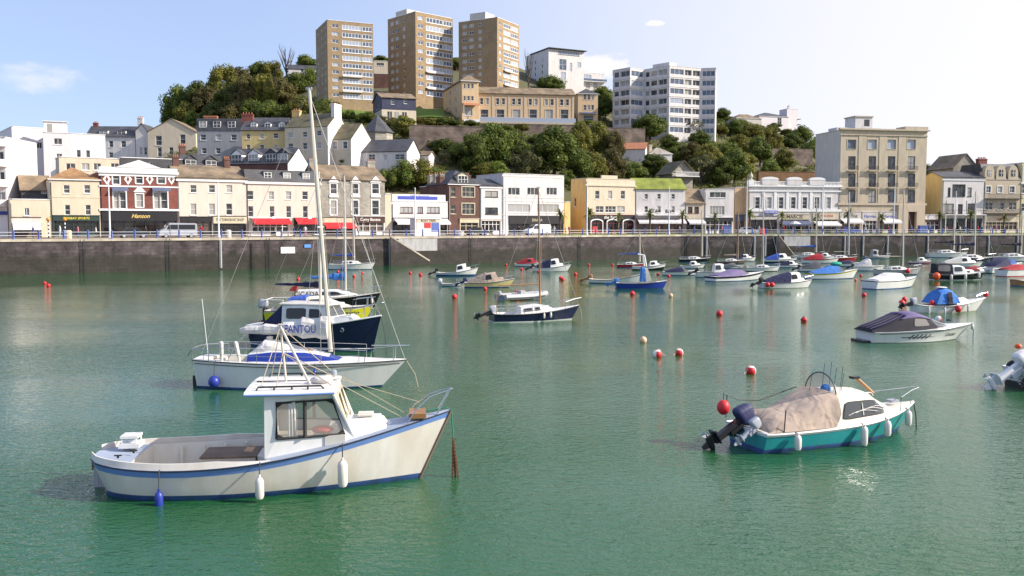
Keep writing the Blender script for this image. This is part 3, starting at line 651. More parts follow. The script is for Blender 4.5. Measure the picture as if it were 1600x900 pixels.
for y in (275,308,314,336): _,z=b.uz(1,785,y); b.band(1,z-.06,z+.06,.06,'white_render')
b.shop(795,881,338,350,'black_front','ZIGARA','cream_front',bays=6,th=.5); b.walls(); b.roof('flat',m='flat_roof',pm='white_render')
b=rowb('shop_building','low yellow annex left of the tall orange side wall',882,891,316,8,'orange_wall',cat='annex',setb=.5); b.walls(); b.roof('flat',m='flat_roof')
# The Yacht
b=rowb('pub_building','cream pub with orange side wall, black signboard and red arcaded front',915,992,280,5.5,'cream_render',cat='pub',side={0:'orange_wall'})
b.win(1,cols((930,950,970),6.5,298,311)); b.win(1,[(931,322,943,332)],2,2); b.win(1,[(946,322,962,332)],3,2); b.win(1,[(964,322,976,332)],2,2)
b.win(0,[(1.2,5.5,1.9,7.2)],1,2,px=False)
_,z=b.uz(1,915,289); b.band(1,z-.15,z+.15,.2,'cream_render'); u0,_=b.uz(1,940,280);u1,_=b.uz(1,965,280); mb=MB(); T=b.TX(1); mb.box(u0,0.01,b.h+.0,u1,.35,b.h+.75,'cream_render',T); mb.build('parapet',b.root)
b.shop(915,991,336,343,'black_front','the Yacht','sign_white',bays=9,th=.8,bar='red_front',door=1,shear=.2,glass='glass_shop'); b.walls(); b.roof('flat',m='flat_roof',pm='cream_render')
for k in range(3):
    u0,_=b.uz(1,922+k*25,350); mb=MB(); t=b.TX(1)
    for j in range(8):
        a0,a1=PI*j/8,PI*(j+1)/8; mb.add([t(u0+1.5-1.5*math.cos(a0),-.2,2.5+.5*math.sin(a0)),t(u0+1.5-1.5*math.cos(a1),-.2,2.5+.5*math.sin(a1)),t(u0+1.5-1.3*math.cos(a1),-.2,2.3+.5*math.sin(a1)),t(u0+1.5-1.3*math.cos(a0),-.2,2.3+.5*math.sin(a0))],[(0,1,2,3)],'white_trim')
    mb.box(u0,-.25,.1,u0+.15,-.19,2.45,'white_trim',t); mb.box(u0+2.85,-.25,.1,u0+3,-.19,2.45,'white_trim',t); mb.build('archway',b.root)
mb=MB(); t=b.TX(1); 
for z in (3.6,6,8): mb.box(.12,-.08,z,.2,-.003,z+2,'dark_trim',t)
mb.build('drainpipe',b.root)
b=rowb('pub_building','long white two storey inn with bright green mossy roof',992.5,1070,295,6,'white_render',cat='inn')
b.win(1,cols((1007,1027,1049),5.5,303,311)+cols((1007,1027,1049),5.5,322,332)); 
_,z=b.uz(1,995,336); T=b.TX(1); mb=MB(); L=b.fr(1)[3]; mb.box(.1,-1.3,z-.1,L-.1,-.003,z+.15,'white_trim',T); mb.build('canopy',b.root)
u0,_=b.uz(1,1002,330); t=b.T(1); text('sign_lettering','ATAR   BAR',b.root,lambda x,y,z2:t(L*.52+x,z+.75+y,-.03+z2),.8,'sign_black')
b.shop(993,1069,342,347,'red_front',None,bays=6,bar='red_front',awn='white_awning',aw_y=341); b.walls(); b.roof('gable',2.2,'green_roof')
b=rowb('cottage','narrow cottage with sloping brown roof between two white houses',1070.5,1100,317,7,'cream_render',cat='cottage'); b.win(1,[(1075,323,1082,333),(1085,323,1092,333)],1,2,fm='red_front'); b.shop(1072,1099,343,347,'dark_trim',None,bays=3,awn='white_awning',aw_y=343); b.walls(); b.roof('gable',3.0,'brown_tiles')
b=rowb('shop_building','white flat topped house with wide upper window and palm in front',1100.5,1146,296,6,'white_render',cat='house')
b.win(1,[(1109,300,1134,309)],3,1); b.win(1,[(1109,322,1132,336)],5,1); b.shop(1102,1145,340,346,'dark_trim',None,bays=6,bar='white_trim'); b.walls(); b.roof('flat',m='flat_roof')
# balustraded white building
b=rowb('classical_building','white classical building with seven tall windows and a pedimented balustrade',1169,1312,293,6,'white_render',cat='shops',side={0:'ochre_render'})
b.win(1,cols((1180,1198.5,1217,1236,1254,1273,1291),7,308,326),1,3,surround='white_trim')
L=b.fr(1)[3]; T=b.TX(1); h=b.h; mb=MB(); mb.box(-.3,-.4,h+.125,L+.3,.3,h+.35,'white_trim',T); mb.box(-.15,-.2,h-.9,L+.15,-.003,h-.6,'white_trim',T)
mb.box(-.15,-.25,h+.351,L+.15,.1,h+.5,'white_trim',T); mb.box(-.1,-.2,h+1.1,L+.1,.05,h+1.25,'white_trim',T)
k=0; u=.3
while u<L-.2: mb.box(u,-.15,h+.501,u+.14,0,h+1.099,'white_trim',T); u+=.32
mb.build('balustrade',b.root)
for a,c in ((1190,1215),(1229,1252),(1264,1288)):
    u0,_=b.uz(1,a,288);u1,_=b.uz(1,c,288); mb=MB(); mb.box(u0,-.35,h+.51,u1,.35,h+1.6,'white_render',T); t=b.T(1)
    ar=[t(u0-.1,h+1.601,-.4),t(u1+.1,h+1.601,-.4)]+[t((u0+u1)/2+(u1-u0+.2)/2*math.cos(PI*j/8),h+1.65+.55*math.sin(PI*j/8),-.4) for j in range(1,8)]
    mb.prism(ar,tuple(Vector(t(0,0,.75))-Vector(t(0,0,0))),'white_trim'); mb.build('pediment',b.root)
mb=MB(); mb.box(-.2,-.3,h+.51,1.0,.5,h+1.5,'white_trim',T); mb.lathe([(.35,h+1.5),(.2,h+1.8),(.38,h+2.2),(.3,h+2.6),(.1,h+2.9),(.02,h+3.3)],'cream_front',n=10,T=lambda x,y,z:T(x+.4,y,z)); mb.build('urn',b.root)
for px_ in (1190.5,1209,1228,1247,1265,1284): u,_=b.uz(1,px_+2,315); b.band(1,5.2,h-.95,.12,'white_trim',u-.28,u+.28,'pilaster')
b.band(1,4.6,5.1,.2,'white_trim')
b.shop(1172,1214,338,343,'pale_grey_render',None,bays=4,bar='dark_trim'); b.shop(1217,1265,335,343,'cream_front','MARCIE','brown_front',bays=4,th=.8,awn='lead_blue',aw_y=345,bar='cream_front'); b.shop(1270,1310,332,343,'cream_front','OPTICIANS','sign_red',bays=4,th=.5,awn='white_awning',aw_y=346)
u0,z1=b.uz(1,1194,329);u1,z0=b.uz(1,1214,334); mb=MB(); mb.box(u0,-.4,z0,u1,-.25,z1,'sign_blue',T); o=mb.build('sign_board',b.root); text('sign_lettering','AMUSEMENTS',o,lambda x,y,z:b.T(1)((u0+u1)/2+x,(z0+z1)/2+y,-.4+z),.35,'sign_white'); b.walls(); b.roof('flat',m='flat_roof')
b=rowb('shop_building','blank ochre gable wall with a lilac shop sign between two white buildings',1147,1168.5,293,9,'ochre_render',cat='house',setb=2.0); b.shop(1149,1167,336,346,'lead_blue',None,bays=3); b.walls(); b.roof('flat',m='flat_roof')
# Carlton
b=rowb('apartment_building','large beige six storey block with iron balconies and a square roof box',1309,1444,205,10,'stone_beige',cat='apartment block',side={0:'pale_grey_render'})
X=(1331,1363,1393,1424)
for x in X:
    b.win(1,[(x-6.5,218,x+6.5,233)],1,1,fm='pale_stone',gm='glass_sky_tint',surround='stone_beige',rec=.3)
    b.win(1,[(x-5.5,244,x+5.5,265),(x-5.5,271,x+5.5,292)],2,2,fm='lead_blue',sill=False); b.win(1,[(x-5.5,297,x+5.5,316)],2,2,fm='lead_blue')
    for y in (266,292.5):
        u,z=b.uz(1,x,y); T=b.TX(1); mb=MB(); mb.box(u-1.15,-.75,z-.28,u+1.15,-.003,z-.08,'stone_beige',T)
        for q in (0,1): mb.box(u-1.1,-.72,z+.25+q*.55,u+1.1,-.68,z+.3+q*.55,'dark_trim',T)
        k=-1.1
        while k<=1.11: mb.box(u+k-.025,-.72,z-.08,u+k+.025,-.68,z+.25+.5,'dark_trim',T); k+=.2
        for sg in(-1.1,1.06): mb.box(u+sg,-.68,z+.75,u+sg+.04,-.003,z+.8,'dark_trim',T)
        mb.build('balcony',b.root)
L=b.fr(1)[3]; h=b.h; T=b.TX(1); mb=MB(); mb.box(-.4,-.5,h+.13,L+.4,.2,h+.45,'stone_beige',T); mb.box(-.1,-.2,h-1.0,L+.1,-.003,h-.8,'stone_beige',T); u0,_=b.uz(1,1413,205); mb.box(u0,-.3,h+.451,L,3,h+1.1,'stone_beige',T); mb.build('cornice',b.root)
for px_ in (1347,1379,1409): u,_=b.uz(1,px_,250); b.band(1,b.uz(1,px_,317)[1],h-1.01,.08,'stone_beige',u-.9,u+.9,'pilaster')
_,z=b.uz(1,1309,318); b.band(1,z-.3,z+.15,.25,'pale_stone')
u0,_=b.uz(1,1345,180);u1,_=b.uz(1,1372,180); zt=b.uz(1,1350,181)[1]; mb=MB(); mb.box(u0,2,h-.4,u1,6,zt,'white_render',T); mb.box(u0-.2,1.8,zt+.001,u1+.2,6.2,zt+.25,'stone_beige',T); mb.box(u0+2.2,1.95,zt-1.9,u1-.7,1.999,zt-.5,'dark_trim',T); mb.box(u0-4,2.5,h-.39,u0-.01,6,h+.9,'white_render',T); mb.box(u1+.01,2.5,h-.39,u1+2.4,6,h+.9,'white_render',T); mb.build('roof_box',b.root)
b.shop(1312,1345,331,345,'pale_grey_render','PRESTIGE','sign_black',bays=4,th=.6,awn='white_awning',aw_y=342); b.shop(1347,1371,331,345,'pale_grey_render','Harvies','sign_blue',bays=4,th=.7,bar='white_trim'); b.shop(1374,1404,331,345,'pale_grey_render','Harvies','sign_blue',bays=4,th=.7,awn='white_awning',aw_y=342)
u0,_=b.uz(1,1417,331);u1,z1=b.uz(1,1430,331); mb=MB(); z9=b.uz(1,1410,318)[1]-.31; b.holes[1].append((u0,.05,u1,z1)); mb.box(u0-2.4,-.6,0,u0-.001,-.003,z9,'pale_stone',T); mb.box(u1+.001,-.6,0,u1+2.0,-.003,z9,'pale_stone',T); mb.box(u0-.001,-.6,z1+.01,u1+.001,-.003,z9,'pale_stone',T); o=mb.build('portal',b.root); MB().box(u0+.01,.2,.05,u1-.01,.25,z1-.01,'brown_front',T).build('door',o); b.walls(); b.roof('flat',m='flat_roof',pm='stone_beige')
# right of the beige block
b=rowb('house','white house with dark green ironwork balcony and yellow sunlit side wall',1470,1535,277,7.5,'white_render',cat='house',side={0:'yellow_render'})
b.win(1,[(1490,289,1507,307)],3,1,fm='green_front',surround='green_front'); b.win(1,[(1481,293,1485,307),(1512,293,1518,307)],1,2,fm='green_front'); b.win(1,[(1474,318,1490,334),(1497,319,1504,334),(1512,318,1524,334)],2,1,fm='green_front')
_,z=b.uz(1,1470,281); b.band(1,z-.1,z+.15,.15); T=b.TX(1); _,z=b.uz(1,1470,335); mb=MB(); L=b.fr(1)[3]; mb.box(.1,-1.2,z-.15,L-.1,-.003,z,'white_trim',T)
for k in range(int(L/.5)): mb.box(.2+k*.5,-1.18,z+.001,.24+k*.5,-1.14,z+.9,'dark_trim',T)
for k in (0.15,L/2,L-.25): mb.box(k,-1.2,z+.001,k+.1,-1.1,z+3.0,'green_front',T); mb.box(k,-1.2,0,k+.12,-1.08,z-.15,'white_trim',T)
mb.box(.1,-1.2,z+.9,L-.1,-1.12,z+.98,'dark_trim',T); mb.build('balcony',b.root); b.shop(1472,1534,342,346,'green_front',None,bays=7,glass='glass_shop'); b.walls(); b.roof('gable',1.3,'slate')
b=rowb('shop_building','low white cafe with a palm between the beige block and the green balcony house',1444.5,1470,336,5,'white_render',cat='cafe'); b.shop(1446,1469,343,347,'brown_front',None,bays=3,bar='white_trim'); b.walls(); b.roof('flat',m='flat_roof')
b=rowb('house','brown stone gabled house rising behind the green balcony house',1486,1524,262,9,'stone_grey',cat='house',setb=9); b.walls(); b.roof('gablef',3.2,'brown_tiles'); b.chimney(6,4,1.6,1.0,1.0,'red_brick',4)
b=rowb('terrace_building','grey stone terrace of three rounded gables with iron balconies at the right edge',1535.5,1592,281,9,'stone_beige',cat='terrace')
for a in (1537,1555,1574):
    b.win(1,[(a+4,291,a+11,301)],2,2,surround='white_trim'); b.win(1,[(a+3,316,a+8,328),(a+9,316,a+14,328)],1,2)
    u0,z1=b.uz(1,a,281);u1,_=b.uz(1,a+17,281); um=(u0+u1)/2; t=b.T(1); w=(u1-u0)/2-.15; H=b.uz(1,a,258)[1]-b.h
    pl=[t(um-w,b.h,-.1),t(um+w,b.h,-.1)]+[t(um+w*math.cos(PI*j/10),b.h+H*.45+H*.55*math.sin(PI*j/10),-.1) for j in range(0,11)]
    mb=MB(); mb.prism(pl,tuple(Vector(t(0,0,1.6))-Vector(t(0,0,0))),'stone_beige'); z=b.h+H*.25; mb.box(um-.5,-.16,z,um+.5,-.11,z+1.4,'glass_window',b.TX(1)); mb.box(um-.04,-.2,z,um+.04,-.161,z+1.4,'white_trim',b.TX(1)); mb.box(um-.5,-.2,z+.66,um+.5,-.161,z+.74,'white_trim',b.TX(1)); mb.build('gable',b.root)
T=b.TX(1); L=b.fr(1)[3]
for y in (310,333):
    _,z=b.uz(1,1536,y); mb=MB(); mb.box(.1,-1.1,z-.12,L-.1,-.003,z,'dark_trim',T); mb.box(.1,-1.1,z+.85,L-.1,-1.04,z+.92,'dark_trim',T)
    for k in range(int(L/.3)): mb.box(.15+k*.3,-1.09,z+.001,.19+k*.3,-1.05,z+.85,'dark_trim',T)
    mb.build('balcony',b.root)
b.shop(1537,1591,338,347,'cream_front','ORIENTAL','sign_red',bays=8,th=.5,bar='cream_front'); b.walls(); b.roof('mansard',3.6,'slate',inset=1.5); b.chimney(3,5,2.2,1,1.4,'red_brick',5)
b=rowb('house','pale yellow house cut off by the right edge',1592.5,1640,255,9,'pale_yellow_render',cat='house'); b.win(1,[(1596,288,1604,302),(1596,318,1604,330)]); b.band(1,11,11.3,.2); b.walls(); b.roof('flat',m='flat_roof')
# ------------------------------------------------ second row and the terrace on the slope
def wh(b,l,**k): b.win(1,l,**k)
b=rowb('rear_building','long flat roofed cream building behind the brown hipped roof',96,190,247,6,'cream_render',setb=17); wh(b,[(103,255,118,266),(127,255,140,266),(146,255,158,266),(173,255,187,266)],nx=2,nz=1); b.walls(); b.roof('flat',m='flat_roof')
b=rowb('rear_building','long low slate fronted building with white fascia behind the red brick bar',191,288,248,6,'slate',setb=17); wh(b,[(205,253,220,262),(224,253,239,262),(265,255,275,262)],nx=3,nz=1); b.walls(); b.roof('flat',m='flat_roof')
b=rowb('slate_house','dark slate house with two gabled dormers behind the boat shop',288,352,265,7,'stone_grey',setb=17,cat='house'); b.walls(); b.roof('mansard',2.6,'slate',inset=2.2)
for x in (299,331): u,z=b.uz(1,x,257); b.dormer(u,b.h+.2,1.9,1.5,gable=True,v=.5,wm='slate',rise=.8)
b.chimney(.6,3,1.0,.8,1.6)
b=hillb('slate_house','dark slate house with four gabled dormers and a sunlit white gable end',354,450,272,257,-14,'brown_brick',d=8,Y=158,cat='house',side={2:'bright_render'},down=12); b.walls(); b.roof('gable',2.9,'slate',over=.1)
for x in (367,393,421,439): u,z=b.uz(1,x,248); b.dormer(u,b.h+.1,2.0,1.7,gable=True,v=.6,wm='white_trim' if x<400 else 'slate',rise=.8,nx=3)
# upper terrace
def up(name,label,px0,px1,pb,pt,yaw,wall,**k): return hillb(name,label,px0,px1,pb,pt,yaw,wall,**k)
b=up('white_house','white house with dark roof and brick chimney at the left end of the upper terrace',136,212,250,213,3,'white_render',d=8,Y=hit(240,254).y,down=14)
wh(b,[(150,220,158,230),(170,220,177,230),(189,220,197,230),(151,238,158,246),(170,238,177,246)]); b.walls(); b.roof('gable',3.0,'slate')
for x in (160,188): u,z=b.uz(1,x,208); b.dormer(u,b.h+.5,2.3,1.1,gable=False,v=.8)
b.chimney(1,4,1.2,.8,1.0,'red_brick',3)
b=up('white_house','narrow white gabled house with a tall red topped chimney in the upper terrace',213,232,250,205,3,'white_render',d=8,Y=hit(240,254).y+.5,down=14); wh(b,[(218,230,223,242),(225,230,230,242)]); b.walls(); b.roof('gablef',2,'slate'); b.chimney(.9,1.5,1.4,1,2.6,'white_render',3)
b=up('gabled_house','pale cream broad gabled house in the upper terrace',232,307,258,206,3,'cream_render',d=11)
wh(b,[(243,212,253,227),(281,210,290,225),(264,230,271,241),(246,230,253,245),(283,230,290,246)]); b.walls(); 
b.roof('gablef',3.4,'brown_tiles'); 
b=up('grey_house','grey rendered house with slate top storey and white windows in the upper terrace',309,379,262,204,3,'grey_render',d=9)
wh(b,[(313,210,322,219),(337,210,346,219),(361,210,370,219),(315,231,323,240),(337,231,345,240)]); b.walls(); b.roof('mansard',2.7,'slate',inset=.3)
for x in (317,339,362): u,z=b.uz(1,x,200); b.dormer(u,b.h+.55,1.7,1.6,gable=False,v=.02,d=.6)
b.chimney(2,4,3,1,1.0,'terracotta',0)
b=up('yellow_house','yellow terrace house with three small dormers',379,446,262,203,2,'yellow_render',d=9)
wh(b,[(385,209,391,217),(406,209,413,217),(427,208,435,216),(385,226,391,234),(406,226,413,234),(428,226,435,234)]); b.walls(); b.roof('gable',3.0,'slate')
for x in (395,417,439): u,z=b.uz(1,x,195); b.dormer(u,b.h+.35,1.3,1.2,gable=True,v=.8,rise=.4)
b.chimney(.4,3.5,2.4,.9,1.4,'red_brick',4)
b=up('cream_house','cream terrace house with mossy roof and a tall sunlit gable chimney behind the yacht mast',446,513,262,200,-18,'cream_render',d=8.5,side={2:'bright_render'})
wh(b,[(450,207,458,215),(473,206,480,214),(495,204,502,212),(450,224,458,234),(473,223,480,233),(495,222,502,232)]); b.walls(); b.roof('gable',3.2,'moss_tiles',over=.05)
b.chimney(.6,3.8,1.8,.9,1.2,'orange_wall',3); b.chimney(b.fr(1)[3]-.3,4.2,.8,3.0,1.9,'bright_render',4)
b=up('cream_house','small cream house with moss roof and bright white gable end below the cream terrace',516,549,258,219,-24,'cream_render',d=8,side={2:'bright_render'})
wh(b,[(520,221,527,233),(536,221,543,232)],surround='white_trim'); b.walls(); b.roof('gable',3.6,'moss_tiles',over=.05)
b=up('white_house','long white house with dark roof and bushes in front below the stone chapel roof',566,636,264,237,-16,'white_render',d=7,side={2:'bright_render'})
wh(b,[(576,241,586,250),(600,241,605,250),(617,241,632,249)],nx=2,nz=2); b.walls(); b.roof('gable',2.6,'slate',over=.25)
b=up('white_house','small white annex with lean roof at the right of the long white house',645,670,262,243,-10,'bright_render',d=5); b.walls(); b.roof('gable',1.0,'brown_tiles')
# octagonal chapel roof
def octo(px,pb,r,h,rh,label):
    p=hit(px,pb); o=empty('chapel',p,0,label,'chapel'); mb=MB(); mb.lathe([(r,-2),(r,h)],'stone_grey',n=8); mb.build('wall',o); MB().lathe([(r+.4,h-.1),(r*.5,h+rh*.55),(.05,h+rh)],'slate',n=8).build('roof',o)
octo(590,222,3.6,2.2,4.2,'small octagonal stone chapel with dark pointed slate roof')
# ------------------------------------------------ towers
def tower(label,px0,px1,pxl,pb,pt,yaw,Y,strips,fw_win,nleft,box,stilts=False,rightwall=None):
    b=hillb('tower_block',label,px0,px1,pb,pt,yaw,'tower_brick',pxl=pxl,Y=Y,cat='tower block',down=8,side={1:rightwall} if rightwall else None)
    h=b.h; nf=10; fh=(h-2.2)/nf; L=b.fr(1)[3]; D=b.fr(0)[3]
    for k in range(nf):
        z0=1.6+k*fh
        for (a,c,nx) in strips: b.win(1,[(L*a,z0+fh*.2,L*c,z0+fh*.82)],nx,1,px=False,fw=.15,rec=.12,gm='glass_sky_tint' if not rightwall else 'glass_window')
        for (a,c) in fw_win: b.win(1,[(L*a,z0+fh*.35,L*c,z0+fh*.8)],2,1,px=False,fw=.1,gm='glass_sky_tint',sill=False)
        for (a,c) in nleft: b.win(0,[(D*a,z0+fh*.35,D*c,z0+fh*.8)],2,1,px=False,fw=.1,gm='glass_curtain',sill=False)
    b.walls(); b.roof('flat',m='flat_roof',pm='white_trim',parapet=.3)
    T=b.TX(1); mb=MB(); mb.box(L*box[0],D*.3,h-.2,L*box[1],D*.7,h+box[2],'pale_grey_render',T); mb.build('roof_box',b.root)
    for (a,c,nx) in strips[:1]:
        mb=MB()
        for k in (1,3): z0=1.6+k*fh; mb.box(L*a-.05,-.7,z0-.1,L*c,-.003,z0+.12,'tower_brick',T); mb.box(L*a-.05,-.7,z0+.121,L*c,-.62,z0+.8,'railing_white',T)
        mb.build('balcony',b.root)
    return b
tower('leftmost of the three brown brick tower blocks on the hill',513,584,495,163,31,24,272,[(.32,.74,6),(.76,.98,3)],[(.1,.24)],[(.12,.22),(.45,.55),(.75,.85)],(.1,.7,1.2))
tower('middle brown brick tower block on the hill, the tallest of three',650,708,607,158,18,42,282,[(.28,.72,5),(.74,.98,3)],[(.06,.2)],[(.1,.22),(.28,.4),(.55,.64)],(.0,.35,1.6))
tower('rightmost of the three brown brick tower blocks, with a bright strip windowed side',777,811,717,150,27,60,284,[(.28,.6,4),(.62,.96,4)],[(.08,.2)],[(.1,.22),(.28,.4),(.52,.6)],(.0,.4,2.2),rightwall=None)
# blue clad house
b=up('blue_clad_house','two storey house clad in dark blue boards over cream, in front of the brick towers',597,650,192,152,20,'navy_cladding',pxl=583)
wh(b,[(611,155,616,163),(631,153,636,162)],nx=1); 
L=b.fr(1)[3]; D=b.fr(0)[3]; T=b.TX(1); zc=b.uz(1,600,171)[1]; b.win(0,[(D*.4,zc+.6,D*.5,zc+2),(D*.62,zc+.6,D*.72,zc+2)],1,1,px=False)
mb=MB(); mb.box(-.06,-.06,-1,L+.06,D+.06,zc,'cream_render',T); mb.build('lower_storey',b.root)
for x in (609,620,632): u,_=b.uz(1,x,180); mb=MB(); mb.box(u-.6,-.1,.2,u+.6,-.061,zc-.5,'glass_window',T); mb.box(u-.04,-.13,.2,u+.04,-.101,zc-.5,'white_trim',T); mb.build('door',b.root)
b.walls(); b.roof('gable',2.0,'brown_tiles',over=.3)
# cream crescent
b=up('crescent_building','corner pavilion of the cream crescent with hipped roof and striped balcony awning',722,748,192,126,18,'ochre_render',pxl=693,cat='apartment block')
wh(b,[(724.5,131,727.5,138),(730,131,734,138),(736,131,740,138),(724.5,150,727.5,157),(730,150,734,157),(736,150,740,157),(726,169,738,181)],nx=1,surround='pale_stone')
D=b.fr(0)[3]; h=b.h; b.win(0,[(D*.35,h*.3,D*.42,h*.45),(D*.35,h*.55,D*.42,h*.7),(D*.35,h*.8,D*.42,h*.92),(D*.65,h*.55,D*.72,h*.7),(D*.65,h*.3,D*.72,h*.45),(D*.65,h*.8,D*.72,h*.92)],1,1,px=False,gm='glass_sky_tint')
b.walls(); b.roof('hip',2.2,'brown_tiles',over=.5); T=b.TX(1); L=b.fr(1)[3]; z=b.uz(1,722,165)[1]; mb=MB(); mb.prism([T(.3,-.003,z+.8),T(L-.3,-.003,z+.8),T(L-.1,-1.5,z),T(.1,-1.5,z)],(0,0,.08),'terracotta'); mb.build('awning',b.root); mb=MB(); mb.box(.1,-1.5,.1,.2,-1.4,z,'white_trim',T); mb.box(L-.2,-1.5,.1,L-.1,-1.4,z,'white_trim',T); mb.box(.1,-1.5,.1,L-.1,-1.42,.9,'railing_white',T); mb.build('balcony',b.root)
o_=b.pts[2]
b=up('crescent_building','long two storey wing of the cream crescent with glass fronted terrace',748,897,192,145,9,'ochre_render',d=9,cat='apartment block')
for k,x in enumerate((757,782,807,833,858,882)):
    s=.96**k
    wh(b,[(x-7,153+k*.4,x-2,163+k*.4),(x+2,153+k*.4,x+7,163+k*.4),(x-6,171,x+6,186)],nx=1,surround='pale_stone'); u,_=b.uz(1,x+12.5,160); b.band(1,.1,b.h-.3,.1,'pale_stone',u-.15,u+.15,'pilaster')
b.walls(); b.roof('gable',2.3,'brown_tiles',over=.4); T=b.TX(1); L=b.fr(1)[3]; mb=MB(); mb.box(0,-2.2,.1,L,-2.15,1.3,'glass_sky_tint',T); mb.box(0,-2.22,1.301,L,-2.12,1.38,'railing_white',T); mb.box(0,-2.3,-2.4,L,-.003,.09,'stone_beige',T); mb.build('terrace_balcony',b.root)
b=up('crescent_building','right hand tower of the cream crescent with slate pyramid roof',903,934,190,146,9,'ochre_render',pxl=895,cat='apartment block')
wh(b,[(912,147,916,156),(918,147,922,156),(924,147,928,156),(912,164,916,172),(918,164,922,172),(924,164,928,172),(912,180,927,190)],nx=1,surround='pale_stone'); b.walls(); b.roof('hip',2.2,'slate',over=.4); T=b.TX(1); L=b.fr(1)[3]; z=b.uz(1,910,178)[1]; mb=MB(); mb.prism([T(.8,-.003,z+.6),T(L-.8,-.003,z+.6),T(L-.6,-1.3,z),T(.6,-1.3,z)],(0,0,.08),'lead_blue'); mb.build('awning',b.root)
# white modern hotel
b=up('modern_house','white modern hotel with dark flat roof and glazed top floor above the crescent',857,912,140,76,26,'white_render',pxl=822,cat='hotel',down=5)
wh(b,[(872,79.5,905,88)],nx=8,nz=1,fm='dark_trim',gm='glass_sky_tint'); wh(b,[(874,92,885,110),(902,97,908,106),(876,112,884,124),(890,98,894,112)],nx=2,nz=2,gm='glass_sky_tint'); D=b.fr(0)[3]; h=b.h
for k in range(5): b.win(0,[(D*.15,2+k*2.4,D*.2,3.3+k*2.4),(D*.4,2+k*2.4,D*.45,3.3+k*2.4),(D*.7,2+k*2.4,D*.75,3.3+k*2.4)],1,1,px=False)
b.walls(); b.roof('flat',m='flat_roof',pm='dark_trim'); T=b.TX(1); L=b.fr(1)[3]; mb=MB(); mb.box(-.5,-1.2,h+.13,L+.8,D*.8,h+.4,'dark_trim',T); mb.build('roof_canopy',b.root)
b=up('modern_house','lower white wing of the modern hotel with arched ground floor and glass balcony',886,944,142,112,20,'white_render',d=7,cat='hotel',down=5)
wh(b,[(897,116,909,124),(911,116,924,124)],nx=3,nz=1,gm='glass_sky_tint'); wh(b,[(891,128,898,139),(903,128,910,139),(915,128,922,139),(927,129,934,139)],nx=1,gm='glass_window'); b.walls(); b.roof('flat',m='flat_roof'); T=b.TX(1); L=b.fr(1)[3]; z=b.uz(1,890,125)[1]; mb=MB(); mb.box(-.5,-1.5,z-.3,L+.5,-.003,z-.1,'white_trim',T); mb.box(-.5,-1.5,z-.099,L+.5,-1.45,z+.8,'glass_sky_tint',T); mb.build('balcony',b.root)
# zigzag white block
def zig():
    A=hit(984,214); Y=A.y; zb=A.z
    K=lambda px,y:Vector((y*ray(px,200).x/ray(px,200).y,y))
    pts=[K(957,Y+16),K(957,Y+6),K(984,Y),K(1006,Y+4.5),K(1043,Y-3),K(1045,Y-3.4),K(1095,Y+2),K(1117,Y+1.0),K(1119,Y+16)]
    top=P(1043,103,Y-3).z
    b=Bld('apartment_building','white zigzag fronted seven storey apartment block above the gardens','apartment block',pts,zb,top,'white_render',None,6)
    b.o=b.pts[1]
    h=b.h; nf=7; fh=(h-.3)/(nf+.15)
    lay={1:[(.08,.36,1),(.44,.96,2)],2:[(.08,.92,3)],3:[(.05,.22,1),(.28,.54,1),(.60,.95,2)],5:[(.03,.44,3),(.48,.69,2),(.73,.96,2)],6:[(.06,.94,3)]}
    for i,l in lay.items():
        L=b.fr(i)[3]
        for k in range(nf):
            z0=.4+k*fh
            for (a,c,n) in l: b.win(i,[(L*a,z0+fh*.28,L*c,z0+fh*.84)],n,1,px=False,fw=.10,rec=.5 if n==2 else .2,gm='glass_sky_tint' if n==3 else 'glass_window',sill=False)
        for k in range(1,nf+1): pass
    b.walls(); b.roof('flat',m='flat_roof',pm='white_render')
    mb=MB()
    for i in (1,2,3,5,6):
        for k in range(1,nf): b.band(i,.4+k*fh-.05,.4+k*fh+.12,.12,'white_render',mb=mb)
    mb.build('string_course',b.root)
    T=b.TX(3); mb=MB(); L=b.fr(3)[3]; mb.box(L*.2,2,h-.3,L*.9,6,h+1.7,'white_render',T); mb.build('roof_box',b.root)
zig()
# houses at the right of the ridge
b=up('white_house','white villa with dark hipped roof and scaffolding on the ridge at the right',1186,1232,206,181,16,'bright_render',d=9,pxl=1160,down=5); wh(b,[(1215,184,1221,194)],nx=2); b.walls(); b.roof('hip',2.4,'slate')
b=up('grey_house','long grey roofed villa beside the white villa on the ridge',1150,1190,204,184,16,'pale_grey_render',d=9,down=5); b.walls(); b.roof('hip',2.2,'brown_tiles')
b=up('tower_house','narrow pale tower with stacked open balconies right of the white villa',1229,1246,208,170,16,'bright_render',d=6,down=5)
b.walls(); b.roof('flat',m='flat_roof'); T=b.TX(1); L=b.fr(1)[3]; mb=MB()
for k in range(4): mb.box(L-.01,-.3,1.2+k*2.3,L+1.6,4,1.35+k*2.3,'brown_front',T)
mb.build('balcony',b.root); b.chimney(L*.4,2,1,1,1.8,'bright_render',2,z0=b.h-.2)
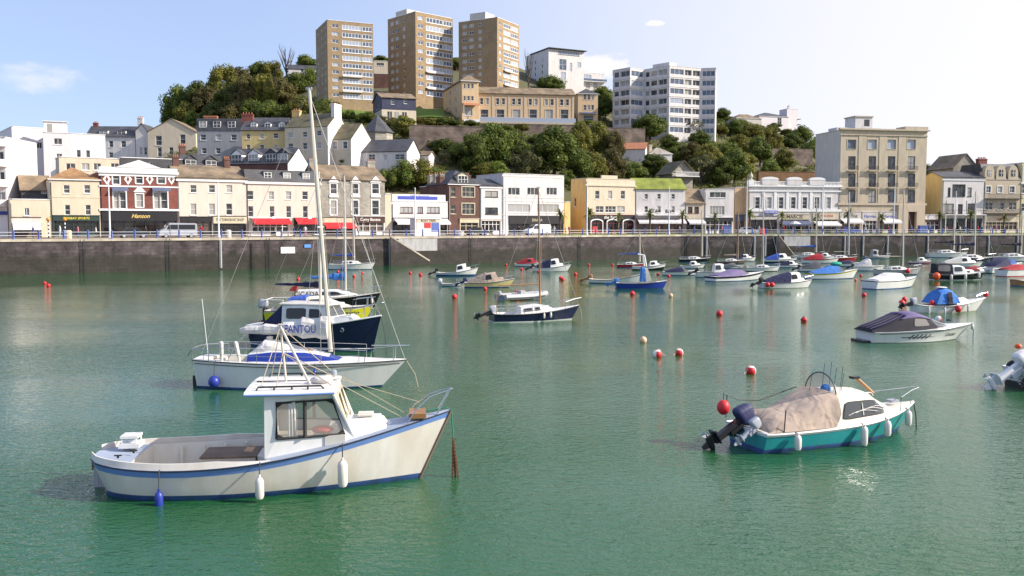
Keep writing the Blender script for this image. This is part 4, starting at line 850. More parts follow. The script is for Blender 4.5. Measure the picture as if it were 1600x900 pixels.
# small houses amid the trees
b=up('white_house','half hidden white cottage with red roof below the zigzag block',972,1008,250,233,-14,'white_render',d=6); b.walls(); b.roof('gable',1.9,'terracotta')
b=up('white_house','half hidden pale cottage with a chimney among trees, right of the red roofed one',1016,1050,252,240,10,'white_render',d=6); b.walls(); b.roof('hip',2.0,'stone_grey'); b.chimney(1,3,.8,.8,2,'cream_render',2)
b=up('chalet','grey gabled chalet with white balcony above the green roofed inn',1050,1082,300,268,22,'stone_grey',pxl=1030,cat='chalet'); wh(b,[(1052,262,1070,272)],nx=4,nz=1); b.walls(); b.roof('gablef',2.6,'moss_tiles',over=.8); T=b.TX(1); L=b.fr(1)[3]; z=b.uz(1,1052,275)[1]; mb=MB(); mb.box(.1,-1.5,z-.15,L+1,-.003,z,'white_trim',T); mb.box(.1,-1.5,z+.9,L+1,-1.42,z+1.0,'white_trim',T)
for k in range(int((L+.9)/.25)): mb.box(.12+k*.25,-1.48,z+.001,.18+k*.25,-1.44,z+.9,'white_trim',T)
mb.build('balcony',b.root)
b=up('white_house','white house with dark roof half hidden by trees left of the brick towers',451,494,128,107,14,'white_render',d=7,down=5); wh(b,[(470,108,474,113),(480,108,484,113)]); b.walls(); b.roof('gable',2.0,'slate')
b=up('house','pale flat roofed house glimpsed between the left and middle towers',584,606,128,95,10,'cream_render',d=8,Y=330,down=8); wh(b,[(588,98,600,103)],nx=4,nz=1); b.walls(); b.roof('flat',m='flat_roof')
b=up('house','dark brown house low between the left and middle towers',585,608,140,115,10,'brown_brick',d=5,Y=318,down=8); b.walls(); b.roof('flat',m='flat_roof')
# retaining walls
mat('old_wall',(.21,.16,.13),.9,'slabs',scale=.6,amt=.2); mat('red_earth',(.26,.13,.07),.95,streak=False,col2=(.14,.10,.05))
def rwall(label,px0,px1,pb,pt,m='old_wall',yaw=12,Y=None): 
    b=hillb('retaining_wall',label,px0,px1,pb,pt,yaw,m,d=1.2,cat='wall',Y=Y); b.walls(); b.roof('flat',m='old_wall',parapet=.02,pm=m)
rwall('tall old stone retaining wall under the lawn of the crescent',640,760,236,196)
rwall('long low stone wall under the terrace of the crescent',748,935,199,193,yaw=9)
rwall('red brown stone wall below the zigzag block',945,1008,226,200)
rwall('reddish earth bank wall above the classical building',1185,1275,296,268,'red_earth')
rwall('grey garden wall between hedges on the right slope',1205,1270,246,232)
# ------------------------------------------------ trees and planting
FK={'dark':((.052,.095,.019),(.18,.21,.036)),'olive':((.10,.115,.022),(.25,.23,.04)),'brown':((.085,.080,.028),(.18,.15,.045)),'bright':((.07,.12,.02),(.22,.26,.05)),'loose':((.10,.11,.045),(.20,.20,.08))}
for k,(a,c) in FK.items(): mat('foliage_'+k,a,.6,'foliage',col2=c,spec=.25)
mat('bark',(.10,.075,.055),.9); 
def leafq(vs,fs,p,n,r,rnd):
    n=(n+Vector((rnd.uniform(-1,1),rnd.uniform(-1,1),rnd.uniform(-.6,1)))*.9).normalized(); a=n.cross(Vector((rnd.uniform(-1,1),rnd.uniform(-1,1),rnd.uniform(-1,1)))).normalized(); b=n.cross(a)
    i=len(vs); q=r*rnd.uniform(.6,1.3); w=q*rnd.uniform(.5,.9)
    vs+=[tuple(p-a*q-b*w*.2),tuple(p+b*w),tuple(p+a*q+b*w*.1),tuple(p-b*w)]; fs.append((i,i+1,i+2,i+3))
def crown_mesh(seed,nb=26,nl=300,spread=.70,rb=(.20,.46),leaf=.047,low=-.75,core=True):
    rnd=random.Random(seed); vs=[];fs=[]
    bl=[]
    for k in range(nb):
        d=Vector((rnd.gauss(0,1),rnd.gauss(0,1),rnd.gauss(.15,.9))).normalized(); q=rnd.uniform(.35,1)**.5*spread
        c=d*q; c.z=max(low,c.z); bl.append((c,rnd.uniform(*rb)))
    for c,r in bl:
        for j in range(nl):
            d=Vector((rnd.gauss(0,1),rnd.gauss(0,1),rnd.gauss(0,1))).normalized(); rr=r*rnd.uniform(.72,1.12)
            p=c+Vector((d.x*rr,d.y*rr,d.z*rr*.8))
            if any((p-c2).length<r2*.62 for c2,r2 in bl if c2 is not c): continue
            leafq(vs,fs,p,d,leaf,rnd)
    if core:
        for c,r in bl:
            b=len(vs)
            for i in range(5):
                for j in range(6):
                    th=PI*(i+.5)/5; ph=2*PI*j/6+i*.4; q=r*.62*rnd.uniform(.8,1.1); vs.append((c.x+q*math.sin(th)*math.cos(ph),c.y+q*math.sin(th)*math.sin(ph),c.z+q*.8*math.cos(th)))
            for i in range(4):
                for j in range(6): fs.append((b+i*6+j,b+i*6+(j+1)%6,b+(i+1)*6+(j+1)%6,b+(i+1)*6+j))
    me=bpy.data.meshes.new('crown'); me.from_pydata(vs,[],fs); me.materials.append(MATS['foliage_dark']); return me
CR=[crown_mesh(s) for s in (1,2,3,4)]
CL=[crown_mesh(s,26,150,.75,(.18,.30),.05,core=False) for s in (11,12)]
CB=[crown_mesh(s,12,300,.5,(.34,.5),.07,low=-.3) for s in (21,22)]
def trunk_mesh(seed,bare=False):
    rnd=random.Random(seed); mb=MB(); mb.tube([(0,0,-.4),(.02,.01,.2),(.05,-.03,.55)],[.075,.055,.04],'bark',7)
    for k in range(7 if not bare else 16):
        a=2*PI*k/7+rnd.uniform(-.4,.4); z0=rnd.uniform(.2,.55); L=rnd.uniform(.45,.8)
        p=[Vector((.03,0,z0)),Vector((math.cos(a)*L*.4,math.sin(a)*L*.4,z0+L*.45)),Vector((math.cos(a)*L*.7,math.sin(a)*L*.7,z0+L*.95))]
        mb.tube(p,[.03,.02,.008],'bark',5)
        if bare:
            for j in range(5):
                b=a+rnd.uniform(-1,1); q=p[1].lerp(p[2],rnd.random()); l=rnd.uniform(.2,.4); mb.tube([q,q+Vector((math.cos(b)*l*.6,math.sin(b)*l*.6,l))],[.012,.004],'bark',4)
    return mb.mesh('trunk')
TM=[trunk_mesh(5),trunk_mesh(6)]; TB=trunk_mesh(9,True)
ORD=['leftmost','second from left','third from left','fourth from left','fifth from left','sixth from left','seventh from left','eighth from left','ninth from left','tenth from left','eleventh from left','twelfth from left','thirteenth from left','fourteenth from left']
TONE={'dark':'dark green','olive':'olive green','brown':'brownish','bright':'bright green','loose':'pale feathery','bare':'bare'}
_r=random.Random(3)
def plant(px,pb,h,w,kind,label,group,cat='tree'):
    p=hit(px,pb); k=p.y/FP; H=h*k; Wd=w*k/2*(1.14 if cat=='tree' else 1.1)
    o=empty('tree' if cat=='tree' else 'bush',(p.x,p.y+Wd*.4,tz(p.x,p.y+Wd*.4)-.1),_r.uniform(0,6.28),label,cat,group)
    Hh=H-(o.location.z-p.z)
    tr=bpy.data.objects.new('trunk',TB if kind=='bare' else _r.choice(TM)); COL.objects.link(tr); tr.parent=o
    if cat=='bush': sz=Hh*.56; cz=Hh*.44
    else: sz=Hh*.52; cz=Hh*.50
    tr.scale=(Wd*1.1,Wd*1.1,Hh*.78) if kind!='bare' else (Wd,Wd,Hh*.75)
    if kind=='bare': return o
    me=_r.choice(CL if kind=='loose' else CB if cat=='bush' else CR)
    c=bpy.data.objects.new('crown',me); COL.objects.link(c); c.parent=o; c.location=(0,0,cz); c.scale=(Wd*.98,Wd*.98,sz)
    c.material_slots[0].link='OBJECT'; c.material_slots[0].material=MATS['foliage_'+kind]; c.rotation_euler=(0,0,_r.uniform(0,6.28))
    return o
CLUST=[
 ('on the skyline of the wooded hill','trees on the wooded hill skyline','tree',[(276,200,72,50,'dark'),(306,192,66,52,'dark'),(347,170,74,54,'olive'),(374,165,66,40,'brown'),(402,150,58,46,'dark'),(424,146,54,40,'olive'),(446,128,54,40,'bare'),(478,112,30,36,'dark')]),
 ('in the middle of the wooded hill','trees in the middle of the wooded hill','tree',[(262,203,36,26,'dark'),(290,202,46,40,'olive'),(322,188,58,50,'brown'),(352,188,62,46,'dark'),(384,182,70,50,'brown'),(410,178,66,44,'olive'),(436,172,56,46,'brown'),(462,150,40,44,'dark'),(484,140,36,34,'dark')]),
 ('at the foot of the wooded hill','trees at the foot of the wooded hill','tree',[(272,208,26,26,'dark'),(298,206,34,24,'bright'),(330,205,44,44,'dark'),(362,204,50,46,'brown'),(392,203,50,46,'dark'),(420,202,46,44,'dark'),(445,202,42,40,'dark'),(468,200,54,48,'olive'),(498,200,44,40,'dark'),(512,192,42,46,'bright'),(545,190,20,26,'bright'),(562,192,16,20,'dark'),(575,196,22,30,'dark')]),
 ('between the chapel and the blue clad house','shrubs by the chapel','bush',[(612,214,36,36,'brown'),(632,220,44,46,'olive'),(600,196,16,24,'loose'),(655,196,16,24,'olive'),(672,200,18,26,'olive'),(690,198,16,26,'dark')]),
 ('above the long white house','shrubs above the long white house','bush',[(540,262,22,34,'bright'),(552,262,20,30,'olive'),(585,236,18,26,'dark'),(660,238,30,34,'dark'),(690,246,34,40,'dark'),(712,250,30,34,'brown')]),
 ('behind the low white roof board shop','trees behind the low white shop','tree',[(604,306,44,34,'bright'),(628,306,58,46,'dark'),(652,304,60,50,'olive'),(676,304,44,40,'dark'),(694,262,30,26,'loose')]),
 ('on the slope above the flat roofed block','trees above the flat roofed block','tree',[(716,262,40,40,'dark'),(740,272,66,50,'dark'),(770,268,76,66,'dark'),(804,264,64,54,'dark'),(752,282,30,40,'olive'),(776,284,34,36,'bright'),(818,286,54,56,'loose'),(846,228,20,40,'dark'),(866,286,90,84,'dark')]),
 ('on the slope above the pub and the inn','trees above the pub','tree',[(906,256,66,44,'olive'),(934,252,62,52,'olive'),(962,262,62,38,'brown'),(905,290,58,46,'dark'),(930,292,54,44,'olive'),(958,292,60,44,'brown'),(976,292,40,30,'dark'),(996,286,36,38,'dark'),(1024,278,40,50,'dark'),(886,296,32,30,'dark')]),
 ('in the gardens below the zigzag block','trees below the zigzag block','tree',[(972,206,28,26,'dark'),(990,208,28,28,'olive'),(1018,224,50,56,'dark'),(1072,226,48,68,'loose'),(1048,238,30,34,'dark'),(1094,234,34,34,'dark'),(1112,222,18,22,'bright'),(1128,214,20,22,'olive'),(946,190,40,30,'dark'),(1130,192,24,26,'dark'),(1144,196,14,30,'bright')]),
 ('on the slope above the narrow brown cottage','trees on the middle of the right slope','tree',[(1062,258,34,36,'dark'),(1084,262,40,40,'brown'),(1108,268,44,44,'olive'),(1098,290,52,50,'loose'),(1128,294,52,44,'dark'),(1118,250,32,36,'dark'),(1150,290,62,46,'dark'),(1140,262,42,40,'dark'),(1168,286,50,40,'olive'),(1160,250,44,44,'olive')]),
 ('on the right slope under the ridge villas','trees under the ridge villas','tree',[(1152,216,32,36,'dark'),(1176,232,40,42,'olive'),(1190,262,54,44,'dark'),(1204,288,40,34,'dark'),(1206,240,46,40,'olive'),(1212,212,22,28,'dark'),(1230,216,16,26,'dark'),(1228,268,40,34,'olive'),(1238,238,30,36,'dark'),(1255,236,40,34,'dark'),(1268,258,44,36,'dark'),(1262,292,30,30,'brown'),(1286,240,34,30,'dark'),(1196,224,22,36,'olive')]),
 ('along the terrace wall of the crescent','hedge shrubs on the terrace wall','bush',[(764,206,14,34,'dark'),(790,207,13,32,'dark'),(815,206,15,34,'olive'),(842,207,16,34,'dark'),(870,207,17,34,'olive'),(898,206,17,32,'dark'),(922,204,18,30,'bright'),(650,206,12,28,'dark'),(672,240,26,30,'olive'),(708,198,12,34,'dark'),(736,198,12,32,'dark')]),
 ('between the ridge buildings','trees between the ridge buildings','tree',[(593,102,16,30,'dark'),(712,112,22,30,'dark'),(826,148,66,26,'bare'),(860,150,36,44,'dark'),(888,148,24,28,'bright'),(942,166,34,36,'dark'),(1236,214,22,26,'olive'),(1160,210,24,30,'dark'),(1182,212,20,30,'olive'),(1208,212,16,26,'dark')]),
 ('behind the beige block and the yellow side wall','trees behind the yellow side wall','tree',[(1452,290,36,30,'dark'),(1470,288,26,24,'olive')]),
]
for ph,grp,cat,l in CLUST:
    l=sorted(l)
    for i,t in enumerate(l):
        word='tree' if cat=='tree' else 'shrub'
        plant(*t,f'{TONE[t[4]]} {word}, {ORD[i]} {ph}',grp,cat)
# scrub covering the slope, one mass nobody could count
def scrub():
    rnd=random.Random(8); groups={'foliage_dark':([],[]),'foliage_olive':([],[]),'foliage_brown':([],[]),'foliage_bright':([],[])}
    for _ in range(5200):
        px=rnd.uniform(225,1330); pb=rnd.uniform(150,300)
        if pb<lerp(RT,px)+3: continue
        p=hit(px,pb); r=rnd.uniform(.5,1.5)*p.y/260
        if abs(px-675)<24 and abs(pb-177)<9: continue
        if 525<px<600 and 160<pb<178: continue
        k=rnd.choices(list(groups),[5,3,3,1])[0]; vs,fs=groups[k]
        for j in range(22):
            d=Vector((rnd.gauss(0,1),rnd.gauss(0,1),abs(rnd.gauss(0,1)))).normalized(); leafq(vs,fs,p+Vector((d.x*r,d.y*r,d.z*r*.9)),d,r*.24,rnd)
    vs=[];fs=[];mi=[];me=bpy.data.meshes.new('undergrowth')
    for i,(k,(v,f)) in enumerate(groups.items()):
        b=len(vs); vs+=v; fs+=[tuple(b+q for q in x) for x in f]; mi+=[i]*len(f); me.materials.append(MATS[k])
    me.from_pydata(vs,[],fs); me.polygons.foreach_set('material_index',mi)
    o=bpy.data.objects.new('undergrowth',me); COL.objects.link(o); tag(o,'low scrub and undergrowth covering the hillside between the houses','undergrowth',kind='stuff')
scrub()
# lawns on the hill
def patch(name,quad):
    vs=[hit(*q)+Vector((0,0,.25)) for q in quad]; 
    n=8; V=[];F=[]
    for j in range(n+1):
        for i in range(n+1):
            a=vs[0].lerp(vs[1],i/n); c=vs[3].lerp(vs[2],i/n); p=a.lerp(c,j/n); V.append((p.x,p.y,tz(p.x,p.y)+.22))
    for j in range(n):
        for i in range(n): F.append((j*(n+1)+i,j*(n+1)+i+1,(j+1)*(n+1)+i+1,(j+1)*(n+1)+i))
    tag(MB().add(V,F,'lawn_green').build(name,fix=False),kind='structure')
patch('lawn',[(650,185),(694,185),(694,170),(650,170)]); patch('lawn',[(528,182),(592,182),(592,160),(528,160)])
# palms on the promenade
mat('palm_leaf',(.10,.13,.03),.5,'foliage',col2=(.22,.24,.06),spec=.3)
def palm():
    o=empty('palm_tree',(0,0,0),0,'','palm','palms along the promenade'); rnd=random.Random(4)
    MB().tube([(0,0,0),(.05,0,1.2),(0,.05,2.6)],[.2,.14,.13],'bark',8).build('trunk',o)
    vs=[];fs=[]
    for k in range(34):
        a=rnd.uniform(0,2*PI); el=rnd.uniform(-.3,1.3); L=rnd.uniform(1.1,1.6); p=Vector((0,0,2.6)); d=Vector((math.cos(a)*math.cos(el),math.sin(a)*math.cos(el),math.sin(el))); side=Vector((-math.sin(a),math.cos(a),0))
        for j in range(5):
            d2=(d+Vector((0,0,-.28*j))).normalized(); q=p+d2*L/5; w=.17*(1-j/5.5); w2=.17*(1-(j+1)/5.5); i=len(vs)
            vs+=[tuple(p-side*w),tuple(p+side*w),tuple(q+side*w2),tuple(q-side*w2)]; fs.append((i,i+1,i+2,i+3)); p=q
    me=bpy.data.meshes.new('crown'); me.from_pydata(vs,[],fs); me.materials.append(MATS['palm_leaf']); c=bpy.data.objects.new('crown',me); COL.objects.link(c); c.parent=o
    return o
PL=[(875,'beside the orange side wall of the pub'),(921,'in front of the left arch of the pub'),(966,'in front of the right arch of the pub'),(1015,'in front of the white inn, left'),(1066,'between the inn and the narrow cottage'),(1117,'in front of the white flat topped house'),(1171,'at the left corner of the classical building'),(1221,'in front of the classical building signboard'),(1276,'under the right end of the classical building'),(1325,'in front of the left end of the beige block'),(1377,'in front of the middle of the beige block'),(1467,'in front of the low white cafe'),(1516,'in front of the green balcony house'),(1568,'in front of the three gabled stone terrace')]
P0=palm()
for i,(px,ph) in enumerate(PL):
    o=P0 if i==0 else copy_tree(P0); q,_=on_line(offs(QL,14.5 if px>900 else 13.8),px); o.location=(q.x,q.y,HQ-.02); o.rotation_euler=(0,0,i*1.7); s=1.35+.15*math.sin(i*2.3); o.scale=(s,s,s*1.05); o['label']='small palm tree '+ph
# ------------------------------------------------ promenade furniture
mat('pole_white',(.75,.75,.76),.4,'flat'); mat('orange_globe',(.8,.28,.03),.4,'flat')
def lamp(px,pt,d,label,name='flagpole',cat='pole',arm=False):
    q,_=on_line(offs(QL,d),px); H=P(px,pt,q.y).z-HQ; o=empty(name,(q.x,q.y,HQ),0,label,cat,'white poles on the quay')
    MB().tube([(0,0,0),(0,0,H*.5),(0,0,H)],[.13,.1,.06],'pole_white',8).build('pole',o,smooth=True); MB().lathe([(.24,0),(.22,.25),(.14,.4)],'pole_white',n=10).build('base',o)
    MB().blob((0,0,H+.05),.11,.11,.11,'pole_white' if not arm else 'sign_yellow').build('finial',o,smooth=True)
for px,pt,ph in [(172,285,'tall white pole in front of the red brick bar'),(342,287,'tall white pole in front of the boat shop sign'),(649,295,'tall white pole beside the promenade kiosk'),(790,295,'tall white pole left of the parked white van'),(917,292,'tall white pole at the corner of the cream pub'),(1045,294,'tall white pole in front of the green roofed inn'),(1166,284,'tall white pole at the left corner of the classical building'),(1285,290,'tall white pole before the right end of the classical building'),(1396,293,'tall white pole in front of the beige block'),(1492,300,'thin white pole in front of the green balcony house'),(500,270,'thin white pole behind the yacht mast')]: lamp(px,pt,1.0,ph)
def beacon(px,pt,ph):
    q,_=on_line(offs(QL,13),px); H=P(px,pt,q.y).z-HQ; o=empty('crossing_beacon',(q.x,q.y,HQ),0,ph,'beacon','striped crossing beacons')
    mb=MB(); n=9
    for k in range(n): mb.lathe([(.09,H*k/n),(.09,H*(k+1)/n)],'sign_white' if k%2 else 'sign_black',n=8)
    mb.build('post',o); MB().blob((0,0,H+.2),.26,.26,.26,'orange_globe').build('globe',o,smooth=True)
beacon(76,345,'striped crossing beacon with orange globe, left of the green shop'); beacon(102,345,'striped crossing beacon with orange globe, before the green shop window')
# kiosk
q,yw=on_line(offs(QL,4.5),650); k=empty('kiosk',(q.x,q.y,HQ),yw,'small white ticket kiosk covered with posters on the promenade','kiosk')
w=4.3; MB().box(0,0,0,w,2.2,2.7,'white_render').build('wall',k); MB().box(-.15,-.15,2.701,w+.15,2.35,2.85,'white_trim').build('roof',k)
sb=MB().box(.1,-.06,2.2,w-.1,-.003,2.65,'cream_front').build('sign_board',k); text('sign_lettering','BOAT TRIPS',sb,lambda x,y,z:(w/2+x,-.06+z,2.42+y),.36,'brown_front')
for a,c,m in ((.15,1.3,'sign_white'),(1.45,2.6,'sign_red'),(2.75,4.1,'railing_blue')): MB().box(a,-.05,.7 if m!='sign_red' else 1.3,c,-.003,2.1,m).build('poster',k)
mat('poster_blue',(.12,.3,.75),.5,'flat')
# ------------------------------------------------ quay steps, plates, ladders
def stairs(px0,px1,pxr,label):
    a,_=on_line(QL,px0); c,_=on_line(QL,px1); r,_=on_line(QL,pxr); e=(c-a).normalized(); n=Vector((-e.y,e.x)); yaw=math.atan2(e.y,e.x)
    L=(c-a).length; L2=(r-a).length; D=.7
    o=empty('quay_steps',(a.x-n.x*D,a.y-n.y*D,0),yaw,label,'steps'); mb=MB(); N_=18
    for i in range(N_): mb.box(L*i/N_,.2,-.5,L*(i+1)/N_,D-.01,HQ*(1-(i+1)/(N_+1)),'concrete')
    mb.build('flight',o)
    pb=MB(); pb.prism([(0,0,-.5),(L,0,-.5),(L,0,.45),(0,0,HQ+.0)],(0,.18,0),'quay_stone'); pb.prism([(-.05,-.04,HQ+.003),(L,-.04,.455),(L,-.04,.70),(-.05,-.04,HQ+.22)],(0,.24,0),'coping'); pb.build('parapet',o)
    MB().box(1.6,D-.06,HQ-2.2,L2,D-.005,HQ-.32,'concrete').build('pale_wall_panel',o)
stairs(607,668,683,'stone steps with pale parapet down the quay wall below the kiosk'); stairs(1213,1238,1266,'stone steps with pale parapet down the quay wall, right part')
def plate(px0,py0,px1,py1,m,label):
    a,yw=on_line(QL,px0); c,_=on_line(QL,px1); z1=P(px0,py0,a.y).z; z0=P(px0,py1,a.y).z; o=MB().box(0,-.12,z0,(c-a).length,-.01,z1,m).build('wall_sign',None,(a.x,a.y,0)); o.rotation_euler=(0,0,yw); tag(o,label,'sign')
plate(438,386,460,396,'sign_white','blank white plate on the quay wall under the red awnings'); plate(475,382,485,387,'poster_blue','small blue plate on the quay wall right of the white plate')
q0=[]
for px in (344,1104,1179,1196,1320,1349,1387,1450,1500,1545,1590):
    a,yw=on_line(QL,px); 
    o=MB().tube([(0,-.12,.3),(0,-.12,HQ-.35)],.07,'concrete',6).box(-.16,-.1,.2,.16,-.01,HQ-.34,'concrete').build('fender_post',None,(a.x,a.y,0)); o.rotation_euler=(0,0,yw)
    tag(o,None,'fender post','vertical fender posts on the quay wall'); q0.append(o)
q0[0]['label']='pale vertical post on the left quay wall below the white pole'
for i,o in enumerate(q0[1:]): o['label']=f'pale vertical post on the right quay wall, {ORD[i]}'

for i,(px,ph) in enumerate(((128,'below the cream litter bin'),(262,'below the silver minibus'),(418,'left of the blank white plate'),(735,'right of the left hand steps'),(905,'below the cream pub'),(1075,'below the narrow brown cottage'))):
    a,yw=on_line(QL,px); mb=MB()
    for sx in (-.22,.22): mb.tube([(sx,-.14,-.2),(sx,-.14,HQ-.05)],.03,'dark_trim',5)
    for k in range(13): mb.tube([(-.22,-.14,.1+k*.32),(.22,-.14,.1+k*.32)],.022,'dark_trim',5)
    o=mb.build('quay_ladder',None,(a.x,a.y,0)); o.rotation_euler=(0,0,yw); tag(o,'rusty dark iron ladder on the quay wall '+ph,'ladder','ladders on the quay wall')
# ------------------------------------------------ boats
GC={}
def gel(name,c,rough=.25,amt=.05): return mat(name,c,rough,'gel',amt=amt,scale=1.5)
gel('gel_white',(.74,.73,.71)); gel('gel_cream',(.72,.67,.58),.35,.06); mat('gel_old_white',(.72,.69,.65),.42,'gel',amt=.06,scale=.9,col2=(.58,.52,.44)); gel('gel_navy',(.010,.014,.05)); gel('gel_black',(.012,.012,.016)); gel('gel_blue',(.02,.045,.30)); gel('gel_teal',(.02,.28,.30)); gel('gel_yellow',(.62,.58,.03)); gel('gel_pale_yellow',(.62,.52,.26)); gel('gel_red',(.40,.02,.03)); gel('gel_grey',(.42,.42,.43)); gel('gel_sky_blue',(.14,.25,.55),.35)
mat('anti_blue',(.035,.09,.28),.5,'gel',amt=.1,scale=2,col2=(.03,.06,.12)); gel('anti_red',(.22,.03,.02),.5); gel('anti_black',(.015,.015,.015),.5)
mat('deck_white',(.72,.70,.67),.55,amt=.08); mat('deck_blue_grey',(.33,.38,.48),.6,amt=.08); mat('deck_cream',(.58,.52,.42),.6,amt=.08); mat('deck_grey',(.3,.3,.31),.6); mat('varnish',(.36,.18,.07),.4,amt=.2); mat('old_wood',(.20,.13,.085),.75,amt=.25)
mat('cloth_navy',(.018,.02,.07),.85,bump=1.0,streak=False); mat('cloth_blue',(.04,.10,.42),.85,bump=1.0,streak=False); mat('cloth_bright_blue',(.05,.19,.55),.85,bump=1.0,streak=False); mat('cloth_red',(.38,.02,.03),.85); mat('cloth_beige',(.43,.335,.27),.9,bump=1.0,amt=.15,streak=False); mat('cloth_grey',(.13,.13,.15),.9); mat('cloth_white',(.68,.65,.63),.85,bump=1.0,streak=False,amt=.1); mat('cloth_black',(.02,.018,.03),.8); mat('cloth_purple',(.17,.13,.27),.85); mat('cloth_green',(.02,.35,.22),.8)
mat('rubber',(.02,.02,.02),.6,'flat'); mat('steel',(.6,.6,.6),.25,'flat',metal=1); mat('wire',(.30,.29,.28),.5,'flat'); mat('engine_black',(.018,.018,.022),.35,'flat'); mat('engine_navy',(.02,.025,.09),.6,'flat'); mat('engine_white',(.7,.7,.72),.35,'flat'); mat('engine_grey',(.33,.35,.4),.4,'flat'); mat('fender_white',(.72,.68,.62),.45,amt=.1); mat('fender_blue',(.02,.04,.30),.4,'flat'); mat('rope',(.42,.36,.26),.9,'flat'); mat('rope_green',(.04,.22,.13),.9,'flat'); mat('rope_dark',(.06,.06,.08),.9,'flat'); mat('rust',(.20,.09,.04),.85,'flat'); mat('mast_alloy',(.62,.56,.48),.45,'flat',metal=.3); mat('buoy_red',(.66,.02,.03),.5,'gel',amt=.1,scale=4); mat('buoy_orange',(.85,.10,.02),.35,'flat'); mat('buoy_cream',(.72,.45,.28),.4,'flat'); mat('cushion_blue',(.16,.22,.42),.8,'flat')
def clearglass(name,tint=(.3,.32,.33),a=.45):
    m,t,b=newmat(name); b.inputs['Base Color'].default_value=c4(tint); b.inputs['Roughness'].default_value=.05; b.inputs['Alpha'].default_value=a; MATS[name]=m
clearglass('boat_glass',(.10,.11,.12),.72); clearglass('cabin_glass',(.45,.42,.38),.35); mat('dark_glass',(.018,.018,.022),.06,'flat'); clearglass('vinyl',(.6,.55,.5),.45)
class Loft:
    """stations (xb,xt,yb,yt,zb,zt): bottom/top x, half widths, heights; r = corner radius; camber"""
    def __init__(s,st,r=.12,cam=.05): s.st=st; s.r=r; s.cam=cam
    def at(s,k,v,sg=1):
        st=s.st; i=max(0,min(len(st)-2,int(k))); f=k-i; a,b=st[i],st[i+1]; q=[x+(y-x)*f for x,y in zip(a,b)]
        xb,xt,yb,yt,zb,zt=q; return Vector((xb+(xt-xb)*v,sg*(yb+(yt-yb)*v),zb+(zt-zb)*v))
    def kx(s,x,v):
        n=len(s.st)-1; lo=s.at(0,v).x; 
        for i in range(n):
            a=s.at(i,v).x; b=s.at(i+.9999,v).x
            if (a<=x<=b) or i==n-1: return i+(x-a)/(b-a) if abs(b-a)>1e-6 else i
        return n
    def side(s,x,v,sg=1,off=0):
        p=s.at(s.kx(x,v),v,sg); p.y+=sg*off; return p
    def mesh(s,mb,m,top=None,closed=True,n=6):
        R_=[]
        for q in s.st:
            xb,xt,yb,yt,zb,zt=q; r=min(s.r,yt*.8,abs(zt-zb)*.8); vr=1-r/max(.01,(zt-zb)); L=[]
            for v in (0,.5*vr,vr): L.append((xb+(xt-xb)*v,yb+(yt-yb)*v,zb+(zt-zb)*v))
            y0=yb+(yt-yb)*vr
            for a in (.33,.66,1): t=a*PI/2; L.append((xt,yt-r+(r)*math.cos(t)*(1 if yt>r else 1),zt-r+r*math.sin(t)))
            L.append((xt,(yt-r)*.5,zt+s.cam*.75)); L.append((xt,0,zt+s.cam))
            full=L+[(x,-y,z) for x,y,z in reversed(L[:-1])]; R_.append(full)
        N_=len(R_[0]); vs=[p for g in R_ for p in g]; fs=[];ms=[]
        for i in range(len(R_)-1):
            for j in range(N_-1): fs.append((i*N_+j,i*N_+j+1,(i+1)*N_+j+1,(i+1)*N_+j)); ms.append(top if (top and 4<=j<=N_-6) else m)
        if closed: fs.append(tuple(range(N_))); ms.append(m); fs.append(tuple(range((len(R_)-1)*N_+N_-1,(len(R_)-1)*N_-1,-1))); ms.append(m)
        b=len(mb.v); mb.v+=vs
        for f,mm in zip(fs,ms): mb.f.append([b+q for q in f]); mb.m.append(mb.mi(mm))
        return mb
def roundpoly(x0,x1,v0,v1,skew0=0,skew1=0,r=.2):
    """rounded window outline in (x,v)"""
    P_=[(x0,v0,skew0,0),(x1,v0,skew1,0),(x1,v1,skew1,1),(x0,v1,skew0,1)]; o=[]
    w=x1-x0; h=v1-v0; c=[(x0,v0),(x1,v0),(x1+skew1,v1),(x0+skew0,v1)]
    for i in range(4):
        p=Vector(c[i]); a=Vector(c[i-1]); b=Vector(c[(i+1)%4])
        for t in (1,.5,.15): o.append(tuple(p+(a-p)*(r*t)*.5+(b-p)*(r*(1-t))*.5*(1 if t<1 else 0)))
        o.append(tuple(p+(b-p)*r*.5))
    return o
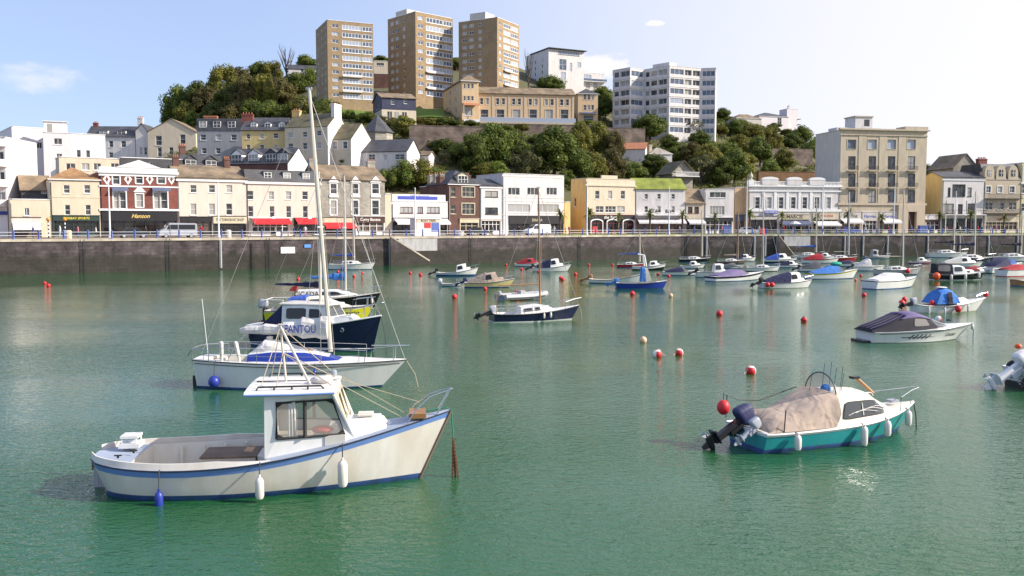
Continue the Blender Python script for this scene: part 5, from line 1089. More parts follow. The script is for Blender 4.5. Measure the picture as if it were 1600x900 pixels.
class Boat:
    def __init__(s,name,label,cat,stern,bow,beam,fb=(.6,.55,.95),rake=.5,over=.15,tw=.8,draft=.35,top='gel_white',boot='anti_blue',hb=.08,band=None,wb=.1,deck='deck_white',cock=None,cz=None,strake='rubber',sr=.03,side_w=.16,inner=None,full=.5,group=None,p=2.3,bulw=0,flare=1.0,stem=None,detail=True,rs=False):
        a=Wz(*stern); b=Wz(*bow); d=b-a; s.L=d.length; s.B=beam; s.fb=fb; s.rake=rake; s.over=over; s.tw=tw; s.full=full; s.p=p
        s.yaw=math.atan2(d.y,d.x); s.root=empty(name,(a.x,a.y,0),s.yaw,label,cat,group); s.label=label; s.flare=flare; s.rs=rs
        L=s.L; ns=26; S=[(i/(ns-1)) for i in range(ns)]; S=[.5*x+.5*(x*x*(3-2*x)) for x in S]; mb=MB()
        if cock: S=sorted(set(S+[cock[0],cock[1]]))
        ns=len(S); zlv=[-draft,-draft*.5,0.0,hb]
        rows=[]
        for u in S:
            zd=s.zd(u); bd=s.bd(u); bw=s.bw(u); L_=[]
            zs=[(-draft*(1-u**4),.02),(-draft*.55*(1-u**4),.72),(0,1.0),(hb,None),(hb+(zd-wb-hb)*.4,None),(hb+(zd-wb-hb)*.75,None),(zd-wb,None),(zd,None)]
            for z,f in zs:
                if f is not None: y=bw*f
                else: y=bw+(bd-bw)*(z/zd)**s.flare
                L_.append((s.x(u,z),max(y,.012),z))
            rows.append(L_)
        n=8; mts=[boot,boot,boot,top,top,top,band or top]
        vs=[]
        for L_ in rows: vs+=L_+[(x,-y,z) for x,y,z in L_]
        b0=len(mb.v); mb.v+=vs
        def F(f,m): mb.f.append([b0+q for q in f]); mb.m.append(mb.mi(m))
        for i in range(ns-1):
            for j in range(n-1):
                a_=i*2*n+j; c_=(i+1)*2*n+j; F((a_,a_+1,c_+1,c_),mts[j]); F((a_+n,c_+n,c_+n+1,a_+n+1),mts[j])
        for j in range(n-1): F((j,j+n,j+n+1,j+1),mts[j]); e=(ns-1)*2*n+j; F((e,e+1,e+n+1,e+n),mts[j])
        s.hull=mb.build('hull',s.root,smooth=True)
        # deck
        mb=MB(); inner=inner or deck; s.cock=cock; rows=[]
        for u in S:
            zd=s.zd(u)-.004; bd=s.bd(u)-.01; opts=[]
            if cock and cock[0]<=u<=cock[1]:
                zf=cz if cz is not None else .15; w=side_w; opt_in=[(bd,zd),(max(.02,bd-w),zd),(max(.02,bd-w-.02-(zd-zf)*.18),zf),(0,zf)]
                opt_out=[(bd,zd),(max(.02,bd-w),zd+.01),(max(.01,bd-w-.02),zd+.015),(0,zd+.04)]
                if u==cock[0]: opts=[opt_out,opt_in]
                elif u==cock[1]: opts=[opt_in,opt_out]
                else: opts=[opt_in]
            else: opts=[[(bd,zd),(bd*.8,zd+.015),(bd*.4,zd+.035),(0,zd+.04)]]
            for o in opts: rows.append((u,o))
        vs=[];
        for u,o in rows:
            x=s.x(u,s.zd(u)); vs+=[(x,y,z) for y,z in o]+[(x,-y,z) for y,z in o]
        b0=len(mb.v); mb.v+=vs
        for i in range(len(rows)-1):
            for j in range(3):
                a_=i*8+j; c_=(i+1)*8+j; zz=min(rows[i][1][j+1][1],rows[i+1][1][j+1][1]); mm=inner if j>=1 and cock and zz<s.zd(rows[i][0])-.1 else deck
                for q in ((a_,a_+1,c_+1,c_),(a_+4,c_+4,c_+5,a_+5)): mb.f.append([b0+k for k in q]); mb.m.append(mb.mi(mm))
        s.deck=mb.build('deck',s.root)
        if strake:
            mb=MB(); pl=[]
            for u in S: z=s.zd(u)-.02; pl.append((s.x(u,z),s.bd(u)+.005,z))
            pts=pl+[(x,-y,z) for x,y,z in reversed(pl)]; mb.tube(pts+[pts[0]],sr,strake,6,False); mb.build('rubbing_strake',s.root,smooth=True)
    def zd(s,u):
        a,m,b=s.fb; return a*(1-u)*(1-2*u)+4*m*u*(1-u)*1+b*u*(2*u-1) if u<0 else a+(4*m-3*a-b)*u+(2*a+2*b-4*m)*u*u
    def x(s,u,z):
        zd=max(.1,s.zd(u)); k=max(-.3,z/zd); return s.L*u+s.rake*k*max(0,u)**5-s.over*k*(1-u)**6
    def f(s,u,full,p,tw):
        if u<full: return tw+(1-tw)*((1-(1-u/full)**3.2)**.62 if s.rs else math.sin(PI/2*u/full))
        return max(0,1-((u-full)/(1-full))**p)
    def bd(s,u): return s.B/2*s.f(u,s.full,s.p,s.tw)
    def bw(s,u): return s.B/2*.86*s.f(u,s.full*.9,s.p*.72,s.tw*.93)
    def X(s,u): return s.x(u,s.zd(u))
    def W(s,x,y,z): return s.root.matrix_basis@Vector((x,y,z)) if False else Matrix.Translation(s.root.location)@Matrix.Rotation(s.yaw,4,'Z')@Vector((x,y,z))
    # --- superstructure
    def house(s,st,m='gel_white',name='cabin',r=.1,cam=.05,top=None,bevel=0):
        lf=Loft([(a[0]*s.L,a[1]*s.L)+tuple(a[2:]) for a in st],r,cam); o=lf.mesh(MB(),m,top).build(name,s.root,smooth=True); lf.o=o; return lf
    def sidewin(s,lf,wins,gm='boat_glass',fm='rubber',both=True,name='side_window',fr=.035):
        for (x0,x1,v0,v1,k0,k1) in wins:
            for sg in ((1,-1) if both else (-1,)):
                o=roundpoly(x0*s.L,x1*s.L,v0,v1,k0,k1); H=abs(lf.side(x0*s.L,1).z-lf.side(x0*s.L,0).z) or 1
                big=roundpoly(x0*s.L-fr,x1*s.L+fr,v0-fr/H,v1+fr/H,k0,k1)
                A=s.panel(lf,big,sg,.014,fm).build(name,s.root); s.panel(lf,o,sg,.022,gm).build('pane',A)
    def panel(s,lf,poly,sg,off,m,n=12):
        xs=[p[0] for p in poly]; lo_,hi=min(xs)+1e-4,max(xs)-1e-4; C=[]
        for i in range(n+1):
            t=i/n; t=.5-.5*math.cos(PI*t); x=lo_+(hi-lo_)*t; ys=[]
            for (ax,ay),(bx,by) in zip(poly,poly[1:]+poly[:1]):
                if (ax-x)*(bx-x)<=0 and abs(ax-bx)>1e-9: ys.append(ay+(by-ay)*(x-ax)/(bx-ax))
            a,b=min(ys),max(ys); C.append([(lf.side(x,a+(b-a)*j/3,sg,off),lf.side(x,a+(b-a)*j/3,sg,-.01)) for j in range(4)])
        mb=MB(); vs=[c[j][0] for c in C for j in range(4)]+[c[j][1] for c in C for j in range(4)]; K=4*(n+1)
        fs=[(i*4+j,i*4+j+1,i*4+5+j,i*4+4+j) for i in range(n) for j in range(3)]
        for i in range(n):
            for j in (0,3): q=i*4+j; fs.append((q,q+4,K+q+4,K+q))
        for i in (0,n):
            for j in range(3): q=i*4+j; fs.append((q,q+1,K+q+1,K+q))
        return mb.add(vs,fs,m)
    def frontwin(s,lf,n=2,v0=.2,v1=.9,gap=.06,gm='boat_glass',fm='rubber',back=False,m=.1):
        st=lf.st[0 if back else -1]; xb,xt,yb,yt,zb,zt=st; sg=-1 if back else 1
        for i in range(n):
            a0=-1+m+(2-2*m)*i/n+gap/2; a1=-1+m+(2-2*m)*(i+1)/n-gap/2
            def q(a,v): return Vector((xb+(xt-xb)*v,(yb+(yt-yb)*v)*a,zb+(zt-zb)*v))
            nrm=(q(1,0)-q(-1,0)).cross(q(0,1)-q(0,0)).normalized()*(1); nrm=nrm if nrm.x*sg>0 else -nrm
            A=MB().prism([p+nrm*.006 for p in (q(a0-.03,v0-.04),q(a1+.03,v0-.04),q(a1+.03,v1+.04),q(a0-.03,v1+.04))],nrm*.02,fm).build('windscreen',s.root)
            MB().prism([p+nrm*.027 for p in (q(a0,v0),q(a1,v0),q(a1,v1),q(a0,v1))],nrm*.006,gm).build('pane',A)
    def outboard(s,tilt=60,y=0,cowl='engine_black',leg='engine_black',k=1.0,cover=None):
        z0=s.zd(0)+.05; x0=s.X(0)-.12; R_=Matrix.Rotation(R(tilt),4,'Y')
        def T(x,yy,z): v=R_@Vector((x*k,yy*k,z*k)); return (v.x+x0,v.y+y,v.z+z0)
        mb=MB(); mb.box(-.12,-.07,-.75,.05,.07,.15,leg,T); mb.box(-.22,-.02,-.95,.02,.02,-.6,leg,T); mb.box(-.28,-.16,-.70,.06,.16,-.67,leg,T)
        mb.lathe([(.02,-.28),(.07,-.2),(.075,.1),(.02,.22)],leg,axis='x',n=8,T=lambda x,yy,z:T(x-.03,yy,z-.88)); mb.prism([T(-.15,-.015,-.93),T(.06,-.015,-.93),T(-.02,-.015,-1.13),T(-.12,-.015,-1.13)],tuple(Vector(T(0,.03,0))-Vector(T(0,0,0))),leg)
        mb.box(.0,-.13,-.3,.16,.13,.08,leg,T)
        o=mb.build('outboard_motor',s.root)
        c=cover or cowl; q=MB(); se=lambda v,e:math.copysign(abs(v)**e,v); vs=[];fs=[]; nu,nv=16,10
        for i in range(nv+1):
            ph=-PI/2+PI*i/nv
            for j in range(nu):
                a_=2*PI*j/nu; X=se(math.cos(ph),.55)*se(math.cos(a_),.6); Y=se(math.cos(ph),.55)*se(math.sin(a_),.6); Z=se(math.sin(ph),.6)
                vs.append(T(-.08+.27*X*(1-.10*Z)+.03*Z,.165*Y*(1-.15*Z),.31+.235*Z-.05*X*Z))
        for i in range(nv):
            for j in range(nu): fs.append((i*nu+j,i*nu+(j+1)%nu,(i+1)*nu+(j+1)%nu,(i+1)*nu+j))
        q.add(vs,fs,c).build('cowling',o,smooth=R(60))
        pb=MB()
        for j in range(3):
            a=2*PI*j/3; pb.prism([T(-.33,.02*math.cos(a),-.88+.02*math.sin(a)),T(-.30,.15*math.cos(a-.35),-.88+.15*math.sin(a-.35)),T(-.36,.16*math.cos(a+.25),-.88+.16*math.sin(a+.25))],tuple(Vector(T(.012,0,0))-Vector(T(0,0,0))),'engine_grey' if leg!='engine_grey' else 'engine_black')
        pb.build('propeller',o); return o
    def tubes(s,name,paths,r=.014,m='steel',n=6,par=None):
        mb=MB()
        for p in paths: mb.tube(p,r,m,n)
        return mb.build(name,par or s.root,smooth=True)
    def pulpit(s,u0=.84,h=.5,r=.014,m='steel',ext=.12):
        xb=s.X(1)+ext; zb=s.zd(1); top=[]; paths=[]
        for sg in (1,-1):
            y0=s.bd(u0)*.9*sg; z0=s.zd(u0); x0=s.X(u0); u1=(1+u0)/2+.03; 
            paths.append([(x0,y0,z0),(x0+.04,y0*.97,z0+h*.9),(s.X(u1)+.03,s.bd(u1)*.95*sg,s.zd(u1)+h),(xb-.02,.07*sg,zb+h*1.02),(xb,0,zb+h*1.02)]); paths.append([(s.X(u1),s.bd(u1)*.85*sg,s.zd(u1)),(s.X(u1)+.03,s.bd(u1)*.95*sg,s.zd(u1)+h)])
        s.tubes('pulpit',paths,r,m)
    def guard(s,us,h=.5,r=.01,wires=(1.0,.5),m='steel',side=(1,-1),name='guard_rail'):
        for sg in side:
            P_=[(s.X(u),s.bd(u)*.94*sg,s.zd(u)) for u in us]; paths=[[p,(p[0],p[1],p[2]+h)] for p in P_]
            for w in wires: paths.append([(p[0],p[1],p[2]+h*w) for p in P_])
            s.tubes(name,paths,r,m)
    def mast(s,xu,h,rake=2,r=.055,m='mast_alloy',boom=None,cover=None,spread=.6,z0=None,stays=True,spu=(.55,),bz=.8,boomm=None,text_=None,forex=None,br=.035,cr=.10):
        x=xu*s.L; z0=s.zd(xu)+.3 if z0 is None else z0; tx=x-math.tan(R(rake))*h; top=(tx,0,z0+h); b=(x,0,z0)
        o=MB().tube([b,(x-(x-tx)*.5,0,z0+h*.5),top],[r,r*.95,r*.7],m,8).box(tx-.12,-.04,z0+h-.05,tx+.1,.04,z0+h+.05,'engine_grey').build('mast',s.root,smooth=True)
        for f in spu:
            xx=x+(tx-x)*f; zz=z0+h*f; s.tubes('spreader',[[(xx,-spread,zz-.02),(xx,spread,zz-.02)]],.02,'pole_white',par=o)
        if stays:
            w=.008+.00010*(s.root.location.y); fz=forex
            s.tubes('forestay',[[(tx,0,z0+h*.98),(s.X(1)-.05,0,s.zd(1))]],w,'wire',4); s.tubes('backstay',[[(tx,0,z0+h),(s.X(0)+.05,0,s.zd(0)+.1)]],w*.8,'wire',4)
            for sg in (1,-1): s.tubes('shroud',[[(tx+(x-tx)*.04,0,z0+h*.97),(x+(tx-x)*spu[0],spread*sg,z0+h*spu[0]),(x-.1,sg*s.bd(xu)*.95,s.zd(xu))]],w*.8,'wire',4)
        if boom:
            L=boom; xx=x-.08; zb=z0+bz
            bo=s.tubes('boom',[[(xx,0,zb),(xx-L,0,zb-.02+.04*L*0)]],br,boomm or m)
            if cover:
                st=[]; n=14
                for i in range(n+1):
                    t=i/n; rr=cr*(1.55-t*1.05)*(1+.13*math.sin(i*2.1)+.07*math.sin(i*5.3)); st.append([(xx-L*t,rr*.75*math.cos(2*PI*k/10)*(1+.08*math.sin(k*3+i)),zb+rr*.5+rr*(1.25 if t<.3 else 1.0)*math.sin(2*PI*k/10)) for k in range(10)])
                vs=[p for g in st for p in g]; fs=[(i*10+k,i*10+(k+1)%10,(i+1)*10+(k+1)%10,(i+1)*10+k) for i in range(n) for k in range(10)]+[tuple(range(9,-1,-1)),tuple(range(n*10,n*10+10))]
                co=MB().add(vs,fs,cover).build('sail_cover',s.root,smooth=R(80))
                s.cover=(xx,zb,L,cr,co)
        return o
    def canopy(s,pts,m='cloth_navy',name='canopy',r=.14,cam=.08):
        return s.house(pts,m,name,r,cam)
    def fender(s,u,m='fender_white',label=None,h=.55,r=.11,side=-1,drop=.25,ball=False):
        x=s.x(u,s.zd(u)); y=side*(s.bd(u)+r*.9+.02); zt=s.zd(u); o=empty('fender',s.W(x,y,zt-drop-h),s.yaw,label,'fender')
        if ball: MB().blob((0,0,h*.5),r*1.3,r*1.3,r*1.4,m,14).build('body',o,smooth=True)
        else: MB().lathe([(.02,0),(r*.75,.03),(r,.10),(r,h-.1),(r*.75,h-.03),(r*.3,h),(r*.3,h+.05),(.01,h+.06)],m,n=14).build('body',o,smooth=True)
        MB().tube([(0,0,h+.03),(0,-side*r*.6,h+drop),(0,-side*r*1.2,h+drop+.02)],.014,'rope_dark',5).build('rope',o)
        return o
    def mooring(s,dx=.5,m='rope',r=.018,z=None):
        z=s.zd(1)-.05; a=s.X(1); s.tubes('mooring_line',[[(a,0,z),(a+dx*.35,.02,z*.5),(a+dx*.5,.03,-.1)]],r,m,5)
    def porthole(s,u,z,r=.11,side=-1):
        zd=s.zd(u); y=s.bw(u)+(s.bd(u)-s.bw(u))*(z/zd)**s.flare; x=s.x(u,z)
        o=MB().lathe([(r,.0),(r,.03),(r*.7,.035)],'steel',n=16,axis='y',T=lambda a,b,c:(x+a,side*(y+abs(b)-.005),z+c)).build('porthole',s.root)
        MB().lathe([(r*.68,.0),(r*.68,.04)],'dark_glass',n=16,axis='y',T=lambda a,b,c:(x+a,side*(y+abs(b)),z+c)).build('pane',o)
    def hulltext(s,txt,u,z,h,m,side=-1,name='name_lettering'):
        def T(a,b,c):
            uu=u+a/s.L; zd=s.zd(uu); zz=z+b; y=s.bw(uu)+(s.bd(uu)-s.bw(uu))*(max(.01,zz)/zd)**s.flare; return (s.x(uu,zz),side*(y+.006-c*.3),zz)
        return text(name,txt,s.root,T,h,m,.004)
# ------------------------------------------------ hero fishing boat
mat('cabin_pane',(.34,.30,.27),.08,'gel',amt=.25,scale=1.2)
h=Boat('fishing_boat','big white fishing boat with wheelhouse and sky blue rubbing band, nearest in the harbour','fishing boat',(175,762),(654,747),2.85,(.80,.83,1.62),.75,.30,.30,.45,'gel_old_white','anti_blue',.13,'gel_sky_blue',.17,'deck_blue_grey',(.115,.52),.18,'rubber',.016,.10,'gel_cream',.42,p=2.0,flare=.8,rs=True)
L=h.L
# white toe board above the blue band round the aft deck and cockpit
mb=MB()
for sg in (1,-1):
    us=[i/24*.56 for i in range(25)]
    P0_=[(h.X(u),sg*(h.bd(u)-.02),h.zd(u)-.02) for u in us]; P1_=[(x-.0,y-sg*.05,z+.15*min(1,(1-u/.56)*3)) for (x,y,z),u in zip(P0_,us)]; P2_=[(x,y-sg*.05,z) for x,y,z in P1_]; P3_=[(x,y-sg*.07,z-.02) for (x,y,z) in P0_]
    mb.add(P0_+P1_+P2_+P3_,[(r*25+i,r*25+i+1,(r+1)*25+i+1,(r+1)*25+i) for r in range(3) for i in range(24)],'gel_old_white')
mb.build('gunwale',h.root,smooth=True)
for k in range(1,6):
    u=.13+k*.068
    for sg in(1,-1): y=h.bd(u)-.34; MB().box(h.X(u)-.03,min(sg*y,sg*(y+.14)),.2,h.X(u)+.03,max(sg*y,sg*(y+.14)),h.zd(u)-.06,'gel_cream').build('frame_rib',h.root)
wz=2.33
H0=[(.515,.515),(.795,.728)]; wy0,wy1=1.08,.99
def wp(u0,u1,f,v,sg,off=0): # point on the wheelhouse side, f along, v up
    x=(u0+(u1-u0)*f); return Vector((0,0,0))
wyf=min(wy0,h.bd(.795)-.10)
def wy_(u,v):
    if v==0: return min(wy0,h.bd(u)-.14)
    t=max(0,min(1,(u-.515)/(.795-.515-.067*v))); y0=wy0+(wyf-wy0)*t*t; return y0+(wy1-wy0)*v*(1-.0*t) if v<.999 else max(.9,y0+(wy1-wy0))
def sp_(ub,v,sg,off=0): return Vector((ub*L,sg*(wy_(ub,v)+off),(.86+(wz-.06-.86)*v) if v>0 else h.zd(ub)-.05))
def holed(mb,o,i,m,th):
    o=[Vector(q) for q in o]; i=[Vector(q) for q in i]; th=Vector(th)
    for k in range(4):
        q=[o[k],o[(k+1)%4],i[(k+1)%4],i[k]]; mb.add(q+[p+th for p in q],[(0,1,2,3),(4,5,6,7),(2,3,7,6),(0,1,5,4)],m)
mb=MB()
HO=[(.553,.30),(.775-.012,.30),(.735-.012,.86),(.553,.86)]
for sg in (1,-1):
    holed(mb,[sp_(.515,0,sg),sp_(.795,0,sg),sp_(.728,1,sg),sp_(.515,1,sg)],[sp_(x,v,sg) for x,v in HO],'gel_white',(0,-sg*.04,0))
def fp(a,v): return Vector(((.795+(.728-.795)*v)*L,wy_(.795-.067*v,v)*a,(.86+(wz-.06-.86)*v) if v>0 else h.zd(.795)-.05))
def ap_(a,v): return Vector((.515*L,wy_(.515,v)*a,.86+(wz-.06-.86)*v))
for a0,a1,i0,i1 in ((-1,0,-.86,-.08),(0,1,.08,.86)): holed(mb,[fp(a0,0),fp(a1,0),fp(a1,1),fp(a0,1)],[fp(i0,.40),fp(i1,.40),fp(i1,.90),fp(i0,.90)],'gel_white',(-.04,0,0))
mb.prism([ap_(-1,0),ap_(-.35,0),ap_(-.35,1),ap_(-1,1)],(.03,0,0),'gel_white'); mb.prism([ap_(.35,0),ap_(1,0),ap_(1,1),ap_(.35,1)],(.03,0,0),'gel_white')
wh_=mb.build('wheelhouse',h.root)
MB().box(.516*L,-.8,1.0,.76*L,.8,1.04,'deck_cream').build('floor',h.root)
for sg in (1,-1):
    fr_=MB(); c=[sp_(x,v,sg,.012) for x,v in HO]; fr_.tube(c+[c[0]],.034,'rubber',6); m0=sp_(.640,.30,sg,.012); m1=sp_(.640,.86,sg,.012); fr_.tube([m0,m1],.045,'rubber',6); 
    for q in range(4): fr_.tube([c[q].lerp(c[(q+1)%4],.1),c[q].lerp(c[q-1],.1)],.03,'rubber',5)
    fr_=fr_.build('side_window',h.root,smooth=True)
    MB().add([sp_(x,v,sg,-.01) for x,v in (HO[0],(.640,.30),(.640,.86),HO[3])],[(0,1,2,3)],'cabin_glass').build('pane',fr_); MB().add([sp_(x,v,sg,-.01) for x,v in ((.640,.30),HO[1],HO[2],(.640,.86))],[(0,1,2,3)],'cabin_glass').build('pane',fr_)
for i0,i1 in ((-.86,-.08),(.08,.86)):
    c=[fp(i0,.40),fp(i1,.40),fp(i1,.90),fp(i0,.90)]; n_=Vector((.02,0,.01)); fr_=MB().tube([q+n_ for q in c+[c[0]]],.03,'cream_front',6).build('windscreen',h.root,smooth=True); MB().add(c,[(0,1,2,3)],'cabin_glass').build('pane',fr_)
rf=h.house([(.455,.455,1.10,1.08,wz-.06,wz),(.60,.60,1.12,1.1,wz-.06,wz+.01),(.735,.735,1.0,.98,wz-.06,wz+.01)],'deck_white','wheelhouse_roof',.03,.05); 
MB().tube([(.455*L,-1.11,wz-.06),(.6*L,-1.13,wz-.06),(.735*L,-1.01,wz-.06)],.022,'gel_sky_blue').build('roof_trim',rf.o)
for sg in(1,-1):
    h.tubes('roof_rail',[[(.49*L,sg*.92,wz+.02),(.495*L,sg*.92,wz+.09),(.69*L,sg*.86,wz+.09),(.70*L,sg*.86,wz+.02)]]+[[(q*L,sg*.91,wz+.0),(q*L,sg*.91,wz+.09)] for q in (.545,.60,.65)],.022,'rubber',par=rf.o)
MB().box(.47*L,-.02,wz+.052,.73*L,.02,wz+.075,'rubber').build('roof_seam',rf.o)
tr=h.house([(.76,.76,.72,.60,1.05,1.46),(.84,.83,.60,.50,1.15,1.50),(.90,.875,.42,.36,1.28,1.52)],'gel_white','cabin_trunk',.08,.05)
MB().box(.80*L,-.22,1.56,.85*L,.22,1.60,'gel_cream').build('hatch',tr.o)
# items seen in the wheelhouse
MB().box(.70*L,-.85,.9,.765*L,.85,1.28,'gel_cream').build('dashboard',h.root); MB().blob((.69*L,-.55,1.36),.26,.2,.09,'sign_red').build('seat_cushion',h.root,smooth=True)
mb=MB(); 
for k in range(5): mb.tube([(.59*L+k*.035,-.93+.03*(k%2),1.25),(.59*L+k*.03,-.93,2.08)],.022,'cloth_white',6)
mb.build('curtain',h.root)
MB().box(.3*L,-.42,.18,.47*L,.46,.72,'gel_old_white').box(.295*L,-.47,.722,.475*L,.51,.76,'old_wood').build('engine_box',h.root)
MB().prism([(.48*L,-.35,.2),(.515*L,-.35,.2),(.515*L,-.35,.62),(.475*L,-.35,.74)],(0,.75,0),'gel_white').build('step',h.root)
# stern gear
o=MB().tube([(.03*L,.5,.86),(.03*L,.5,1.14),(.075*L,.5,1.14),(.075*L,.5,.86)],.02,'pole_white').tube([(.03*L,.12,.86),(.03*L,.12,1.14),(.075*L,.12,1.14),(.075*L,.12,.86)],.02,'pole_white').box(.02*L,.08,.88,.085*L,.54,.98,'gel_white').box(.025*L,.1,1.10,.08*L,.52,1.16,'gel_white').build('stern_box',h.root)
MB().tube([(-.35,.12,-.3),(-.32,.12,.55),(-.28,.12,.62)],.05,'gel_grey').box(-.42,.08,-.5,-.2,.16,.45,'gel_grey').box(-.46,.09,.40,-.34,.15,.72,'old_wood').build('rudder',h.root)
for u,y in ((.05,-.62),(.05,.2),(.08,-.2)): MB().tube([(u*L-.08,y,.90),(u*L+.08,y,.90)],.018,'rubber').box(u*L-.02,y-.02,.84,u*L+.02,y+.02,.90,'rubber').build('cleat',h.root)
MB().lathe([(.05,-.01),(.05,.02)],'rubber',n=10,axis='y',T=lambda x,y,z:(x+.02*L,-.62+y,z+.28)).build('exhaust_outlet',h.root)
# mast frame and wires on the roof
ap=(.548*L,0.05,3.66)
h.tubes('mast_frame',[[ap,(.565*L,.0,2.38)],[ap,(.65*L,-.45,2.38)],[(.541*L,.05,3.70),(.555*L,.05,3.70)]],.03,'mast_alloy')
h.tubes('wire_stay',[[ap,(.50*L,-.8,2.38)],[ap,(.50*L,.8,2.38)],[(.555*L,.02,3.05),(.55*L,-.85,2.38)],[(.555*L,.02,3.05),(.72*L,-.6,2.38)],[ap,(.72*L,.75,2.38)],[(.555*L,.02,3.05),(.72*L,.5,2.38)]],.011,'rope',5)
h.tubes('bow_wire',[[(.73*L,.2,2.4),(h.X(.93),.1,h.zd(.93)+.35)],[(.73*L,.7,2.4),(h.X(.90),.2,h.zd(.9)+.1)],[ (.73*L,-.3,2.4),(h.X(.89),-.1,h.zd(.89)+.1)]],.009,'rope',5)
MB().blob((.685*L,-.3,2.46),.26,.15,.09,'cloth_white').blob((.70*L,-.05,2.45),.12,.12,.08,'cloth_white').build('roof_bundle',h.root,smooth=True)
MB().lathe([(.02,0),(.07,.02),(.07,.12),(.03,.15)],'engine_grey',n=10,T=lambda x,y,z:(x+.715*L,y+.55,z+2.40)).build('lamp',h.root)
MB().box(h.X(.905),-.36,h.zd(.905)+.1,h.X(.945),.30,h.zd(.93)+.16,'varnish').build('anchor_board',h.root)
h.tubes('pulpit',[[(h.X(.90),sg*.42,h.zd(.9)),(h.X(.92),sg*.36,h.zd(.9)+.30),(h.X(.955),sg*.22,h.zd(.95)+.48),(h.X(1)+.02,sg*.10,h.zd(1)+.52),(h.X(1)+.06,0,h.zd(1)+.52)] for sg in(1,-1)]+[[(h.X(.97),sg*.15,h.zd(.97)),(h.X(1),sg*.10,h.zd(1)+.5)] for sg in(1,-1)],.016,'steel')
MB().tube([(h.x(1,z)+.03,0,z) for z in (-.2,.3,.8,1.2,1.6)],.035,'old_wood',6).build('stem_post',h.root,smooth=True)
xb=h.X(1)
h.tubes('mooring_rope',[[(h.X(.93),.15,h.zd(.93)+.08),(xb-.1,.05,1.68),(xb+.04,0,1.64),(xb+.08,-.02,.95)]],.018,'rope_green')
mb=MB()
for k in range(30):
    for c_,dx in ((0,.12),(1,-.03),(2,.05)):
        z=.95-k*.042; x=xb+.08+dx*k/30*(1.2)
        if z>-.1: mb.box(x-.022,-.03-.02*(k%2)+c_*.02,z-.03,x+.022,.0+c_*.02+.02*(k%2),z+.014,'rust')
mb.build('chain',h.root)
h.fender(.215,'fender_blue','blue cylindrical fender hanging from the near white fishing boat, aft',.42,.09,drop=.42); h.fender(.505,'fender_white','white cylindrical fender hanging amidships from the near white fishing boat',.50,.095,drop=.28); h.fender(.735,'fender_white','largest white fender, hanging forward on the near white fishing boat',.62,.11,drop=.33)
# ------------------------------------------------ white yacht with lettered sail cover
y=Boat('sailing_yacht','white sailing yacht with blue cabin band and JEANTOU lettered sail cover','yacht',(318,601),(596,604),2.35,(1.06,.99,1.03),.95,.1,.62,.4,'gel_white','anti_blue',.07,None,.1,'deck_white',(.07,.30),.42,'rubber',.02,.35,'gel_cream',.5)
L=y.L; mb=MB()
for sg in(1,-1):
    us=[.01+i*.98/24 for i in range(25)]; mb.tube([(y.x(u,y.zd(u)-.13),sg*(y.bd(u)+.0),y.zd(u)-.13) for u in us],.014,'brown_front',5)
mb.build('hull_line',y.root)
lf=y.house([(.29,.29,.80,.70,.98,1.26),(.42,.42,.82,.70,.97,1.36),(.62,.60,.66,.56,.97,1.34),(.80,.72,.35,.30,.97,1.16)],'gel_blue','coachroof',.08,.06,'gel_white')
dd=y.house([(.25,.31,.44,.34,1.05,1.42),(.36,.36,.54,.40,1.28,1.72),(.44,.44,.52,.38,1.3,1.66),(.58,.52,.42,.30,1.32,1.50)],'cloth_white','sprayhood',.14,.04)
y.mast(.72,9.7,3.9,.085,boom=3.35,cover='cloth_white',z0=1.30,bz=.72,cr=.235,spu=(.48,),spread=.42,br=.04)
xx,zb,BL,cr_,co=y.cover
text('sail_lettering','JEANTOU',co,lambda a,b,c:(xx-BL*.295+a,-.39+c*1-a*.045,zb+.15+b),.30,'sign_blue',.012,width=1.30)
y.pulpit(.86,.52,.017); y.guard([.06,.2,.36,.52,.68,.84],.5,.010); y.tubes('pushpit',[[(y.X(.10),sg*1.0,.86),(y.X(.10),sg*1.0,1.45),(y.X(.0),sg*.75,1.45),(y.X(0)-.1,.25*sg,1.45)] for sg in(1,-1)]+[[(y.X(0),sg*.7,.86),(y.X(0),sg*.75,1.45)] for sg in(1,-1)]+[[(y.X(0)-.25,-.5,1.2),(y.X(0),-.75,1.45)],[(y.X(0)-.1,-.25,1.45),(y.X(0)-.1,.25,1.45)]],.017)
y.tubes('flag_staff',[[(.06*L,-.5,1.2),(.04*L,-.6,3.3)]],.012,'pole_white'); y.tubes('boom_crutch',[[(xx-BL+.2,0,zb-.05),(.13*L,.3,1.0)]],.02,'mast_alloy'); 
for k,(u,yy) in enumerate(((.15,-.75),(.25,-.7))):
    MB().lathe([(.03,0),(.06,.05),(.055,.35),(.075,.42),(.075,.85),(.03,.9)],'fender_white',n=10,T=lambda a,b,c,u=u,yy=yy,k=k:(u*L+a-c*.18*k,yy+b,c+.85)).build('lifebuoy_light' ,y.root,smooth=True)
MB().box(.075*L,-.7,.88,.11*L,.7,.98,'gel_cream').build('seat',y.root); MB().tube([(-.25,0,-.4),(-.16,0,.8)],.05,'dark_trim').box(-.4,-.03,-.5,-.1,.03,.35,'dark_trim').build('rudder',y.root)
y.mooring(.9); y.fender(.13,'fender_blue','round blue fender at the stern of the white yacht, touching the water',.35,.16,drop=.55,ball=True); y.fender(.66,'fender_blue','small dark blue fender on the white yacht side, seen over the wheelhouse roof',.3,.07,drop=.2)
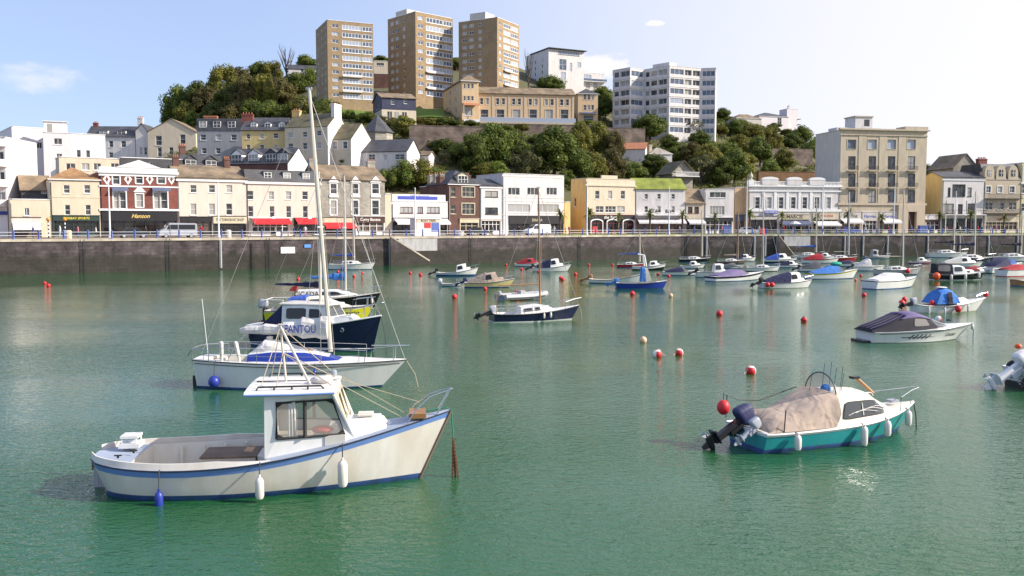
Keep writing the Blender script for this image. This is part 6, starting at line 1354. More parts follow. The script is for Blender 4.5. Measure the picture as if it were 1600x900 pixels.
MB().lathe([(.12,0),(.15,.05),(.10,.2),(.13,.28),(.03,.32)],'gel_cream',n=12,T=lambda a,b,c:(a+.38*L,b,c+1.55)).build('vent',y.root,smooth=True); MB().blob((.60*L,-.1,1.32),.22,.18,.10,'varnish').build('winch_cover',y.root,smooth=True)
# ------------------------------------------------ navy motor sailer
m_=Boat('motor_cruiser','navy blue motor sailer with white wheelhouse, behind the white yacht','motor boat',(405,538),(582,549),2.3,(1.05,1.15,1.75),.5,.15,.7,.4,'gel_navy','anti_blue',.05,None,.1,'gel_white',(.07,.30),.5,'gel_white',.035,.2,None,.5)
L=m_.L; MB().add([],[],'gel_white') 
mb=MB()
for sg in(1,-1): mb.tube([(m_.x(u,.13),sg*(m_.bw(u)+(m_.bd(u)-m_.bw(u))*(.13/m_.zd(u))+.004),.13) for u in [i/20*.985 for i in range(21)]],.03,'gel_white',5)
mb.build('hull_line',m_.root)
lf=m_.house([(.31,.31,.90,.80,1.10,2.14),(.50,.50,.90,.78,1.15,2.18),(.74,.66,.75,.66,1.28,2.16)],'gel_white','wheelhouse',.06,.05); m_.house([(.29,.29,.86,.84,2.15,2.22),(.70,.70,.72,.70,2.17,2.24)],'gel_cream','wheelhouse_roof',.03,.05)
m_.sidewin(lf,[(.35,.52,.35,.85,0,0),(.545,.66,.38,.82,0,-.25)],'dark_glass','gel_white'); m_.frontwin(lf,2,.4,.88,gm='boat_glass',fm='gel_white'); m_.canopy([(.10,.12,.9,.7,1.0,1.15),(.30,.30,.92,.80,1.1,2.14)],'cloth_navy',r=.1)
m_.house([(.70,.70,.62,.52,1.25,1.55),(.82,.80,.48,.38,1.4,1.68),(.88,.84,.3,.24,1.5,1.72)],'gel_white','cabin_trunk',.08)
m_.mast(.56,6.9,-.5,.07,boom=2.6,cover='cloth_navy',z0=1.3,bz=1.75,cr=.085,spu=(.62,),spread=.45); m_.pulpit(.84,.6,.02); m_.guard([.7,.85],.5,.012); m_.porthole(.66,.98); m_.porthole(.80,1.05); m_.mooring(.5,'rope_dark')
m_.fender(.02,'fender_white','white fender at the stern corner of the navy motor sailer',.6,.1,drop=.1)
# ------------------------------------------------ yellow boat and black yacht behind
b=Boat('motor_boat','yellow hulled motor boat with grey outboard, half hidden behind the navy motor sailer','motor boat',(420,503),(570,503),2.2,(.75,.85,1.05),.55,.1,.75,.35,'gel_yellow','gel_yellow',.05,'gel_cream',.10,'gel_cream',(.06,.4),.25,'rubber',.03,.2)
b.outboard(0,0,'engine_grey','engine_black',1.15); b.tubes('pushpit',[[(b.X(.02),sg*.85,b.zd(0)),(b.X(.02),sg*.85,b.zd(0)+.7),(b.X(.2),sg*1.0,b.zd(0)+.7),(b.X(.2),sg*1.0,b.zd(0))] for sg in (1,-1)]+[[(b.X(.02),-.85,b.zd(0)+.7),(b.X(.02),.85,b.zd(0)+.7)]],.025,'pole_white'); lf=b.house([(.40,.42,.9,.7,.85,1.55),(.60,.58,.85,.65,.9,1.6),(.84,.70,.5,.4,1.0,1.25)],'gel_cream','cabin',.1); b.sidewin(lf,[(.46,.58,.35,.8,0,0)]); b.canopy([(.2,.24,.9,.8,.82,1.5),(.41,.41,.9,.75,.86,1.65)],'cloth_blue'); b.pulpit(.85,.5,.02); b.hulltext('Yamato',.83,.62,.25,'sign_black'); text('sail_lettering','LD',b.root,lambda a,c,d:(.28*b.L+a,-.93+d,1.1+c),.28,'sign_white')
b=Boat('sailing_yacht','black sailing yacht with CICADA lettered dodger and bright blue sail cover','yacht',(458,482),(584,482),2.1,(.85,.8,1.15),.5,.1,.75,.35,'gel_black','gel_white',.05,None,.1,'gel_cream',(.06,.32),.3,'rubber',.03,.3)
lf=b.house([(.32,.32,.78,.66,.82,1.35),(.55,.55,.74,.6,.86,1.35),(.80,.70,.4,.3,1.0,1.18)],'gel_white','coachroof',.1); b.sidewin(lf,[(.36,.44,.35,.75,0,0),(.47,.66,.35,.75,0,-.1)],'dark_glass'); b.canopy([(.06,.08,.85,.7,.85,1.3),(.34,.34,.82,.7,.85,1.35)],'cloth_white',name='dodger'); b.mast(.655,8.3,0,.075,boom=2.5,cover='cloth_bright_blue',z0=1.3,bz=.9,cr=.16); b.pulpit(.85,.5,.02); b.guard([.1,.3,.5,.7],.5,.013); text('name_lettering','CICADA',b.root,lambda a,c,d:(.20*b.L+a,-.86+d,1.1+c),.36,'sign_black'); b.fender(.93,'fender_white','white fender at the bow of the black yacht',.45,.09)
MB().prism([(.0,-.3,1.6),(.45,-.3,1.75),(.3,-.3,1.25),(-.2,-.3,1.3)],(0,.01,0),'sign_red').tube([(.05,-.3,.9),(-.03,-.3,1.8)],.015,'varnish').build('ensign',b.root)
# ------------------------------------------------ teal cabin cruiser
t=Boat('cabin_cruiser','teal hulled cabin cruiser with white cabin and beige cockpit cover, lower right','cabin cruiser',(1166,700),(1402,672),2.05,(.56,.58,.80),.62,.0,.86,.35,'gel_teal','anti_blue',.12,'gel_white',.09,'gel_cream',(.04,.40),.2,'gel_white',.03,.14,None,.5,p=2.6)
L=t.L
lf=t.house([(.36,.40,.90,.74,.52,1.20),(.50,.50,.90,.74,.54,1.36),(.74,.68,.84,.66,.60,1.32),(.90,.78,.56,.42,.66,1.02)],'gel_cream','cabin',.12,.05)
t.sidewin(lf,[(.47,.775,.26,.76,.10,-.20)],'boat_glass','rubber',fr=.03); 
mb=MB()
for sg in (-1,): mb.prism([lf.side(.60*L,v,sg,.04) for v in (.30,.72)]+[lf.side(.605*L,v,sg,.04) for v in (.72,.30)],(0,-.004,0),'cloth_white')
for k in range(3):
    pts=[lf.side((.50+.05*k+.2*i/8)*L,.36+.1*math.sin(PI*i/8)+.05*k,-1,.043) for i in range(9)]; mb.tube(pts,.010,'cloth_white',4)
mb.build('coiled_rope',t.root)
t.frontwin(lf,2,.35,.8,gm='dark_glass',fm='gel_cream')
t.canopy([(.02,.04,.82,.6,.56,.68),(.12,.12,.88,.66,.56,.92),(.20,.20,.90,.66,.56,.90),(.30,.30,.91,.72,.56,1.10),(.42,.44,.92,.74,.56,1.42),(.45,.46,.90,.72,.9,1.39)],'cloth_beige',r=.16,cam=.06)
bow=[(.46*L+.02*math.sin(a),.62*math.cos(a),1.28+.62*math.sin(a)) for a in [PI*i/14 for i in range(15)]]
wb=MB(); st2=[(x+.35,y*.8,1.3+(z-1.28)*.3) for x,y,z in bow]
wb.add(bow+st2,[(i,i+1,16+i,15+i) for i in range(14)],'vinyl'); o=wb.build('windscreen',t.root,smooth=True); t.tubes('frame',[bow],.016,'rubber',par=o)
MB().blob((.475*L,-.12,1.45),.16,.12,.14,'cloth_bright_blue').build('blue_bucket',t.root,smooth=True)
for k,(a,yy,hh) in enumerate(((.43,-.2,1.0),(.455,-.32,1.05),(.50,-.25,.85),(.515,-.4,.9),(.40,.1,.75),(.54,-.3,.7))): t.tubes('fishing_rod',[[(a*L,yy,1.15),(a*L+.08,yy-.05,1.2+hh)]],.008,'rubber',4)
t.outboard(60,.25,'engine_navy','engine_black',1.1); t.outboard(52,-.38,'engine_grey','engine_grey',.6)
t.tubes('side_rail',[[(.10*L,-.86,.56),(.105*L,-.88,1.16)],[(-.12,.75,.7),(-.1,.75,1.32),(.2,.7,1.18),(.9,.62,1.12),(.40*L,.60,1.42)]],.016,'rubber')
for a,b2 in ((.62,.80),): t.tubes('grab_rail',[[(a*L,sg*.4,1.24),(a*L+.03,sg*.4,1.31),((a+.12)*L,sg*.38,1.29),((a+.13)*L,sg*.38,1.2)] for sg in(1,-1)],.013)
MB().blob((.60*L,0,1.28),.42,.28,.05,'gel_cream').build('roof_hatch',t.root,smooth=True)
t.tubes('stovepipe',[[(.83*L,.05,1.15),(.735*L,.2,1.62)]],.05,'varnish',10); MB().box(.70*L,.10,1.60,.745*L,.28,1.67,'engine_black').build('vent',t.root)
t.pulpit(.86,.42,.012); MB().box(.93*L,-.12,.86,.985*L,.10,.93,'engine_grey').build('anchor',t.root)
t.mooring(.35,'rope_dark')
for u,hh,ph in ((.155,.42,'slim white fender nearest the stern of the teal cruiser'),(.555,.55,'largest white fender on the teal cruiser, below its cabin window'),(.715,.45,'white fender right of the largest one on the teal cruiser'),(.90,.45,'white fender hanging at the bow of the teal cruiser')): t.fender(u,'fender_white',ph,hh,.095,drop=.04)
p=t.W(-.25,.7,1.0); o=empty('buoy',p,0,'red ball buoy hanging on the stern rail of the teal cruiser','buoy'); MB().blob((0,0,0),.18,.18,.21,'buoy_red',16).build('ball',o,smooth=True); MB().tube([(0,0,.2),(0,0,.4)],.012,'rope_dark').build('rope',o)
# ------------------------------------------------ speedboat with black hood
s=Boat('speedboat','white speedboat with black hood and purple top, right of centre','speedboat',(1350,533),(1492,530),2.3,(.56,.64,.84),1.05,-.05,.86,.35,'gel_white','gel_black',.02,None,.1,'gel_white',(.10,.55),.3,'gel_grey',.03,.2,None,.5,p=2.4,flare=1.3)
L=s.L
s.canopy([(-.02,.0,.9,.8,.54,.66),(.14,.16,.98,.84,.58,.92),(.36,.36,1.0,.80,.62,1.36),(.52,.50,.98,.76,.66,1.40),(.70,.62,.88,.68,.74,1.20)],'cloth_black',r=.12); 
cp_=s.house([(.30,.36,.84,.80,1.20,1.43),(.5,.50,.80,.76,1.30,1.47),(.64,.61,.74,.68,1.16,1.27)],'cloth_purple','hood_top',.15)
s.tubes('hood_seam',[[(.0,.4*k,.72),(.16*L,.4*k,.99),(.36*L,.38*k,1.42)] for k in (-1.5,-.5,.5,1.5)],.022,'cloth_purple')
q=Loft([(.40*L,.40*L,.995,.80,.62,1.37),(.66*L,.60*L,.93,.72,.70,1.28)],.1); 
s.sidewin(q,[(.43,.60,.28,.82,.05,-.16)],'vinyl','cloth_black')
ws=s.house([(.64,.60,.86,.64,.72,1.18),(.82,.68,.62,.46,.80,1.10)],'boat_glass','windscreen',.05); s.tubes('frame',[[(.82*L,-.62,.82),(.68*L,-.46,1.12),(.68*L,.46,1.12),(.82*L,.62,.82)]],.02,'gel_white',par=ws.o)
mb=MB(); sy=lambda u,z:-(s.bw(u)+(s.bd(u)-s.bw(u))*(z/s.zd(u))**1.3+.006)
for sg in(1,-1): mb.tube([(s.x(u,s.zd(u)*.82),sg*(s.bw(u)+(s.bd(u)-s.bw(u))*(.82**1.3)+.004),s.zd(u)*.82) for u in [.05+i*.9/16 for i in range(17)]],.014,'engine_black',5)
for k in range(5): u=.36+k*.045; mb.tube([(s.x(u,.2),sy(u,.2),.2),(s.x(u+.05,.42),sy(u+.05,.42),.42)],.026,'engine_black',4)
mb.tube([(s.x(u,.3),sy(u,.3),.28+.1*(u-.3)) for u in [.28+.04*i for i in range(10)]],.02,'engine_black',4); mb.build('hull_line',s.root)
s.hulltext('Lintau',.84,.34,.20,'sign_black'); s.mooring(.05,'rope_dark'); MB().blob((.93*L,0,1.02),.2,.12,.08,'engine_black').build('anchor',s.root)
MB().box(-.4,-.6,-.1,-.0,.6,.10,'gel_black').build('bathing_platform',s.root)
s.fender(.98,'fender_white','white fender on the foredeck edge of the black hooded speedboat',.3,.08,drop=.02)
# ------------------------------------------------ presets for the boats farther out
def Ln(a,b): return (Wz(*a)-Wz(*b)).length
def mk(name,label,cat,a,b,top,fb=(.10,.10,.16),br=.36,**k):
    L=Ln(a,b); return Boat(name,label,cat,a,b,L*br,tuple(L*q for q in fb),L*k.pop('rk',.09),.0,k.pop('tw',.8),L*.05,top,**k)
def st_(b,l,s=1): # (ub,ut,fracb,fract,h0,h1) relative to beam and deck
    o=[]
    for ub,ut,fb_,ft,h0,h1 in l: o.append((ub,ut,b.bd(min(.97,ub))*fb_,b.bd(min(.97,ub))*ft,b.zd(ub)-.03+h0*b.L,b.zd(ub)+h1*b.L))
    return o
def cuddy(label,a,b_,top='gel_white',canopy=None,cab='gel_white',eng=None,name='cabin_boat',cat='motor boat',hh=.17,u0=.45,u1=.80,glass='dark_glass',pul=True,tilt=62,ecol='engine_black',**k):
    b=mk(name,label,cat,a,b_,top,cock=(.08,u0),cz=.12,**k)
    lf=b.house(st_(b,[(u0,u0+.02,.86,.70,0,hh),(u0+.17,u0+.15,.88,.70,0,hh*1.03),(u1,u0+.24,.80,.62,0,hh*.95)]),cab,'cabin',.06*b.L/6*2,.04)
    b.house(st_(b,[(u1-.14,u1-.14,.7,.5,0,hh*.42),(min(.93,u1+.1),min(.9,u1+.07),.5,.4,0,hh*.25)]),cab,'foredeck',.06); b.sidewin(lf,[(u0+.04,u0+.17,.38,.82,0,-.03*b.L)],glass,'rubber'); b.frontwin(lf,2,.35,.88,gm=glass,fm=cab)
    if canopy: b.canopy(st_(b,[(.06,.08,.85,.6,0,.035),(.24,.26,.92,.7,0,hh*.62),(u0+.01,u0+.03,.93,.74,0,hh*1.06)]),canopy,r=.16)
    if eng is not False: b.outboard(tilt,0,ecol,ecol,b.L/5.2)
    if pul: b.pulpit(.84,.085*b.L,.004*b.L)
    return b
def sail(label,a,b_,top='gel_white',mast=None,cover='cloth_navy',boom=.45,name='sailing_yacht',cat='yacht',roofm='gel_white',eng=False,rk=.10,mu=.60,rake_=1,mt='mast_alloy',mr=None,boomz=.12,win='dark_glass',**k):
    b=mk(name,label,cat,a,b_,top,cock=(.07,.32),cz=.15,rk=rk,**k); L=b.L
    lf=b.house(st_(b,[(.32,.33,.78,.62,0,.075),(.55,.55,.74,.6,0,.085),(.76,.70,.6,.42,0,.04)]),roofm,'coachroof',.08,.03); b.sidewin(lf,[(.36,.46,.35,.75,0,0),(.50,.56,.35,.75,0,0)],win,'gel_grey')
    if mast:
        z0=b.zd(mu)+.08*L; x=b.W(mu*L,0,z0); H=P(mast[0],mast[1],x.y).z-x.z; b.mast(mu,H,rake_,mr or .00085*x.y,mt,boom=boom*L if boom else None,cover=cover,z0=z0,bz=boomz*L,cr=.022*L,spread=.07*L,br=.008*L)
    b.pulpit(.84,.09*L,.0035*L); b.guard([.06,.25,.45,.65],.08*L,.003*L)
    if eng: b.outboard(68,0,eng,'engine_black',L/5.5)
    return b
def hood(label,a,b_,top='gel_white',cl='cloth_navy',hh=.13,u1=.62,name='motor_boat',cat='motor boat',eng=None,glass=True,**k):
    b=mk(name,label,cat,a,b_,top,cock=(.08,.5),cz=.15,**k)
    b.canopy(st_(b,[(.05,.07,.88,.7,0,.02),(.28,.30,.93,.74,0,hh*.6),(.47,.49,.93,.74,0,hh),(u1,u1-.05,.86,.64,0,hh*.86)]),cl,r=.10,cam=.05)
    if glass:
        w=b.house(st_(b,[(u1-.02,u1-.06,.84,.58,0,hh*.82),(u1+.14,u1+.02,.62,.5,0,hh*.6)]),'boat_glass','windscreen',.05)
    if eng: b.outboard(62,0,eng,eng,b.L/5.4)
    return b
# centre navy yacht
c=sail('small navy hulled yacht with bare wooden mast, alone in mid harbour',(768,503),(893,499),'gel_navy',mast=(848,293),cover=None,boom=.50,eng='engine_grey',br=.36,fb=(.105,.105,.17),boot='gel_white',hb=.06,mt='varnish',mr=.06,boomz=.24)
c.fender(.58,'fender_white','left of two white fenders on the small navy yacht',.35,.07,drop=.03); c.fender(.66,'fender_white','right of two white fenders on the small navy yacht',.35,.07,drop=.03); c.mooring(.4); c.tubes('boom_gallows',[[(c.X(.03),-.6,c.zd(0)),(c.X(.03),-.6,c.zd(0)+1.3)],[(c.X(.03),.6,c.zd(0)),(c.X(.03),.6,c.zd(0)+.7)]],.02,'varnish')
# inflatable
def rib(label,a,b_):
    A=Wz(*a); B=Wz(*b_); d=B-A; L=d.length; o=empty('inflatable_dinghy',A,math.atan2(d.y,d.x),label,'dinghy'); r=.24
    MB().tube([(0,-.7,.3),(L*.6,-.72,.3),(L*.85,-.5,.36),(L*.98,-.15,.42),(L*.98,.15,.42),(L*.85,.5,.36),(L*.6,.72,.3),(0,.7,.3)],r,'gel_grey',12).build('tube',o,smooth=True); MB().prism([(0,-.55,.12),(L*.8,-.45,.12),(L*.92,0,.2),(L*.8,.45,.12),(0,.55,.12)],(0,0,.08),'deck_grey').box(-.05,-.5,-.05,.05,.5,.5,'deck_grey').build('floor',o)
    MB().tube([(.1,-.95,.25),(L*.6,-.97,.25),(L*.88,-.72,.31)],.04,'gel_navy').build('rubbing_strake',o); MB().lathe([(.14,.4),(.18,.55),(.15,.75),(.05,.8)],'gel_grey',n=10,T=lambda x,y,z:(x-.1,y,z)).build('outboard_motor',o,smooth=True); MB().box(L*.4,-.3,.3,L*.5,.3,.75,'gel_grey').build('console',o)
rib('grey inflatable dinghy moored just behind the small navy yacht',(782,470),(852,466))
b=cuddy('pale yellow cuddy boat with beige canopy, left of centre',(726,449),(795,449),'gel_pale_yellow','cloth_beige','cloth_beige',eng=True,fb=(.12,.115,.20),boot='anti_blue',hb=.1,br=.38,hh=.2,rk=.14,ecol='engine_navy')
b=mk('dinghy','small white dinghy with outboard left of the pale yellow boat','dinghy',(690,447),(718,447),'gel_white',(.16,.15,.2),.45,cock=(.1,.8),cz=.2); b.outboard(10,0,'engine_white','engine_grey',.75)
b=cuddy('small white boat with blue bottom and forward wheelhouse, near the wall left of centre',(682,431),(742,431),'gel_white',None,eng=True,boot='anti_blue',hb=.2,fb=(.10,.10,.22),u0=.52,u1=.80,hh=.17,br=.36)
b=sail('white yacht with blue sail cover lying close under the quay wall at left',(515,421),(580,421),'gel_white',mast=(551,280),cover='cloth_blue',boom=.55,fb=(.13,.13,.17),boot='anti_blue')
b.fender(.35,'fender_blue','dark blue fender on the white yacht under the quay wall',.5,.13)
cuddy('white boat with red cabin top close under the quay wall',(804,416),(846,416),'gel_white','cloth_red','gel_red',eng=False,fb=(.11,.11,.16))
b=cuddy('white cuddy boat with navy canopy, close behind the small navy yacht mast',(832,424),(886,424),'gel_white','cloth_navy',eng=True,fb=(.12,.12,.2),u0=.5,hh=.22,rk=.12,boot='gel_grey')
def opn(label,a,b_,top,eng='engine_black',name='rowing_boat',cat='open boat',**k):
    b=mk(name,label,cat,a,b_,top,cock=(.06,.82),cz=.2,inner='gel_cream',**k)
    for u in (.25,.5,.7): MB().box(u*b.L-.12,-b.bd(u)+.1,b.zd(u)-.2,u*b.L+.12,b.bd(u)-.1,b.zd(u)-.14,'varnish').build('seat',b.root)
    if eng: b.outboard(65,0,eng,eng if eng!='orange_globe' else 'engine_white',b.L/5.5)
    return b
opn('long white open boat with brown outboard cover, right of centre',(921,442),(997,443),'gel_white','varnish',fb=(.09,.085,.2),br=.3,rk=.12)
b=opn('blue open boat with upright blue canvas panel',(962,451),(1036,451),'gel_blue','cloth_bright_blue',name='motor_boat',cat='motor boat',fb=(.13,.12,.17),br=.36); L=b.L
b.house([(.52,.54,.7,.6,.7,2.0),(.62,.60,.7,.6,.7,2.0)],'cloth_bright_blue','canopy',.1); b.house([(.62,.60,.7,.6,.7,2.0),(.74,.66,.6,.5,.8,1.9)],'vinyl','windscreen',.1)
b=sail('red hulled yacht with bare brown mast, just right of centre under the wall',(964,418),(1006,418),'gel_red',mast=(1000,362),cover='cloth_blue',boom=.8,fb=(.12,.12,.16),mu=.85,boomz=.28)
b=cuddy('black and white launch with tall white arch',(988,422),(1036,422),'gel_black',None,eng=False,boot='gel_black',band='gel_white',wb=.35,fb=(.13,.13,.2),u0=.55,hh=.14); b.tubes('radar_arch',[[(.42*b.L,.8*sg,b.zd(.4)),(.36*b.L,.7*sg,b.zd(.4)+1.5),(.20*b.L,.7*sg,b.zd(.4)+1.6)] for sg in(1,-1)],.14,'gel_white')
hood('white boat with navy hood and clear windscreen, fourth along under the wall',(1035,430),(1088,430),'gel_white','cloth_navy',fb=(.11,.11,.15))
sail('black hulled launch with white cabin and tall thin mast close to the wall',(1061,409),(1106,409),'gel_black',mast=(1096,330),cover=None,boom=None,fb=(.10,.10,.14),mu=.8)
b=cuddy('white fishing boat with upright wheelhouse and black raised outboard',(1088,433),(1150,433),'gel_white',None,eng=True,fb=(.14,.13,.17),u0=.42,u1=.64,hh=.2,br=.38,glass='boat_glass')
hood('speedboat with purple hood and dark stripe',(1110,440),(1183,437),'gel_white','cloth_purple',hh=.085,fb=(.08,.09,.13),band='gel_navy',wb=.22,rk=.14,name='speedboat',cat='speedboat')
sail('white yacht with navy cabin stripe and tall pale mast, right part',(1166,424),(1214,424),'gel_white',mast=(1191,300),cover=None,boom=None,fb=(.13,.13,.17),boot='anti_black',mu=.55,win='gel_navy')
cuddy('white cabin boat with blue hood close to the wall, left of the steps',(1144,408),(1178,408),'gel_white','cloth_navy',eng=False,fb=(.13,.13,.18))
sail('wooden yacht with brown mast behind the white wheelhouse boat',(1120,412),(1162,412),'old_wood',mast=(1152,330),cover='cloth_beige',boom=.5,fb=(.10,.10,.14),mt='varnish',mu=.78)
cuddy('white launch with blue hood and black bottom below the right hand steps',(1192,411),(1241,411),'gel_black','cloth_blue',eng=False,fb=(.12,.12,.16),band='gel_white',wb=.3)
b=cuddy('white cabin boat with navy side curtain and black raised outboard, right foreground row',(1188,450),(1262,449),'gel_white','cloth_navy',eng=True,fb=(.11,.11,.15),hh=.17,u0=.55,u1=.82,boot='anti_black',hb=.02)
for u,n_ in ((.06,'left'),(.15,'right')): b.fender(u,'buoy_red',f'{n_} one of two red ball fenders on the navy curtained cabin boat',.3,.17,drop=.0,ball=True)
hood('white launch with dark red hood, behind the blue tarpaulin boat',(1250,411),(1306,411),'gel_white','cloth_red',hh=.15,fb=(.11,.11,.15),band='gel_red',wb=.15)
b=hood('white boat with yellow stripe under a bright blue tarpaulin',(1262,436),(1332,435),'gel_white','cloth_bright_blue',hh=.14,u1=.66,fb=(.12,.12,.19),band='gel_yellow',wb=.16,rk=.12); MB().blob((.62*b.L,0,b.zd(.6)+.95),.7,.5,.25,'cloth_green').build('net_heap',b.root,smooth=True)
hood('boat with grey and cream tarpaulin hood behind the blue tarpaulin boat',(1248,424),(1302,424),'gel_white','cloth_grey',eng='engine_black',hh=.2,fb=(.10,.10,.14),glass=False)
hood('white boat under a tall white hood right of the blue tarpaulin boat',(1332,423),(1378,423),'gel_white','cloth_white',eng='engine_black',hh=.26,fb=(.15,.15,.18),glass=False)
sail('orange red hulled yacht behind the green net heap',(1290,408),(1335,408),'gel_red',mast=(1326,300),cover=None,boom=.5,fb=(.12,.12,.15),mu=.8)
sail('pale yacht with blue sail cover left of the dark red hood',(1240,403),(1284,403),'gel_white',mast=(1277,310),cover='cloth_blue',boom=.7,fb=(.11,.11,.14),mu=.8,boomz=.2)
b=sail('pale grey yacht with bare boom and tall mast, right of the white hood boat',(1368,429),(1432,429),'gel_grey',mast=(1412,297),cover=None,boom=.60,fb=(.13,.12,.16),boot='anti_blue',mu=.66,boomz=.24); b.fender(.68,'buoy_red','red ball fender on the side of the pale grey yacht',.35,.22,drop=.0,ball=True)
hood('white low motor boat under a pale fitted cover, bow to the right',(1358,452),(1424,448),'gel_white','cloth_white',hh=.10,u1=.66,fb=(.12,.12,.15),band='gel_blue',wb=.08,rk=.12,name='speedboat',cat='speedboat')
cuddy('small grey launch with square shelter against the quay wall',(1350,404),(1388,404),'gel_grey',None,'gel_grey',eng=False,fb=(.10,.10,.13),hh=.26,u0=.3,u1=.5)
b=mk('cabin_cruiser','black hulled cabin cruiser with framed black canopy, far right','cabin cruiser',(1456,437),(1532,437),'gel_black',(.13,.12,.17),.36,cock=(.06,.36),cz=.2,band='gel_white',wb=.09,boot='gel_white',hb=.05); L=b.L
lf=b.house(st_(b,[(.02,.03,.9,.78,0,.20),(.18,.18,.92,.8,0,.22),(.36,.34,.92,.78,0,.21)]),'cloth_black','canopy',.1); b.sidewin(lf,[(.06,.30,.3,.85,0,0)],'vinyl','cloth_black'); lf=b.house(st_(b,[(.37,.36,.86,.74,0,.17),(.52,.52,.86,.7,0,.17),(.68,.60,.8,.6,0,.14)]),'gel_white','cabin',.1); b.sidewin(lf,[(.40,.56,.4,.85,0,-.1)]); lf=b.house(st_(b,[(.6,.6,.75,.6,0,.08),(.86,.82,.5,.4,0,.05)]),'gel_white','foredeck',.1); b.sidewin(lf,[(.66,.74,.3,.75,0,0)]); b.pulpit()
for u,n_ in ((.30,'left'),(.58,'middle'),(.86,'right')): b.fender(u,'fender_white',f'{n_} of three white fenders on the black canopied cruiser',.6,.14,drop=0)
b.fender(.0,'buoy_orange','large orange ball fender at the stern of the black canopied cruiser',.5,.3,drop=.0,ball=True)
sail('white yacht with black sail cover, at left of the far right group by the wall',(1449,402),(1506,402),'gel_white',mast=(1492,330),cover='cloth_black',boom=.7,fb=(.12,.12,.14),mu=.72,boomz=.2)
sail('white yacht with navy sail cover and tall mast before the green balcony house',(1487,410),(1548,410),'gel_navy',mast=(1520,300),cover='cloth_navy',boom=.75,fb=(.12,.12,.14),mu=.58,boomz=.25)
cuddy('pale cabin boat with glass roof between the black cruiser and the far yachts',(1470,417),(1530,417),'gel_white','gel_cream',eng=False,fb=(.10,.10,.13),hh=.15)
hood('red covered boat just behind the black canopied cruiser',(1500,427),(1546,427),'gel_white','cloth_red',hh=.14,fb=(.10,.10,.13))
hood('white launch with navy hood and round window, far right',(1541,427),(1588,425),'gel_white','cloth_navy',hh=.17,fb=(.13,.13,.17),boot='gel_navy')
sail('white yacht with black sail cover at the right edge by the wall',(1552,408),(1612,408),'gel_white',mast=(1594,330),cover='cloth_black',boom=.7,fb=(.12,.12,.14),mu=.72,boomz=.22)
hood('white launch with bright red cover at the right edge',(1564,432),(1616,430),'gel_white','cloth_red',hh=.09,fb=(.13,.13,.17),boot='gel_red',glass=False)
opn('varnished brown wooden boat cut off by the right edge',(1585,447),(1650,446),'varnish',None,fb=(.13,.12,.2),band='gel_yellow',wb=.06)
cuddy('small white boat tucked behind the navy hooded boat and the white wheelhouse boat',(1062,419),(1098,419),'gel_white',None,eng=False,fb=(.12,.12,.16))
hood('low grey covered boat between the wheelhouse boat and the quay wall',(1128,419),(1160,419),'gel_grey','cloth_grey',fb=(.12,.12,.15))
cuddy('small white launch just right of the navy striped yacht',(1216,418),(1250,418),'gel_white','cloth_navy',eng=False,fb=(.12,.12,.16))
hood('white boat with navy hood right of the dark red hood',(1306,416),(1344,416),'gel_white','cloth_navy',fb=(.12,.12,.16))
cuddy('red and white launch right of the pale grey yacht mast',(1420,412),(1452,412),'gel_red',None,eng=False,fb=(.12,.12,.16),band='gel_white',wb=.2)
cuddy('white launch behind the small white hooded boat by the steps',(1270,405),(1302,405),'gel_white',None,eng=False,fb=(.12,.12,.16))
hood('white boat with bright blue hood near the right edge, close to the wall',(1560,419),(1594,418),'gel_white','cloth_blue',fb=(.12,.12,.16))
# blue canopy boat
b=mk('motor_boat','clinker white boat with bright blue tent canopy, right','motor boat',(1428,488),(1524,486),'gel_white',(.12,.105,.20),.34,cock=(.06,.45),cz=.2,band='gel_old_white',wb=.05,boot='gel_cream',strake='gel_old_white',sr=.05,rk=.16,tw=.7); L=b.L
b.canopy([(.24,.34,.88,.62,.62,1.45),(.45,.45,.95,.66,.62,1.62),(.62,.54,.9,.6,.65,1.48)],'cloth_bright_blue',r=.25); MB().box(.405*L,-.965,.65,.47*L,-.955,1.1,'cloth_black').prism([(.40*L,-.97,.62),(.475*L,-.97,.62),(.475*L,-.78,1.42),(.415*L,-.78,1.42)],(0,-.03,0),'cloth_black').build('canopy_window',b.root); MB().blob((.43*L,0,1.70),.4,.35,.06,'cloth_white').build('canopy_patch',b.root)
lf=b.house(st_(b,[(.6,.6,.8,.6,0,.06),(.85,.8,.5,.4,0,.04)]),'gel_cream','foredeck',.1); b.outboard(70,.2,'engine_grey','engine_black',.9); b.pulpit(.86,.35,.02)
b.fender(.55,'buoy_red','dark red ball fender amidships on the blue canopied boat',.32,.17,drop=.1,ball=True)
for u,n_ in ((.13,'left'),(.36,'middle'),(.72,'right')): b.fender(u,'fender_white',f'{n_} of three slim white fenders on the blue canopied boat',.5,.07,drop=.1)
for u,yy,n_ in ((.21,-.5,'on the aft deck'),(1.0,0,'at the bow')): 
    p=b.W(b.X(u),yy,b.zd(u)+.2); o=empty('buoy',p,0,f'red ball buoy {n_} of the blue canopied boat','buoy'); MB().blob((0,0,0),.18,.18,.2,'buoy_red',12).build('ball',o,smooth=True)
# right edge boat with white tilted outboard
b=Boat('motor_boat','dark hulled boat cut off by the right edge, with a white raised outboard','motor boat',(1592,607),(1740,600),2.0,(.72,.75,1.0),.5,.0,.85,.35,'gel_white','gel_black',.25,None,.1,'gel_white',(.08,.5),.3,'gel_cream',.04,.2)
b.outboard(58,0,'engine_white','engine_white',1.35); MB().blob((b.X(0)-.1,0,b.zd(0)+.85),.12,.12,.1,'buoy_orange').build('warning_cap',b.root,smooth=True); b.house([(.02,.04,.80,.7,.7,.95),(.4,.4,.9,.7,.75,1.1)],'cloth_black','cover',.1); b.outboard(20,-.55,'engine_black','engine_black',.6)
